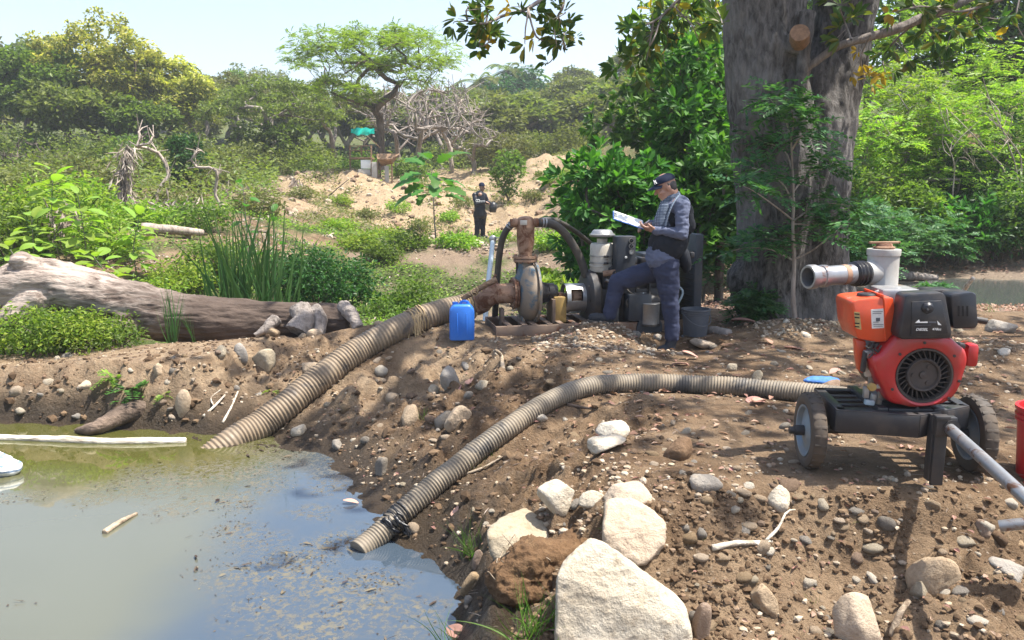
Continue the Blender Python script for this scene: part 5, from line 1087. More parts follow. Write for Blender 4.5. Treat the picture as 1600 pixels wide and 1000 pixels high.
M['rubber'] = worn('rubber', (0.040, 0.037, 0.033), 0.6, 0.0, (0.20, 0.15, 0.10), .5, 7)
M['wrap'] = worn('wrap', (0.014, 0.014, 0.016), 0.32, 0.0, (0.10, 0.08, 0.06), .25, 20, bmp=.6)
M['hose'] = worn('hose', (0.190, 0.145, 0.098), 0.62, 0.0, (0.26, 0.185, 0.115), .8, 4, (0.11, 0.09, 0.075), .3, .2)
M['hose_b'] = worn('hose_b', (0.180, 0.152, 0.114), 0.62, 0.0, (0.24, 0.185, 0.125), .75, 4, (0.095, 0.085, 0.075), .3, .2)
M['rope'] = plain('rope', (0.42, 0.30, 0.16), 0.9, 0, .4, 60)
M['bluepipe'] = worn('bluepipe', (0.38, 0.47, 0.52), 0.5, 0.0, (0.35, 0.30, 0.24), .4, 9)
M['planks'] = bark_mat('planks', (0.30, 0.20, 0.13), (0.14, 0.085, 0.05), (3, 14, 14))
M['concrete'] = plain('concrete', (0.40, 0.37, 0.33), 0.9, 0, .2, 12)
M['tarp'] = leaf_mat('tarp', [(0.02, 0.50, 0.42), (0.03, 0.55, 0.46)], 0.35, 0.45, (1, 1, 1))

# ------------------------------------------------------------------ corrugated suction hoses
def corrugated(path, rad, pitch, depth, n=26):
    L = np.concatenate([[0], np.cumsum(np.linalg.norm(np.diff(path, axis=0), axis=1))]); m = int(L[-1] / (pitch / 6)); s = np.linspace(0, L[-1], m); P = np.stack([np.interp(s, L, path[:, k]) for k in range(3)], 1)
    ph = (s / pitch) % 1.0; prof = np.where(ph < .5, 1, 0) * .0 + np.clip(np.sin(ph * 2 * pi) * 1.6, -1, 1)
    wob = 1 + .02 * fbm(s * 2.2, s * 0, oct=2, seed=8)
    g = G(); g.tube(P + np.stack([fbm(s * 3, s * 0 + k, oct=2, seed=k) for k in (1, 2, 3)], 1) * rad * .10, rad * wob * (1 + depth * prof * (.8 + .35 * fbm(s * 14, s * 0, oct=2, seed=9))), n, True, 3, .025); return g
def coil(g, path, i0, i1, rad, turns, tr, rng):
    P = path[i0:i1]; T = np.gradient(P, axis=0); T /= np.linalg.norm(T, axis=1)[:, None]; n = turns * 14; Q = []
    for k in range(n):
        u = k / (n - 1); j = int(u * (len(P) - 1)); t = T[j]; a = k * 2 * pi / 14; s = np.cross(t, [0, 0, 1.0]); s /= np.linalg.norm(s); w_ = np.cross(s, t); Q.append(P[j] + (s * cos(a) + w_ * sin(a)) * (rad + rng.normal(0, .004)) + t * rng.normal(0, .006))
    g.tube(Q, tr, 5, True)
rng = np.random.default_rng(51)
ha = thing("suction_hose", "thick brown corrugated suction hose running from the pond up to the pump inlet", "hose", HOSE_A[len(HOSE_A) // 2], group="corrugated suction hoses")
corrugated(HOSE_A, RA, 0.0345, 0.055, 30).build("hose_body", M['hose'], ha, sharp=None)
g = G(); nA = len(HOSE_A); coil(g, HOSE_A, int(nA * .955), nA - 2, RA * 1.02, 7, .010, rng); coil(g, HOSE_A, int(nA * .965), nA - 2, RA * 1.06, 4, .012, rng); g.build("rope_binding", M['rope'], ha, sharp=None)
g = G(); j = int(nA * .80)
coil(g, HOSE_A, j - 14, j + 14, RA * 1.06, 5, .008, rng)
for k in range(9):
    p = HOSE_A[j + rng.integers(-14, 14)] + np.array([rng.normal(.02, .03), -RA * 1.02, .02]); g.tube(spline([p + [0, 0.03, .06], p, p - [rng.normal(0, .02), .02, .10], p - [rng.normal(0, .03), .02, .10 + rng.uniform(.03, .12)]], n=8), np.linspace(.012, .006, 8), 5, True, k, .3)
g.build("frayed_strap", M['rope'], ha, sharp=None)
hb = thing("suction_hose", "thinner grey corrugated hose curving from the pond behind the engine cart", "hose", HOSE_B[len(HOSE_B) // 2], group="corrugated suction hoses")
corrugated(HOSE_B, RB, 0.0225, 0.06, 24).build("hose_body", M['hose_b'], hb, sharp=None)
g = G(); j = int(len(HOSE_B) * .075)
for k in range(9):
    a = rng.uniform(0, 6.28); p = HOSE_B[j + rng.integers(-18, 18)] + np.array([cos(a) * RB * 1.05, -RB * .9, sin(a) * RB]); g.tube(spline([p, p + [rng.normal(.03, .02), -.02, -.03], p + [rng.normal(.05, .03), -.03, rng.uniform(-.12, -.04)]], n=6), np.linspace(.014, .006, 6), 5, True, k, .4)
coil(g, HOSE_B, j - 20, j + 20, RB * 1.07, 4, .006, rng); g.build("rag_tie", M['wrap'], hb, sharp=None)

# ------------------------------------------------------------------ the big pump and its engine on a skid
SK = R(12); o0 = np.array([0.0, 8.07, 0.0]); SU = np.array([cos(SK), sin(SK), 0]); SV = np.array([-sin(SK), cos(SK), 0]); ZZ = np.array([0, 0, 1.0])
def LU(u, v, z): return o0 + SU * u + SV * v + ZZ * z
def pu(px, py, v=.35):
    d = ray(px, py); t = (v - (CAM - o0) @ SV) / (d @ SV); return CAM + d * t
Rsk = Matrix.Rotation(SK, 3, 'Z')
def plane_M(o, x, y):       # matrix with local x,y along the given world vectors
    x = Vector(x).normalized(); y = Vector(y).normalized(); z = x.cross(y); m = Matrix((x, y, z)).transposed().to_4x4(); m.translation = Vector([float(q) for q in o]); return m
pump = thing("pump_set", "rusty centrifugal pump and diesel engine bolted to one muddy steel skid", "pump", LU(.9, .3, 0))
def part(name, g, mat, parent=pump, sharp=40): return g.build(name, M[mat] if isinstance(mat, str) else mat, parent, sharp=sharp)
# skid
for v in (0.0, .62):
    g = G(); g.box(LU(.95, v, .055), (2.2, .012, .11), .002, Rsk); g.box(LU(.95, v + .03, .105), (2.2, .06, .01), .002, Rsk); g.box(LU(.95, v + .03, .006), (2.2, .06, .01), .002, Rsk); part("skid_rail", g, 'frame_mud')
g = G(); g.box(LU(-.155, .31, .055), (.012, .63, .11), .002, Rsk); part("skid_end", g, 'frame_mud')
g = G(); g.box(LU(2.05, .31, .055), (.012, .63, .11), .002, Rsk); part("skid_end", g, 'frame_mud')
for u in (-.02, .14, .24, .40, .52, .66, .82, 1.1, 1.5): g = G(); g.box(LU(u, .31, .112), (.055, .60, .016), .002, Rsk); part("crossbar", g, 'frame_mud')
# volute and pipes
C0 = pu(824, 456, .33); rv = (C0 - pu(824, 500, .33))[2] * 1.02
g = G(); g.lathe([(-.105, .05), (-.105, .13), (-.09, rv * .72), (-.055, rv * .93), (-.015, rv), (.03, rv), (.065, rv * .93), (.095, rv * .72), (.105, .13), (.105, .05)], C0, SU, 40, True, True)
g.lathe([(-.012, rv * 1.0), (-.012, rv * 1.075), (.012, rv * 1.075), (.012, rv * 1.0)], C0 + SU * .07, SU, 40); part("volute_casing", g, 'volute')
fz = pu(821, 404, .33)
g = G(); nk = spline([C0 + ZZ * rv * .35 - SU * .01, C0 + ZZ * rv * .8 - SU * .02, (fz + C0) / 2 + ZZ * .10 - SU * .01, fz - ZZ * .012], n=10); g.tube(nk, [.13, .125, .12, .11, .10, .092, .086, .083, .083, .085], 24, False); part("volute_neck", g, 'volute')
g = G(); g.lathe([(-.03, .085), (-.03, .125), (-.004, .125), (-.004, .085)], fz, ZZ, 28); g.lathe([(.004, .085), (.004, .128), (.026, .128), (.026, .085)], fz, ZZ, 28); part("discharge_flange", g, 'rust')
for k in range(8): a = k * pi / 4 + .3; g = G(); g.cyl(fz + [cos(a) * .108, sin(a) * .108, -.045], fz + [cos(a) * .108, sin(a) * .108, .042], .010, n=6); part("flange_bolt", g, 'rust')
tz = pu(823, 338, .33)[2] - fz[2]
g = G(); g.lathe([(.026, .070), (.07, .072), (.15, .088), (.17, .090), (tz - .13, .090), (tz - .12, .094), (tz - .10, .094), (tz - .09, .090), (tz - .06, .094), (tz - .03, .088), (tz - .01, .068), (tz, .035), (tz + .003, 0)], fz, ZZ, 30); part("discharge_pipe", g, 'rust')
g = G(); g.box(fz + ZZ * (tz - .06) - np.array([.02, .092, 0]), (.07, .012, .05), .004); part("nameplate", g, 'cream')
ct = fz + ZZ * (tz - .065); g = G(); g.cyl(ct - SU * .16, ct + SU * .17, .040, n=18); g.cyl(ct - SU * .13, ct - SU * .095, .047, n=18); g.cyl(ct + SU * .095, ct + SU * .13, .047, n=18); part("cross_pipe", g, 'rust')
g = G(); g.cyl(fz - ZZ * .02 + np.array([-.085, -.02, 0]), fz - ZZ * .24 + np.array([-.08, -.02, 0]), .016, n=8); part("drain_pipe", g, 'dark_metal')
# inlet
fi = C0 - SU * .13 - ZZ * .01
g = G(); g.lathe([(0, .09), (0, .165), (.022, .165), (.022, .09)], fi - SU * .03, SU, 30); g.lathe([(0, .09), (0, .158), (.02, .158), (.02, .09)], fi, SU, 30); part("inlet_flange", g, 'rust')
for k in range(8): a = k * pi / 4 + .2; q = fi + SV * cos(a) * .138 + ZZ * sin(a) * .138; g = G(); g.cyl(q - SU * .05, q + SU * .04, .011, n=6); part("flange_bolt", g, 'rust')
ip = spline([fi - SU * .02, fi - SU * .14, fi - SU * .26 - ZZ * .015, HOSE_A[-1] + (HOSE_A[-1] - HOSE_A[-40]) * .35, HOSE_A[-1], HOSE_A[-30]], n=24)
g = G(); g.tube(ip, .104, 26, False); part("inlet_elbow", g, 'rust')
for u in (6, 13): g = G(); g.tube([ip[u] - (ip[u + 1] - ip[u]) * .4, ip[u] + (ip[u + 1] - ip[u]) * .4], [.110, .110], 26); part("weld_ring", g, 'rust')
g = G(); hk = fi - SU * .22 + ZZ * .10; g.tube(spline([hk - SU * .02, hk + ZZ * .06 - SU * .01, hk + ZZ * .10 + SU * .02], n=8), .012, 6); g.tube(spline([hk + ZZ * .02 - SU * .02, hk + ZZ * .0 + SU * .04, hk - ZZ * .03 + SU * .03], n=8), .012, 6); part("lifting_lug", g, 'rust')
g = G(); g.box(LU(-.04, .33, .15), (.04, .10, .20), .004, Rsk); part("inlet_prop", g, 'frame_mud')
for sg in (-1, 1): g = G(); g.box(C0 - ZZ * (rv + .03) + SU * .06 * sg + SV * .02, (.03, .22, .16), .004, Rsk); part("casing_foot", g, 'volute')
# bearing housing, shaft, guard, flywheel
zs = pu(870, 463)[2]
def ax(px): q = pu(px, 463, .33); q[2] = C0[2] + (zs - C0[2]) * min(1, max(0, (px - 830) / 40)); return q
a0, a1 = ax(836), ax(869); g = G(); l = np.linalg.norm(a1 - a0); g.lathe([(0, .15), (l * .15, .135), (l * .4, .10), (l * .55, .085), (l * .6, .095), (l * .85, .095), (l * .9, .075), (l, .075)], a0, SU, 28, True, True); part("bearing_housing", g, 'dark_metal')
for k in range(6): a = k * pi / 3; q = a0 + SU * .03; g = G(); g.beam(q + (SV * cos(a) + ZZ * sin(a)) * .12, a0 + SU * l * .6 + (SV * cos(a) + ZZ * sin(a)) * .085, .016, .03, .002); part("housing_rib", g, 'dark_metal')
g = G(); g.cyl(a1 - SU * .02, ax(884), .030, n=14); g.cyl(ax(872), ax(879), .048, n=14); part("drive_shaft", g, 'rust')
g = G(); q = pu(872, 470, .30); g.box([q[0], q[1], .23], (.13, .20, .27), .01, Rsk); part("bearing_pedestal", g, 'yellow')
g = G(); q = pu(861, 480, .30); g.box([q[0], q[1], .22], (.035, .24, .25), .004, Rsk); part("bearing_pedestal", g, 'frame_mud')
gc = ax(896); rg = .155; gd0, gd1 = -.085, .085
for gd, tilt in ((gd0, 0), (gd1, 0)): g = G(); g.lathe([(gd - .022, rg - .006), (gd - .022, rg), (gd + .022, rg), (gd + .022, rg - .006), (gd - .022, rg - .006)], gc - ZZ * .02, SU, 32); part("guard_ring", g, 'grey_metal')
g = G()
for a in np.arange(0, 360, 1):
    pass
for a_, wd in ((90, 46), (200, 34), (330, 26), (262, 24)):
    aa = np.radians(np.linspace(a_ - wd, a_ + wd, 10)); V = []
    for a in aa:
        for u_, rr in ((gd0, rg), (gd1, rg), (gd1, rg - .008), (gd0, rg - .008)): V.append(gc - ZZ * .02 + SU * u_ + (SV * -cos(a) + ZZ * sin(a)) * rr)
    F = []
    for i in range(9):
        for k in range(4): F.append((i * 4 + k, i * 4 + (k + 1) % 4, (i + 1) * 4 + (k + 1) % 4, (i + 1) * 4 + k))
    F += [(0, 1, 2, 3), (39, 38, 37, 36)]; g.add(V, F)
part("guard_shell", g, 'grey_metal')
g = G(); g.cyl(ax(886), ax(906), .075, n=20); g.cyl(ax(892), ax(900), .095, n=20); part("coupling", g, 'rust')
fw = ax(918) - ZZ * .02; g = G(); g.lathe([(-.05, .05), (-.05, .20), (-.035, .27), (-.01, .295), (.05, .30), (.07, .285), (.10, .20), (.12, .10)], fw, SU, 40, True, True); part("flywheel_housing", g, 'dark_metal')
for k in range(10): a = k * pi / 5; q = fw - SU * .036 + (SV * cos(a) + ZZ * sin(a)) * .24; g = G(); g.cyl(q - SU * .016, q + SU * .01, .011, n=6); part("housing_bolt", g, 'dark_metal')
# engine
def ebox(name, u0, u1, v0, v1, z0, z1, mat, bev=.012): g = G(); g.box(LU((u0 + u1) / 2, (v0 + v1) / 2, (z0 + z1) / 2), (u1 - u0, v1 - v0, z1 - z0), bev, Rsk); return part(name, g, mat)
ebox("crankcase", .98, 1.86, .14, .52, .14, .44, 'dark_metal', .02); ebox("engine_block", 1.0, 1.84, .18, .48, .42, .68, 'dark_metal', .02)
for i in range(4): ebox("rocker_cover", 1.02 + i * .2, 1.19 + i * .2, .20, .46, .68, .76, 'black_paint', .02)
ebox("oil_sump", 1.05, 1.8, .18, .48, .06, .15, 'dark_metal', .02)
for i in range(5): ebox("cooling_rib", 1.04 + i * .15, 1.06 + i * .15, .12, .20, .20, .62, 'dark_metal', .003)
g = G(); g.tube(spline([LU(1.0, .16, .60), LU(1.15, .10, .62), LU(1.4, .10, .60), LU(1.6, .12, .62)], n=20), .032, 12); part("manifold", g, 'rust')
for u in (1.1, 1.3, 1.5, 1.7): g = G(); g.cyl(LU(u, .18, .61), LU(u, .08, .61), .028, n=12); part("manifold_stub", g, 'dark_metal')
g = G(); g.cyl(pu(946, 438, .12), pu(956, 441, .12), .022, n=12); part("bright_union", g, 'galv')
g = G(); g.cyl(LU(1.35, .06, .32), LU(1.55, .06, .32), .065, n=20); g.cyl(LU(1.55, .06, .32), LU(1.58, .06, .32), .05, n=20); part("starter_motor", g, 'dark_metal')
ebox("battery_box", 1.02, 1.12, .0, .14, .12, .36, 'panel_grey', .006); ebox("fuel_tank", 1.22, 1.47, -.02, .2, .12, .40, 'panel_grey', .015)
p = pu(1015, 490, .02); g = G(); g.lathe([(-.115, .095), (-.11, .10), (.105, .10), (.11, .104), (.115, .10), (.115, 0)], p, ZZ, 28, True); part("filter_canister", g, M['grey_metal'])
g = G(); g.lathe([(0, .112), (.02, .112)], p - ZZ * .12, ZZ, 28, True, True); part("canister_seat", g, 'dark_metal')
g = G(); q = pu(1014, 512, .0); g.lathe([(-.02, .11), (-.02, .14), (.02, .14), (.02, .11)], q, SV, 30, True, True); part("belt_pulley", g, 'panel_grey')
for k in range(7):
    s_ = LU(1.1 + .1 * k, .08 + rng.uniform(-.04, .04), .42 + rng.uniform(-.04, .1)); g = G(); g.tube(spline([s_, s_ + [rng.normal(0, .05), -.05, -.08], s_ + [rng.normal(.05, .08), -.03, rng.uniform(-.28, -.12)]], n=12), .007 if k % 2 else .011, 6); part("cable", g, 'rubber' if k % 3 else 'bluepipe')
# air cleaner
ap = pu(940, 424, .30); zt = pu(940, 380, .30)[2] - ap[2]; ra = .125
g = G(); g.lathe([(0, ra * .93), (.012, ra), (.05, ra), (.055, ra * 1.04), (.07, ra * 1.04), (.075, ra), (zt - .02, ra), (zt, ra * .9), (zt + .003, .05)], ap, ZZ, 32, True); part("air_cleaner", g, 'cream')
for zz in (.09, .16): g = G(); g.lathe([(zz, ra), (zz, ra + .006), (zz + .014, ra + .006), (zz + .014, ra)], ap, ZZ, 32); part("clamp_band", g, 'grey_metal')
for zz in (.097, .167): g = G(); g.box(ap + np.array([.03, -ra - .01, zz]), (.05, .02, .022), .004); part("band_clasp", g, 'dark_metal')
zc = pu(940, 359, .30)[2] - ap[2]
g = G(); g.lathe([(zt, .055), (zt + .05, .055)], ap, ZZ, 24); part("cleaner_neck", g, 'cream')
g = G(); g.lathe([(zc - .075, .06), (zc - .072, ra * .98), (zc - .06, ra * 1.08), (zc - .045, ra * 1.08), (zc - .04, ra * .95), (zc - .012, ra * .82), (zc, ra * .70), (zc + .003, 0)], ap, ZZ, 32); part("rain_cap", g, 'grey_metal')
# panel with gauges, radiator
pl, pr = pu(961, 369, .10), pu(991, 369, .10); zb = .40; pc = (pl + pr) / 2
g = G(); g.box([pc[0], pc[1] + .03, (pl[2] + zb) / 2], (np.linalg.norm(pr - pl) * .98, .16, pl[2] - zb), .012, Rsk); part("control_cabinet", g, 'panel_grey')
for py, r_ in ((376, .026), (384.5, .026), (393.5, .027)):
    q = pu(986.5, py, .045); g = G(); g.lathe([(0, r_), (.014, r_), (.014, r_ * .78), (.008, r_ * .76)], q + SV * .005, -SV, 20); gg = part("gauge", g, 'grey_metal')
    g2 = G(); g2.lathe([(.006, .0), (.006, r_ * .76)], q + SV * .005, -SV, 20); g2.build("dial", M['white'] if py > 390 else M['black_plastic'], gg, sharp=40)
    g2 = G(); g2.beam(q - SV * .004, q - SV * .004 + SU * .010 + ZZ * .012, .003, .002); g2.build("needle", M['black_plastic'] if py > 390 else M['white'], gg)
q = pu(978, 402, .045); g = G(); g.lathe([(0, .013), (.012, .011), (.013, 0)], q, -SV, 14); part("push_button", g, 'white')
ebox("radiator", 1.93, 2.02, -.02, .62, .12, pu(1070, 365, .1)[2], 'panel_grey', .012)
for i in range(12): ebox("radiator_fin", 1.915, 1.93, .02, .58, .18 + i * .058, .19 + i * .058, 'dark_metal', .001)
ebox("engine_cowl", 1.45, 1.93, .22, .5, .70, .80, 'panel_grey', .02)
g = G(); g.tube(spline([LU(1.84, .3, .70), LU(1.88, .3, .74), LU(1.93, .3, .76)], n=8), .03, 10); part("coolant_hose", g, 'rubber')

# loose hoses at the pump
def hose_thing(name, label, pts, r, mat, cat="hose", seed=1, n=14):
    P = spline(pts, step=.03); t = thing(name, label, cat, P[-1]); g = G(); g.tube(P, r, n, True, seed, .06); g.build("hose_body", M[mat] if mat in M else mat, t, sharp=None); return t, P
t, P = hose_thing("black_hose", "black rubber hose arching down from the tall rusty pipe to the ground behind the jerrycan", [ct - SU * .10, pu(800, 350, .36), pu(787, 368, .42), pu(780, 400, .5), pu(776, 450, .58), pu(773, 500, .66), pu(771, 524, .72)], .034, 'rubber')
for i in (2, 3): g = G(); g.tube([P[i] - (P[i + 1] - P[i]) * .25, P[i] + (P[i + 1] - P[i]) * .25], [.040, .040], 14); g.build("hose_clip", M['galv'], t)
t, P = hose_thing("black_hose", "thick black rubber hose arching right from the tall rusty pipe down to the engine", [ct + SU * .12, pu(862, 350, .34), pu(880, 362, .34), pu(896, 384, .33), pu(908, 408, .32), pu(916, 432, .31)], .043, 'rubber')
for i in (2, 3): g = G(); g.tube([P[i] - (P[i + 1] - P[i]) * .25, P[i] + (P[i + 1] - P[i]) * .25], [.050, .050], 14); g.build("hose_clip", M['galv'], t)
hose_thing("black_hose", "thin black hose behind the thick arching one, leading back over the bank", [ct + SU * .10 + SV * .05, pu(858, 343, .6), pu(880, 350, 1.0), pu(905, 366, 1.4), pu(930, 388, 1.8), pu(950, 420, 2.0)], .028, 'rubber')
t, P = hose_thing("blue_pipe", "pale blue plastic pipe leaning upright behind the pump inlet", [at(756, 535, 9.0), at(758, 505, 9.2), at(762, 450, 9.6), at(767, 405, 10.0), at(770, 376, 10.3)], .030, 'bluepipe', "pipe")
g = G(); e = P[-1]; g.sphere(e + [0, 0, .02], .05, 2, (1, .8, 1)); g.cyl(e - [0, 0, .04], e + [0, 0, .02], .042); g.build("valve", M['galv'], t); g = G(); g.beam(e + [.0, -.02, .05], e + [.12, -.02, .03], .02, .01, .003); g.build("lever", M['grey_metal'], t)
p0, p1 = pu(722, 468, .20), pu(776, 437, .20); t = thing("wooden_pole", "weathered wooden pole tied above the pump's inlet elbow", "pole", p0); g = G(); g.tube(spline([p0, (p0 + p1) / 2 + [0, 0, .012], p1], n=14), np.linspace(.026, .032, 14), 8, True, 4, .15); g.build("pole", M['planks'], t, sharp=None)
g = G(); coil(g, spline([p0, p1], n=40), 8, 22, .034, 4, .006, rng); g.build("lashing", M['rope'], t, sharp=None)

# jerrycan, buckets
b = ground(722, 530); jw, jh, jd = .245, .355, .19
t = thing("jerrycan", "blue plastic jerrycan standing beside the corrugated hose's upper end", "jerrycan", b, rotz=.06)
g = G(); g.prism([(-jw / 2, 0), (jw / 2, 0), (jw / 2, jh - .055), (jw / 2 - .04, jh), (-jw / 2 + .04, jh), (-jw / 2, jh - .055)], jd, plane_M((0, jd / 2, 0), (1, 0, 0), (0, 0, 1)), .022); g.build("can_body", M['blue_plastic'], t, local=True)
for x in (-.045, .045): g = G(); g.box((x, -jd / 2 - .001, jh * .46), (.012, .010, jh * .62), .004); g.build("moulded_rib", M['blue_plastic'], t, local=True)
g = G(); g.lathe([(0, .028), (.022, .028), (.024, .0)], (-.065, 0, jh - .004), (0, 0, 1), 20); g.build("cap", M['blue_plastic'], t, local=True)
g = G(); g.tube(spline([(-.02, 0, jh - .005), (0, 0, jh + .022), (.05, 0, jh + .022), (.07, 0, jh - .005)], n=12), .013, 8); g.build("handle", M['blue_plastic'], t, local=True)
def bucket(name, label, base, r0, r1, h, mat, hmat, ang, open_=True, droop=.12):
    t = thing(name, label, "bucket", base); g = G()
    g.lathe([(0, .0), (0, r0 * .97), (.006, r0), (h * .80, r0 + (r1 - r0) * .80), (h * .805, r1 + .008), (h * .825, r1 + .008), (h * .83, r1), (h * .87, r1), (h * .875, r1 + .010), (h * .895, r1 + .010), (h * .90, r1), (h * .95, r1 + .001), (h * .955, r1 + .012), (h, r1 + .012), (h, r1 - .006), (.02, r0 - .006), (.02, 0)], (0, 0, 0), (0, 0, 1), 36); g.build("bucket_body", M[mat], t, local=True)
    a = np.linspace(0, pi, 20); d = np.array([cos(ang), sin(ang), 0]); e = np.array([sin(ang), -cos(ang), 0]) ; Q = [d * (r1 + .013) * cos(k) + e * (r1 + .016) * sin(k) * .98 + np.array([0, 0, h * .86 - droop * sin(k)]) for k in a]; g = G(); g.tube(Q, .004, 6); g.build("handle", M[hmat], t, local=True)
    for sg in (-1, 1): g = G(); g.cyl(d * sg * r1, d * sg * (r1 + .02), .014, n=10); g.build("handle_boss", M[mat], t, local=True)
    return t
b = ground(1086, 524); bucket("bucket", "dark grey ribbed bucket behind the inspector's leg", b, .118, .137, .275, 'bucket_grey', 'bucket_grey', 0.35)
b = at(1636, 706, 4.12); b[2] = h1(b[0], b[1]); bucket("bucket", "red plastic bucket with white wire handle at the frame's edge", b, .130, .152, .385, 'red_plastic', 'white', 0.5, droop=.16)

# ------------------------------------------------------------------ the red diesel pump on its two-wheeled cart
CA = R(-4); c0 = np.array([2.03, 4.23, 0.0]); CU = np.array([cos(CA), sin(CA), 0]); CV = np.array([-sin(CA), cos(CA), 0]); Rct = Matrix.Rotation(CA, 3, 'Z')
def CL(u, v, z): return c0 + CU * u + CV * v + ZZ * z
def cp(px, py, v):
    d = ray(px, py); t = (v - (CAM - c0) @ CV) / (d @ CV); return CAM + d * t
def zp(X, Y, v): return cp(1310 + X / 4.762, 440 + Y / 4.762, v)     # from the enlarged view of the engine
cart = thing("engine_cart", "red diesel engine and water pump on a black two-wheeled cart", "pump cart", c0)
def cpart(name, g, mat, parent=cart, sharp=40): return g.build(name, M[mat], parent, sharp=sharp)
zg = h1(c0[0] - .4, c0[1]); RW = .205
for sg in (-1, 1):
    wc = CL(.425 * sg, 0, RW - .006); w_ = bpy.data.objects.new("wheel", None); COL.objects.link(w_); w_.parent = cart; w_.location = tuple(wc - c0)
    g = G(); hw = .040; g.lathe([(-hw * .7, RW * .66), (-hw * .95, RW * .72), (-hw, RW * .84), (-hw * .85, RW * .95), (-hw * .5, RW * .99), (0, RW), (hw * .5, RW * .99), (hw * .85, RW * .95), (hw, RW * .84), (hw * .95, RW * .72), (hw * .7, RW * .66)], wc, CU, 44)
    for k in range(26):
        a = k * 2 * pi / 26
        for s2 in (-1, 1): q = wc + (CV * cos(a + .12 * s2) + ZZ * sin(a + .12 * s2)) * RW * .985 + CU * .017 * s2; g.beam(q - CU * .014, q + CU * .014, .016, .006, .001, up=(CV * cos(a) + ZZ * sin(a)))
    g.build("tyre", M['tyre'], w_)
    g = G(); g.lathe([(-.034, .02), (-.030, RW * .30), (-.014, RW * .42), (-.012, RW * .58), (-.036, RW * .63), (-.038, RW * .68), (.038, RW * .68), (.036, RW * .63), (.012, RW * .58), (.014, RW * .42), (.03, RW * .3), (.034, .02)], wc, CU, 36, True, True); g.build("rim", M['rim_blue'], w_)
    g = G(); g.cyl(wc - CU * .085, wc + CU * .085, .028, n=18); g.cyl(wc + CU * .085 * sg, wc + CU * .11 * sg, .020, n=14); g.build("hub", M['dark_metal'], w_)
g = G(); g.cyl(CL(-.40, 0, RW), CL(.40, 0, RW), .020, n=12); cpart("axle", g, 'dark_metal')
TP = [(-.33, .28), (-.35, -.18), (.03, -.26), (.36, -.06), (.37, .27)]; ZT = .362
for i in range(5):
    a, b_ = TP[i], TP[(i + 1) % 5]; g = G(); g.beam(CL(*a, ZT - .055), CL(*b_, ZT - .055), .010, .105, .002); d = np.array([b_[0] - a[0], b_[1] - a[1]]); d /= np.linalg.norm(d); n_ = np.array([-d[1], d[0]]) * .022
    g.beam(CL(a[0] + n_[0], a[1] + n_[1], ZT), CL(b_[0] + n_[0], b_[1] + n_[1], ZT), .050, .010, .002); g.beam(CL(a[0] + n_[0], a[1] + n_[1], ZT - .11), CL(b_[0] + n_[0], b_[1] + n_[1], ZT - .11), .045, .010, .002); cpart("tray_side", g, 'black_paint')
for v, u1 in ((.16, .35), (.07, .35), (-.02, .34), (-.11, .25)): g = G(); g.beam(CL(-.33, v, ZT - .012), CL(u1, v, ZT - .012), .040, .012, .002); cpart("tray_slat", g, 'black_paint')
for u in (-.12, .16): g = G(); g.beam(CL(u, -.18, ZT + .002), CL(u, .30, ZT + .002), .05, .03, .003); cpart("engine_rail", g, 'black_paint')
for sg in (-1, 1): g = G(); g.beam(CL(.33 * sg, 0, ZT - .12), CL(.36 * sg, 0, RW - .02), .06, .012, .002); cpart("axle_bracket", g, 'black_paint')
nl = cp(1468, 700, -.285)
g = G(); g.beam([nl[0], nl[1], .375], [nl[0] - .004, nl[1], .012], .062, .018, .003, up=(0, 1, 0)); g.beam([nl[0] - .035, nl[1] + .03, .37], [nl[0] - .035, nl[1] + .03, .03], .012, .05, .002, up=(0, 1, 0)); cpart("stand_leg", g, 'dark_metal')
g = G(); q = cp(1476, 668, -.30); g.box([q[0], q[1], .325], (.10, .05, .10), .008, Rct); g.box([q[0] - .03, q[1] - .02, .375], (.07, .05, .02), .004, Rct); g.cyl([q[0] + .02, q[1] - .03, .32], [q[0] + .02, q[1] + .06, .32], .042, n=18); cpart("hitch_socket", g, 'dark_metal')
d1 = at(1650, 823, 2.95); g = G(); dp = spline([[q[0] + .018, q[1] + .03, .322], ([q[0] + .02, q[1], .322] + d1) / 2, d1, d1 + (d1 - [q[0] + .02, q[1], .322]) * .25], n=20); g.tube(dp, .0285, 18, True); cpart("drawbar", g, 'galv')
g = G(); e_ = dp[-1]; g.cyl(e_ - CU * .22, e_ + CU * .22, .020, n=14); cpart("drawbar_handle", g, 'galv')
# --- engine
FC = zp(640, 700, -.20)         # fan centre
OUT = [(440, 395), (300, 545), (258, 560), (262, 650), (330, 800), (385, 900), (470, 925), (560, 942), (640, 938), (745, 925), (840, 885), (905, 800), (950, 670), (972, 590), (955, 510), (905, 470), (830, 412), (640, 385)]
oc = np.array([[(zp(x, y, -.20) - FC) @ CU, (zp(x, y, -.20) - FC)[2]] for x, y in OUT]); oc = spline(np.vstack([oc, oc[:1]]), n=97)[:-1]
th = np.arctan2(oc[:, 1], oc[:, 0]); o_ = np.argsort(th); rr_ = np.hypot(oc[:, 0], oc[:, 1])[o_]; th = th[o_]; TH = np.linspace(-pi, pi, 72, endpoint=False); RO = np.interp(TH, np.concatenate([th - 2 * pi, th, th + 2 * pi]), np.tile(rr_, 3))
RH = .142; V = []; rings = [(RO * 1.0, .15), (RO * 1.0, .05), (RO * .985, .018), (RO * .95, .003), (RO * .90, 0.0), (np.minimum(RO * .86, RH + .045), -.004), (np.full(72, RH + .012), -.006), (np.full(72, RH), 0.0), (np.full(72, RH), .05)]
for rad_, dv in rings:
    for k in range(72): V.append(FC + CU * cos(TH[k]) * rad_[k] + ZZ * sin(TH[k]) * rad_[k] + CV * (dv + .03 * (RO[k] > .20) * 0))
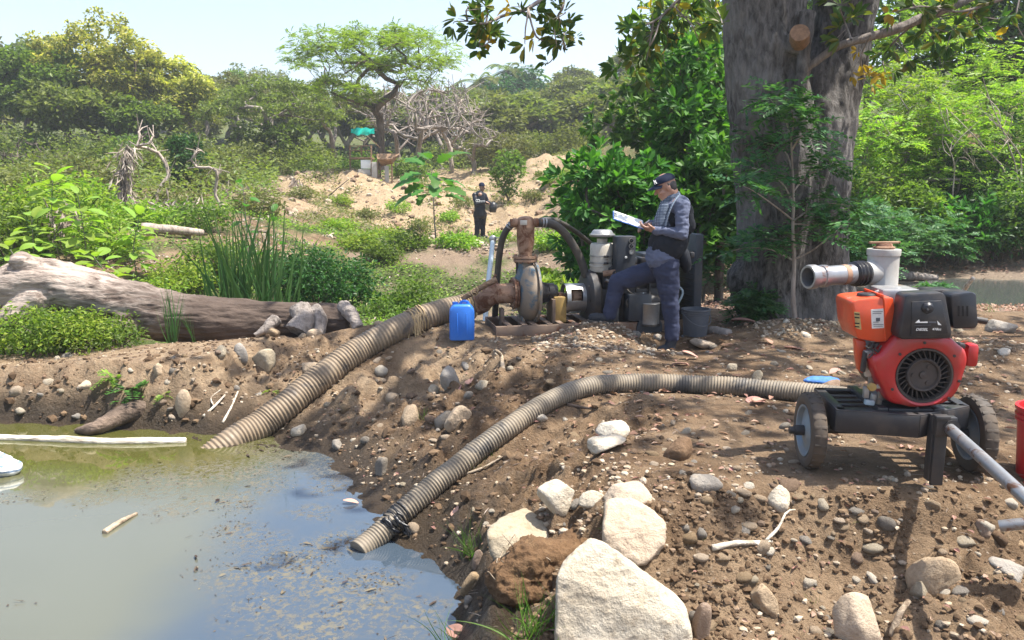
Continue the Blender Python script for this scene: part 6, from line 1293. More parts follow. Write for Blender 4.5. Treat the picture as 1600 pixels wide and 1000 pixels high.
F = [(i * 72 + k, i * 72 + (k + 1) % 72, (i + 1) * 72 + (k + 1) % 72, (i + 1) * 72 + k) for i in range(len(rings) - 1) for k in range(72)]
g = G(); g.add(V, F); sh = cpart("fan_shroud", g, 'red', sharp=50)
for a in (38, 95, 140, 205, 262, 318, 352): q = FC + CU * cos(R(a)) * (RH + .028) + ZZ * sin(R(a)) * (RH + .028) - CV * .004; g = G(); g.cyl(q - CV * .006, q + CV * .01, .0075, n=8); g.build("bolt", M['dark_metal'], sh)
g = G(); g.lathe([(0, RH - .002), (0, RH * .92), (.012, RH * .90), (.03, RH * .86)], FC + CV * -.003, CV, 48); cpart("starter_ring", g, 'fan')
g = G(); g.lathe([(0.045, 0), (.045, RH)], FC, CV, 40); cpart("fan_back", g, 'hole_shade_print')
g = G()
for k in range(26):
    a = k * 2 * pi / 26; p0 = FC + (CU * cos(a) + ZZ * sin(a)) * RH * .56 + CV * .022; p1 = FC + (CU * cos(a + .22) + ZZ * sin(a + .22)) * RH * .94 + CV * .022; g.beam(p0, p1, .004, .026, 0, up=tuple(CV))
cpart("fan_wheel", g, 'fan')
g = G(); g.lathe([(.02, RH * .62), (.006, RH * .60), (.002, RH * .57), (.004, RH * .52), (.016, RH * .48), (.018, .02), (.010, .018), (.008, 0)], FC, CV, 40); cpart("starter_cup", g, 'fan')
for a in (60, 180, 300): q = FC + (CU * cos(R(a)) + ZZ * sin(R(a))) * RH * .34 + CV * .012; g = G(); g.cyl(q, q + CV * .01, .010, n=10); cpart("cup_bolt", g, 'fan')
g = G(); q = zp(985, 545, -.12); g.box(q + CV * .03, (.06, .12, .12), .02, Rct); cpart("recoil_side", g, 'red')
g = G(); q = zp(905, 480, -.15); g.box(q + CV * .02 + ZZ * .0, (.05, .06, .03), .008, Rct); cpart("cable_clamp", g, 'dark_metal')
g = G(); g.box(FC + CV * .25 - ZZ * .02, (.30, .24, .32), .03, Rct); cpart("crankcase", g, 'grey_metal')
g = G(); g.box(FC + CV * .2 - ZZ * .205, (.30, .34, .05), .01, Rct); cpart("engine_foot", g, 'dark_metal')
g = G(); q = zp(470, 160, -.04); g.box(q + CV * .10 - ZZ * .01, (.20, .2, .16), .015, Rct); cpart("cylinder_head", g, 'grey_metal')
for k in range(5): g = G(); g.box(q + CV * .1 + ZZ * (-.13 + .022 * k), (.24, .22, .008), .001, Rct); cpart("cooling_fin", g, 'grey_metal')
for k, (X, Y) in enumerate(((380, 85), (440, 75), (300, 95))): q = zp(X, Y, .02); g = G(); g.tube(spline([q - CU * .03, q + ZZ * .015, q + CU * .035], n=8), .010, 8); cpart("injector_pipe", g, 'grey_metal')
def zpoly(pts, v): q0 = zp(*pts[0], v); return [(float((zp(x, y, v) - q0) @ CU), float((zp(x, y, v) - q0)[2])) for x, y in pts], q0
def zprism(name, pts, v0, depth, mat, bev=.012, parent=cart):
    poly, q0 = zpoly(pts, v0); g = G(); g.prism(poly[::-1], depth, plane_M(q0, CU, ZZ) @ Matrix.Translation((0, 0, -depth)), bev); return cpart(name, g, mat, parent)
af = zprism("air_filter", [(500, 105), (530, 92), (770, 80), (800, 100), (848, 380), (838, 425), (470, 432), (448, 400)], -.265, .13, 'black_plastic', .014)
zprism("filter_face", [(545, 150), (770, 140), (822, 390), (540, 400)], -.270, .012, 'black_plastic', .004, af)
q = zp(665, 195, -.275); g = G(); g.lathe([(0, .030), (.010, .026), (.016, .018), (.024, .016), (.026, .0)], q, -CV, 8); g.build("wing_knob", M['black_plastic'], af)
q = zp(665, 207, -.305); g = G(); g.lathe([(0, .0), (0, .005), (-.006, .005)], q, CV, 8); g.build("screw_tip", M['galv'], af)
def lettering(txt, X, Y, Hpx, v, mat, parent, width=None, shear=0.0, name="lettering"):
    cu = bpy.data.curves.new("txt", 'FONT'); cu.body = txt; cu.size = 1; cu.shear = shear; cu.extrude = .02; cu.offset = .012; o = bpy.data.objects.new("txt", cu); COL.objects.link(o)
    dg = bpy.context.evaluated_depsgraph_get(); dg.update(); me = o.evaluated_get(dg).to_mesh(); V = np.array([v_.co[:] for v_ in me.vertices]); F = [tuple(p.vertices) for p in me.polygons]; o.evaluated_get(dg).to_mesh_clear(); bpy.data.objects.remove(o)
    V[:, 1] -= V[:, 1].min(); s = Hpx / 4.762 * 4 / FPX / V[:, 1].max(); sx = s if width is None else width / 4.762 * 4 / FPX / V[:, 0].max(); p0 = zp(X, Y, v); W_ = p0 + np.outer(V[:, 0] * sx, CU) + np.outer(V[:, 1] * s, ZZ) - np.outer(V[:, 2] * s, CV); return mesh_obj(name, W_, F, mat, parent, smooth=False)
lettering("DIESEL", 575, 365, 20, -.2745, M['white'], af, 88, .25); lettering("418cc", 697, 362, 18, -.2745, M['white'], af, 66, .2)
def flat(name, pts, v, mat, parent, t=.002): poly, q0 = zpoly(pts, v); g = G(); g.prism(poly[::-1], t, plane_M(q0, CU, ZZ) @ Matrix.Translation((0, 0, -t))); return g.build(name, mat, parent, smooth=False)
flat("emblem", [(573, 307), (600, 283), (612, 307)], -.2722, M['white'], af); flat("emblem", [(735, 290), (768, 325), (742, 322)], -.2722, M['white'], af); flat("emblem_bar", [(610, 300), (664, 298), (664, 307), (608, 307)], -.2722, M['white'], af); flat("emblem_bar", [(672, 298), (728, 298), (730, 310), (672, 308)], -.2722, M['bucket_grey'], af); flat("emblem_line", [(568, 326), (690, 322), (690, 325), (568, 329)], -.2722, M['bucket_grey'], af)
mu = zprism("muffler_guard", [(835, 110), (855, 92), (1000, 78), (1030, 95), (1042, 320), (1020, 350), (870, 352), (852, 330)], -.22, .20, 'black_plastic', .022)
for X in (890, 922, 955): flat("slot_shade", [(X, 180), (X + 12, 180), (X + 12, 258), (X, 258)], -.2225, M['hole_shade_print'], mu)  # dark strips on the surface, painted as the shade inside slots
zprism("top_bracket", [(665, 72), (690, 62), (860, 62), (900, 75), (900, 90), (670, 90)], -.10, .14, 'black_plastic', .006)
g = G(); q = zp(1050, 280, -.08); g.cyl(q - CU * .03, q + CU * .035 - ZZ * .01, .016, n=12); cpart("exhaust_stub", g, 'dark_metal')
ft = zprism("fuel_tank", [(98, 165), (112, 142), (160, 132), (330, 118), (412, 122), (434, 290), (425, 370), (360, 448), (290, 452), (150, 428), (112, 330)], -.16, .26, 'orange', .030)
poly, q0 = zpoly([(322, 98), (340, 96), (352, 150), (360, 440), (345, 440), (338, 150)], -.168); g = G(); g.prism(poly[::-1], .26, plane_M(q0, CU, ZZ) @ Matrix.Translation((0, 0, -.262)), .004); g.build("seam_flange", M['orange'], ft)
q = zp(212, 118, -.05); g = G(); g.lathe([(0, .048), (.016, .050), (.022, .046), (.023, 0)], q, ZZ, 24); g.build("fuel_cap", M['black_plastic'], ft)
flat("warning_label", [(242, 208), (335, 200), (346, 345), (250, 350)], -.1622, M['label_white'], ft)
for k, (x0, y0, x1, y1) in enumerate([(255, 222, 330, 226), (255, 236, 320, 240), (258, 300, 300, 304), (280, 270, 310, 296), (260, 318, 335, 322), (262, 332, 330, 335)]): flat("label_print", [(x0, y0), (x1, y0 - 1), (x1, y1 - 1), (x0, y1)], -.1645, M['bucket_grey'], ft, .001)
flat("rating_label", [(116, 225), (158, 228), (172, 360), (130, 345)], -.1622, M['label_amber'], ft)
for Y in (236, 262, 305, 330): flat("label_print", [(120, Y), (156, Y + 3), (158, Y + 12), (122, Y + 9)], -.1645, M['hole_shade_print'], ft, .001)
zprism("side_panel", [(128, 425), (205, 440), (215, 520), (190, 600), (186, 690), (150, 660), (136, 560)], -.08, .05, 'orange', .008)
# governor linkage, oil filler and other fittings on the engine's flank
for k, (X, Y, w_, h_, mt) in enumerate([(230, 545, 60, 60, 'grey_metal'), (225, 640, 46, 150, 'cream'), (255, 700, 40, 120, 'galv'), (215, 830, 40, 90, 'grey_metal'), (320, 860, 36, 130, 'volute'), (280, 880, 60, 80, 'grey_metal'), (200, 600, 30, 160, 'dark_metal'), (300, 480, 120, 40, 'dark_metal'), (290, 560, 60, 50, 'black_plastic'), (240, 905, 70, 40, 'bluepipe')]):
    q = zp(X, Y, -.14 + .02 * (k % 3)); g = G(); g.box(q + CV * .02, (w_ / 4.762 * 4.1 / FPX, .03, h_ / 4.762 * 4.1 / FPX), .004, Rct @ Matrix.Rotation(rng.normal(0, .12), 3, 'Y')); cpart("engine_fitting", g, mt)
for k in range(5): q = zp(200 + 30 * k, 450 + rng.uniform(0, 60), -.17); g = G(); g.tube(spline([q, q + CU * rng.uniform(-.02, .05) - ZZ * .03, q + CU * rng.uniform(-.03, .06) - ZZ * rng.uniform(.03, .10)], n=8), .004, 5); cpart("linkage_rod", g, 'dark_metal')
q = zp(242, 780, -.175); g = G(); g.lathe([(0, .020), (.02, .022), (.026, .018), (.027, 0)], q, -CV, 14); cpart("oil_filler_cap", g, M['yellow'] and 'yellow')
q = zp(290, 780, -.15); g = G(); g.cyl(q, q + CU * .04, .012, n=10); cpart("oil_neck", g, 'cream')
# pump end: white riser with side outlet
v0 = .34; rb = cp(1376, 462, v0); rt_ = cp(1376, 389, v0); hgt = rt_[2] - rb[2]; rw = .088
g = G(); g.lathe([(-.06, rw * .9), (0, rw), (.008, rw), (.012, rw * .97), (hgt - .035, rw * .94), (hgt - .034, rw * 1.0), (hgt - .008, rw * 1.02), (hgt, rw * 1.0), (hgt + .002, 0)], rb, ZZ, 34); wr = cpart("pump_riser", g, 'white_pipe')
g = G(); g.lathe([(hgt, .055), (hgt + .012, .058), (hgt + .016, .045), (hgt + .030, .040), (hgt + .031, 0)], rb, ZZ, 24); cpart("riser_cap", g, 'rust')
g = G(); q = rb + ZZ * (hgt + .036); g.beam(q - CU * .09 - CV * .02, q + CU * .09 + CV * .02, .022, .012, .004); cpart("cap_lever", g, 'rust')
g = G(); g.lathe([(-.14, .10), (-.10, .15), (-.02, .16), (0, .13), (0, 0)], rb - ZZ * .02, ZZ, 30); cpart("pump_casing", g, 'dark_metal')
ge = (FC + CV * .38); g = G(); g.lathe([(0, .17), (.10, .18), (.16, .15), (.18, 0)], ge, CV, 32, True); cpart("pump_casing", g, 'dark_metal')
s0 = cp(1378, 425, v0); s1 = cp(1262, 433, .15); sd2 = (s1 - s0) / np.linalg.norm(s1 - s0); Ls = np.linalg.norm(s1 - s0); ro = .054
g = G(); g.lathe([(.05, rw * .80), (.10, rw * .74), (.13, ro * 1.15)], s0, sd2, 30); cpart("outlet_branch", g, 'white_pipe')
g = G(); ww = [(.115 + .008 * k, ro * (1.22 + .10 * ((k * 7) % 3) / 2)) for k in range(11)]; g.lathe([(.112, ro)] + ww + [(.205, ro)], s0, sd2, 30); cpart("tape_wrap", g, 'wrap')
g = G(); g.lathe([(.19, ro), (Ls - .09, ro)], s0, sd2, 30); cpart("outlet_pipe", g, 'galv')
g = G(); g.lathe([(.245, ro), (.245, ro * 1.03), (.275, ro * 1.03), (.275, ro)], s0, sd2, 30); cpart("rust_band", g, 'rust')
g = G(); g.lathe([(Ls - .115, ro), (Ls - .115, ro * 1.14), (Ls - .085, ro * 1.14), (Ls - .08, ro * 1.03), (Ls - .05, ro * 1.03), (Ls - .045, ro * 1.22), (Ls - .012, ro * 1.24), (Ls, ro * 1.16), (Ls, ro * .96), (Ls - .16, ro * .90)], s0, sd2, 34); cpart("hose_coupling", g, 'galv')
g = G(); g.lathe([(Ls - .15, 0), (Ls - .15, ro * .92)], s0, sd2, 30); cpart("bore_shade", g, 'hole_shade_print')  # black disc painted as the shade inside the pipe's mouth
# rag on the hose behind the cart, pipe at the frame's edge
b = ground(1290, 612); V, nn, F = remesh([('e', b + [-.02, .1, .06], (.12, .06, .03)), ('e', b + [.06, .12, .05], (.09, .05, .035))], .008, 3); V = V + nn * (.012 * fbm(V[:, 0] * 25, V[:, 1] * 25, V[:, 2] * 25, 3, 3))[:, None]
M['blue_rag'] = plain('blue_rag', (0.05, 0.16, 0.45), .8, 0, .3, 30); o = mesh_obj("rag", V, F, M['blue_rag'], None, loc=b); tag(o, "crumpled blue rag on the hose behind the cart's left wheel", "rag")
p0, p1 = at(1561, 822, 3.55), at(1660, 812, 3.45); b = p0.copy(); t = thing("steel_pipe", "short grey steel pipe lying on a stone at the frame's edge", "pipe", b); d = (p1 - p0) / np.linalg.norm(p1 - p0); g = G(); L_ = np.linalg.norm(p1 - p0); g.lathe([(.004, .019), (0, .021), (0, .025), (.005, .0265), (L_, .0265)], p0, d, 24); g.lathe([(.10, 0), (.10, .020)], p0, d, 20); g.lathe([(.0, .0205), (.1, .0205)], p0, d, 20); g.build("pipe_body", M['galv'], t)

# ------------------------------------------------------------------ the wooden sluice on the mound
def sx(X, Y, Yd=32.0): return at(530 + X / 10, 190 + Y / 10, Yd)
b = sx(505, 850); t = thing("sluice", "rough wooden sluice table with hopper and posts on top of the sandy mound", "sluice", [b[0], b[1], h1(b[0], b[1])])
def bm_(name, a, b_, w_, h_, mat, dy=0, dy2=None): g = G(); g.beam(sx(*a, 32 + dy), sx(*b_, 32 + (dy if dy2 is None else dy2)), w_, h_, .004); g.build(name, M[mat], t)
for a, b_, dy in (((165, 375), (176, 900), 0.5), ((500, 375), (506, 960), 0), ((345, 380), (348, 530), .6), ((820, 665), (828, 1000), 0), ((640, 690), (646, 960), .5), ((600, 600), (604, 900), 0), ((480, 780), (482, 900), .3)): bm_("post", a, b_, .055, .055, 'planks', dy)
for a, b_, dy, dy2 in (((150, 380), (515, 378), .5, 0), ((170, 452), (500, 448), .5, 0), ((235, 425), (300, 395), .4, .3)): bm_("rail", a, b_, .05, .035, 'planks', dy, dy2)
g = G(); g.box((sx(190, 572, 32.3) + sx(500, 572, 32.0)) / 2 + [0, .25, 0], (.82, .7, .07), .006); g.build("table_top", M['planks'], t)
g = G(); g.box((sx(335, 600) + sx(490, 730)) / 2 + [0, .1, 0], (.40, .03, .33), .004); g.build("white_panel", M['white'], t); g = G(); g.box((sx(300, 740) + sx(480, 850)) / 2 + [0, .06, -.1], (.46, .05, .45), .004); g.build("pale_panel", M['concrete'], t)
g = G(); g.box((sx(520, 640) + sx(598, 900)) / 2 + [0, -.05, 0], (.20, .25, .66), .01); g.build("concrete_block", M['concrete'], t)
g = G(); g.beam(sx(740, 690), sx(750, 960), .16, .03, .004); g.build("plank", M['concrete'], t)
A_, B_, C_, D_ = sx(575, 512, 32.8), sx(945, 506, 32.6), sx(815, 585, 31.7), sx(600, 592, 31.8); E_, F_ = sx(840, 660, 32.2), sx(660, 700, 32.2)
for nm, pts in (("hopper_board", (A_, B_, E_, F_)), ("hopper_board", (B_, C_, E_)), ("hopper_board", (C_, D_, F_, E_)), ("hopper_board", (D_, A_, F_))):
    pts = np.array(pts); n_ = np.cross(pts[1] - pts[0], pts[2] - pts[0]); n_ /= np.linalg.norm(n_); k = len(pts); V = np.vstack([pts, pts - n_ * .03]); F = [tuple(range(k)), tuple(range(2 * k - 1, k - 1, -1))] + [(i, (i + 1) % k, (i + 1) % k + k, i + k) for i in range(k)]; mesh_obj(nm, V, F, M['planks'], t, smooth=False)
b = sx(640, 410); t = thing("tarp", "bright turquoise tarp scrap hung on a stick above the sluice", "tarp", b); g = G(); g.beam(sx(640, 410), sx(425, 215), .03, .03, .006); g.beam(sx(425, 215), sx(300, 200), .02, .02, .004); g.build("stick", M['planks'], t)
n = 16; V = []
for i in range(n + 1):
    for j in range(7):
        u, v = i / n, j / 6; V.append(sx(185 + 365 * u, 95 + 30 * abs(u - .5) + v * (70 + 50 * sin(u * 3.1)) + 10 * sin(u * 17 + v * 3), 31.9 + .35 * sin(u * 9 + v * 2) + .5 * v))
F = [(i * 7 + j, i * 7 + j + 1, i * 7 + j + 8, i * 7 + j + 7) for i in range(n) for j in range(6)]; mesh_obj("cloth", V, F, M['tarp'], t)
# ------------------------------------------------------------------ people
M['skin'] = plain('skin', (0.36, 0.20, 0.14), 0.5, 0, .12, 40)
M['skin_dark'] = plain('skin_dark', (0.24, 0.13, 0.09), 0.5, 0, .12, 40)
M['hair'] = plain('hair', (0.05, 0.045, 0.045), 0.7, 0, .4, 90)
def cloth(name, c, var=.2, rough=.85):
    m, t, b = new_mat(name); co = coords(t); n = noise(t, 9, 5, .6, co); n2 = noise(t, 240, 2, .5, co)
    t.links.new(mix(t, math_(t, 'ADD', math_(t, 'MULTIPLY', n, .7), math_(t, 'MULTIPLY', n2, .3)), tuple(x * (1 - var) for x in c), tuple(x * (1 + var) for x in c)), b.inputs["Base Color"]); b.inputs["Roughness"].default_value = rough; b.inputs["Specular IOR Level"].default_value = .2
    bump(t, b, n2, .2, .002); return m
M['shirt'] = cloth('shirt', (0.110, 0.125, 0.185)); M['trousers'] = cloth('trousers', (0.036, 0.042, 0.076), .3); M['vest'] = cloth('vest', (0.016, 0.018, 0.024)); M['cap'] = cloth('cap', (0.012, 0.018, 0.040)); M['boot'] = cloth('boot', (0.030, 0.033, 0.040), .3, .6); M['strap'] = cloth('strap', (0.18, 0.22, 0.28))
M['jacket'] = cloth('jacket', (0.020, 0.022, 0.030), .2, .38); M['black_trousers'] = cloth('black_trousers', (0.018, 0.019, 0.026))
m, t_, b_ = new_mat('plaid'); co = coords(t_)
def plaid_wave(sc_, dirn): w_ = t_.nodes.new("ShaderNodeTexWave"); w_.wave_type = 'BANDS'; w_.bands_direction = dirn; w_.inputs["Scale"].default_value = sc_; w_.inputs["Distortion"].default_value = .6; t_.links.new(co, w_.inputs["Vector"]); return w_.outputs["Fac"]
t_.links.new(mix(t_, math_(t_, 'MULTIPLY', plaid_wave(26, 'X'), plaid_wave(22, 'Z')), (0.025, 0.04, 0.075), (0.30, 0.36, 0.44)), b_.inputs["Base Color"]); b_.inputs["Roughness"].default_value = .9; M['plaid'] = m

def fold(V, nn, amp, sc_, seed, seam=None):
    f = fbm(V[:, 0] * sc_, V[:, 1] * sc_, V[:, 2] * sc_ * 1.7, 3, seed, .5, ridge=True); return V + nn * (amp * (f - .3))[:, None]
YI = 7.8
def I(X, Y, dy=0.0): return at(880 + X / 3.124, 250 + Y / 3.124, YI + dy)       # from the enlarged view of the man
mp = YI / FPX / 3.124       # metres per enlarged pixel
root = I(500, 940, .0); root[2] = h1(root[0], root[1])
# stand him on the ground: shift everything so that his rear sole meets it
_sh = root[2] - I(500, 946)[2]
def J(X, Y, dy=0.0): q = I(X, Y, dy); q[2] += _sh; return q
man = thing("person", "man in navy cap writing on a clipboard, one foot up on the dirt mound", "person", root)
NS, FS = -.17, .17
def hand(wrist, mid, dirn, palm_n, thumb_side, curl, ln=.085, s=1.0):
    """palm and five fingers as capsules. dirn fingers' direction, palm_n the palm's outward normal"""
    d = dirn / np.linalg.norm(dirn); n = palm_n / np.linalg.norm(palm_n); n = n - d * n.dot(d); n /= np.linalg.norm(n); sd = np.cross(d, n) * thumb_side; caps = []
    k0 = wrist + d * .085 * s
    caps.append(('e', wrist + d * .045 * s, (.030 * s, .030 * s, .030 * s)))
    for i, (o, L) in enumerate(((-.030, .062), (-.010, .074), (.011, .078), (.031, .070))):
        a = wrist + d * .015 * s + sd * o * .6 * s; b = k0 + sd * o * s; caps.append(('c', a, b, .016 * s, .0135 * s)); p = b; dd = d.copy()
        for j, (f, r) in enumerate(((.42, .0105), (.32, .0095), (.26, .0085))):
            dd = dd * cos(curl[j]) + n * sin(curl[j]); dd /= np.linalg.norm(dd); q = p + dd * L * f * s * 1.25; caps.append(('c', p, q, r * s, r * s * .92)); p = q
    b = wrist + d * .03 * s + sd * .030 * s; m_ = b + (d * .6 + sd * .75 + n * .25) * .036 * s; e = m_ + (d * .9 + sd * .1 + n * .55) * .034 * s; caps += [('c', b - d * .01, m_, .014 * s, .012 * s), ('c', m_, e, .0115 * s, .009 * s)]
    return caps
hc = J(500, 142)        # head centre
fw_ = np.array([-1, 0, 0.0]); tilt = R(22)
def hd(f, u, s=0.0): return hc + np.array([-(f * cos(tilt) - u * sin(tilt) * -1 * -1), s, 0]) * 0 + np.array([-(f * cos(tilt)) - (u * sin(tilt)), s, u * cos(tilt) - f * sin(tilt)])
HR = Matrix.Rotation(-tilt, 3, 'Y')
caps = [('e', hd(-.008, .03), (.098, .076, .098), HR), ('e', hd(.025, -.035), (.068, .062, .085), HR), ('c', hd(.055, -.095, -.012), hd(.055, -.095, .012), .028, .028), ('c', hd(.03, -.09, -.04), hd(-.03, -.05, -.055), .022, .024), ('c', hd(.03, -.09, .04), hd(-.03, -.05, .055), .022, .024),
        ('c', hd(.088, .015), hd(.112, -.026), .010, .013), ('c', hd(.112, -.028, -.008), hd(.112, -.028, .008), .011, .011), ('c', hd(.084, .028, -.04), hd(.084, .028, .04), .014, .014), ('e', hd(.080, .008, -.032), (.014, .015, .011), HR), ('e', hd(.080, .008, .032), (.014, .015, .011), HR),
        ('c', hd(.086, -.058, -.018), hd(.086, -.058, .018), .010, .010), ('c', hd(.083, -.072, -.014), hd(.083, -.072, .014), .009, .009), ('e', hd(-.010, -.012, -.078), (.022, .010, .034), HR), ('e', hd(-.010, -.012, .078), (.022, .010, .034), HR), ('c', hd(.06, -.03, -.042), hd(.06, -.03, .042), .028, .028),
        ('c', hd(-.04, -.06), J(545, 225), .058, .066)]
shN, shF = J(582, 232, NS), J(572, 232, FS); elN, elF = J(578, 374, NS - .06), J(535, 368, FS + .06); wrN, wrF = J(452, 352, NS + .04), J(432, 322, .06)
chest = J(545, 290); belly = J(505, 420); hip = J(488, 500)
caps += [('c', J(545, 240), belly, .11, .11), ('c', belly, hip, .12, .12), ('c', J(560, 235, -.1), J(560, 235, .1), .07, .07), ('c', J(545, 235), shN, .06, .05), ('c', J(545, 235), shF, .06, .05)]
for sh, el, wr in ((shN, elN, wrN), (shF, elF, wrF)): caps += [('c', sh, el, .050, .040), ('c', el, wr, .040, .026)]
cb0, cb1 = J(243, 276, -.02), J(392, 326, -.02); cbd = (cb1 - cb0) / np.linalg.norm(cb1 - cb0); cbn = np.cross(cbd, np.array([0, -1.0, 0])); cbn *= np.sign(cbn[2]); cbn = cbn + np.array([0, -.34, 0]); cbn /= np.linalg.norm(cbn); cby = np.cross(cbn, cbd)
caps += hand(wrN, None, np.array([-1.0, .12, .16]), np.array([-.1, .35, 1.0]), -1, (.25, .55, .5)) ; caps.append(('c', wrN, wrN + np.array([-.02, .0, .0]), .026, .028))
caps += hand(wrF, None, np.array([-.85, -.25, -.05]), np.array([-.1, -.2, -1.0]), 1, (.5, .7, .5)); 
legN = [J(512, 520, -.09), J(520, 690, -.10), J(528, 885, -.10)]; legF = [J(460, 525, .09), J(268, 605, .10), J(222, 785, .10)]
for Lg in (legN, legF): caps += [('c', Lg[0], Lg[1], .085, .058), ('c', Lg[1], Lg[2], .055, .040)]
caps += [('c', legN[2], J(500, 930, -.1), .035, .03), ('c', legF[2], J(170, 808, .1), .035, .03)]
V, nn, F = remesh(caps, .0072, 2, .4); mesh_obj("body", V, F, M['skin'], man)
# hair, cap
V, nn, F = remesh([('e', hd(-.045, -.005), (.060, .079, .072), HR), ('c', hd(-.015, .0, -.076), hd(-.02, .025, -.078), .008, .010)], .006, 2); mesh_obj("hair", V, F, M['hair'], man)
g = G(); n = 26; V = []
for i in range(9):
    a = i / 8 * pi / 2
    for k in range(n): b = 2 * pi * k / n; rr = cos(a); V.append(hd(-.008 + .108 * cos(b) * rr ** .8, .048 + .074 * sin(a) ** 1.0, .087 * sin(b) * rr ** .8))
F = [(i * n + k, i * n + (k + 1) % n, (i + 1) * n + (k + 1) % n, (i + 1) * n + k) for i in range(8) for k in range(n)]; g.add(V, F)
g.sphere(hd(-.008, .124), .009, 1)
capo = g.build("cap", M['cap'], man, sharp=60)
V = []; m_ = 14
for top in (0, 1):
    for i in range(6):
        u = i / 5
        for k in range(m_): b = -1.15 + 2.3 * k / (m_ - 1); rad = .104 + (.082 * cos(b) ** .7) * u; V.append(hd(-.008 + rad * cos(b) * (1 if u == 0 else 1), .050 - .020 * u - .024 * (sin(b) ** 2) + .004 * top, (.087 + .010 * u) * sin(b)))
F = []
for i in range(5):
    for k in range(m_ - 1): a = i * m_ + k; F.append((a, a + 1, a + m_ + 1, a + m_)); o_ = 6 * m_; F.append((o_ + a, o_ + a + m_, o_ + a + m_ + 1, o_ + a + 1))
e = 5 * m_
for k in range(m_ - 1): F.append((e + k, e + k + 1, 6 * m_ + e + k + 1, 6 * m_ + e + k))
g = G(); g.add(V, F); g.build("brim", M['cap'], capo, sharp=60)
def q_(f, u, s): return hd(f, u, s)
g = G()
for a, b in (((.086, .062, -.036), (.083, .104, -.026)), ((.075, .066, -.052), (.072, .100, -.046)), ((.086, .098, -.024), (.070, .066, -.058))): g.beam(hd(*[a[0] + .006, a[1], a[2] - .006]), hd(*[b[0] + .006, b[1], b[2] - .006]), .008, .006, .001)
g.build("emblem", M['white'], capo)
# shirt, vest, trousers, boots
cp_ = [('c', J(552, 245), belly, .135, .135), ('c', belly, J(486, 478), .142, .164), ('c', J(486, 462, -.05), J(482, 482, -.05), .145, .152), ('c', J(486, 462, .05), J(482, 482, .05), .145, .152), ('c', J(560, 240, -.12), J(560, 240, .12), .075, .075)]
for sh, el, wr in ((shN, elN, wrN), (shF, elF, wrF)): cp_ += [('c', sh, el, .068, .056), ('c', el, wr, .056, .036), ('c', wr, wr + (el - wr) * .12, .040, .040)]
V, nn, F = remesh(cp_, .009, 4); V = fold(V, nn, .014, 9, 3); V = fold(V, nn, .006, 20, 4); mesh_obj("shirt", V, F, M['shirt'], man)
cp_ = [('e', J(556, 292, .0), (.158, .168, .185), Matrix.Rotation(R(10), 3, 'Y')), ('c', J(526, 385), J(508, 424), .176, .186), ('c', J(526, 400, -.04), J(508, 424, -.04), .170, .178), ('c', J(526, 400, .04), J(508, 424, .04), .170, .178), ('c', J(585, 240, -.08), J(600, 330, -.06), .07, .09), ('c', J(585, 240, .08), J(600, 330, .06), .07, .09)]
V, nn, F = remesh(cp_, .009, 3); V = fold(V, nn, .006, 11, 5); mesh_obj("vest", V, F, M['vest'], man)
for i in range(3): g = G(); g.box(J(455 + i * 42, 432, -.155 + .012 * (1 - i)), (.075, .03, .085), .012, Matrix.Rotation(R(12), 3, 'Y')); g.build("vest_pocket", M['vest'], man)
cp_ = [('c', J(512, 225), J(492, 330), .075, .115), ('c', J(522, 195, -.02), J(545, 184), .058, .056), ('c', J(495, 250, -.07), J(480, 325, -.08), .06, .075)]
V, nn, F = remesh(cp_, .008, 3); V = fold(V, nn, .005, 14, 7); mesh_obj("scarf_collar", V, F, M['plaid'], man)
g = G(); P = spline([J(566, 180, -.11), J(540, 215, -.165), J(515, 270, -.185), J(498, 330, -.18)], n=14)
for i in range(13): g.beam(P[i], P[i + 1] + (P[i + 1] - P[i]) * .1, .012, .034, .002, up=(0, 1, 0))
g.build("strap", M['strap'], man, sharp=None)
V, nn, F = remesh([('e', J(590, 490, -.02), (.065, .11, .13), Matrix.Rotation(R(-14), 3, 'Y')), ('e', J(602, 530, -.02), (.04, .085, .07))], .009, 3); mesh_obj("waist_pack", V, F, M['vest'], man)
g = G(); g.box(J(628, 472, -.06), (.04, .06, .05), .008); g.build("pack_buckle", M['dark_metal'], man)
cp_ = [('c', J(486, 518, -.05), J(486, 518, .05), .122, .122), ('c', J(500, 530, -.08), legN[1], .128, .088), ('c', legN[1], J(531, 840, -.1), .088, .066), ('c', J(532, 830, -.1), J(531, 872, -.1), .068, .068), ('c', J(452, 545, .08), legF[1], .116, .088), ('c', legF[1], J(228, 752, .1), .086, .062), ('c', J(230, 745, .1), J(227, 762, .1), .064, .064)]
V, nn, F = remesh(cp_, .010, 4); V = fold(V, nn, .014, 5.0, 9); V = fold(V, nn, .006, 17, 10); mesh_obj("trousers", V, F, M['trousers'], man)
def boot(heel, toe, ankle, name="boot"):
    d = toe - heel; L = np.linalg.norm(d); d /= L; up = np.array([0, 0, 1.0]); up = up - d * up.dot(d); up /= np.linalg.norm(up)
    cps = [('c', heel + d * .045 + up * .05, toe - d * .055 + up * .043, .046, .040), ('c', toe - d * .085 + up * .045, toe - d * .045 + up * .038, .048, .042), ('c', heel + d * .055 + up * .06, ankle, .052, .054)]
    V, nn, F = remesh(cps, .008, 3); fl = (V - heel) @ up; V = V - up[None] * np.minimum(0, fl - .004)[:, None]; b = mesh_obj(name, V, F, M['boot'], man)
    g = G(); s = np.cross(up, d); pl = [(.0, -.038), (.05, -.045), (L * .6, -.046), (L * .85, -.05), (L, -.02), (L, .02), (L * .85, .05), (L * .6, .046), (.05, .045), (0, .038)]; g.prism(pl, .022, plane_M(heel - up * .006, d, np.cross(up, d)), .004); g.build("sole", M['rubber'], b)
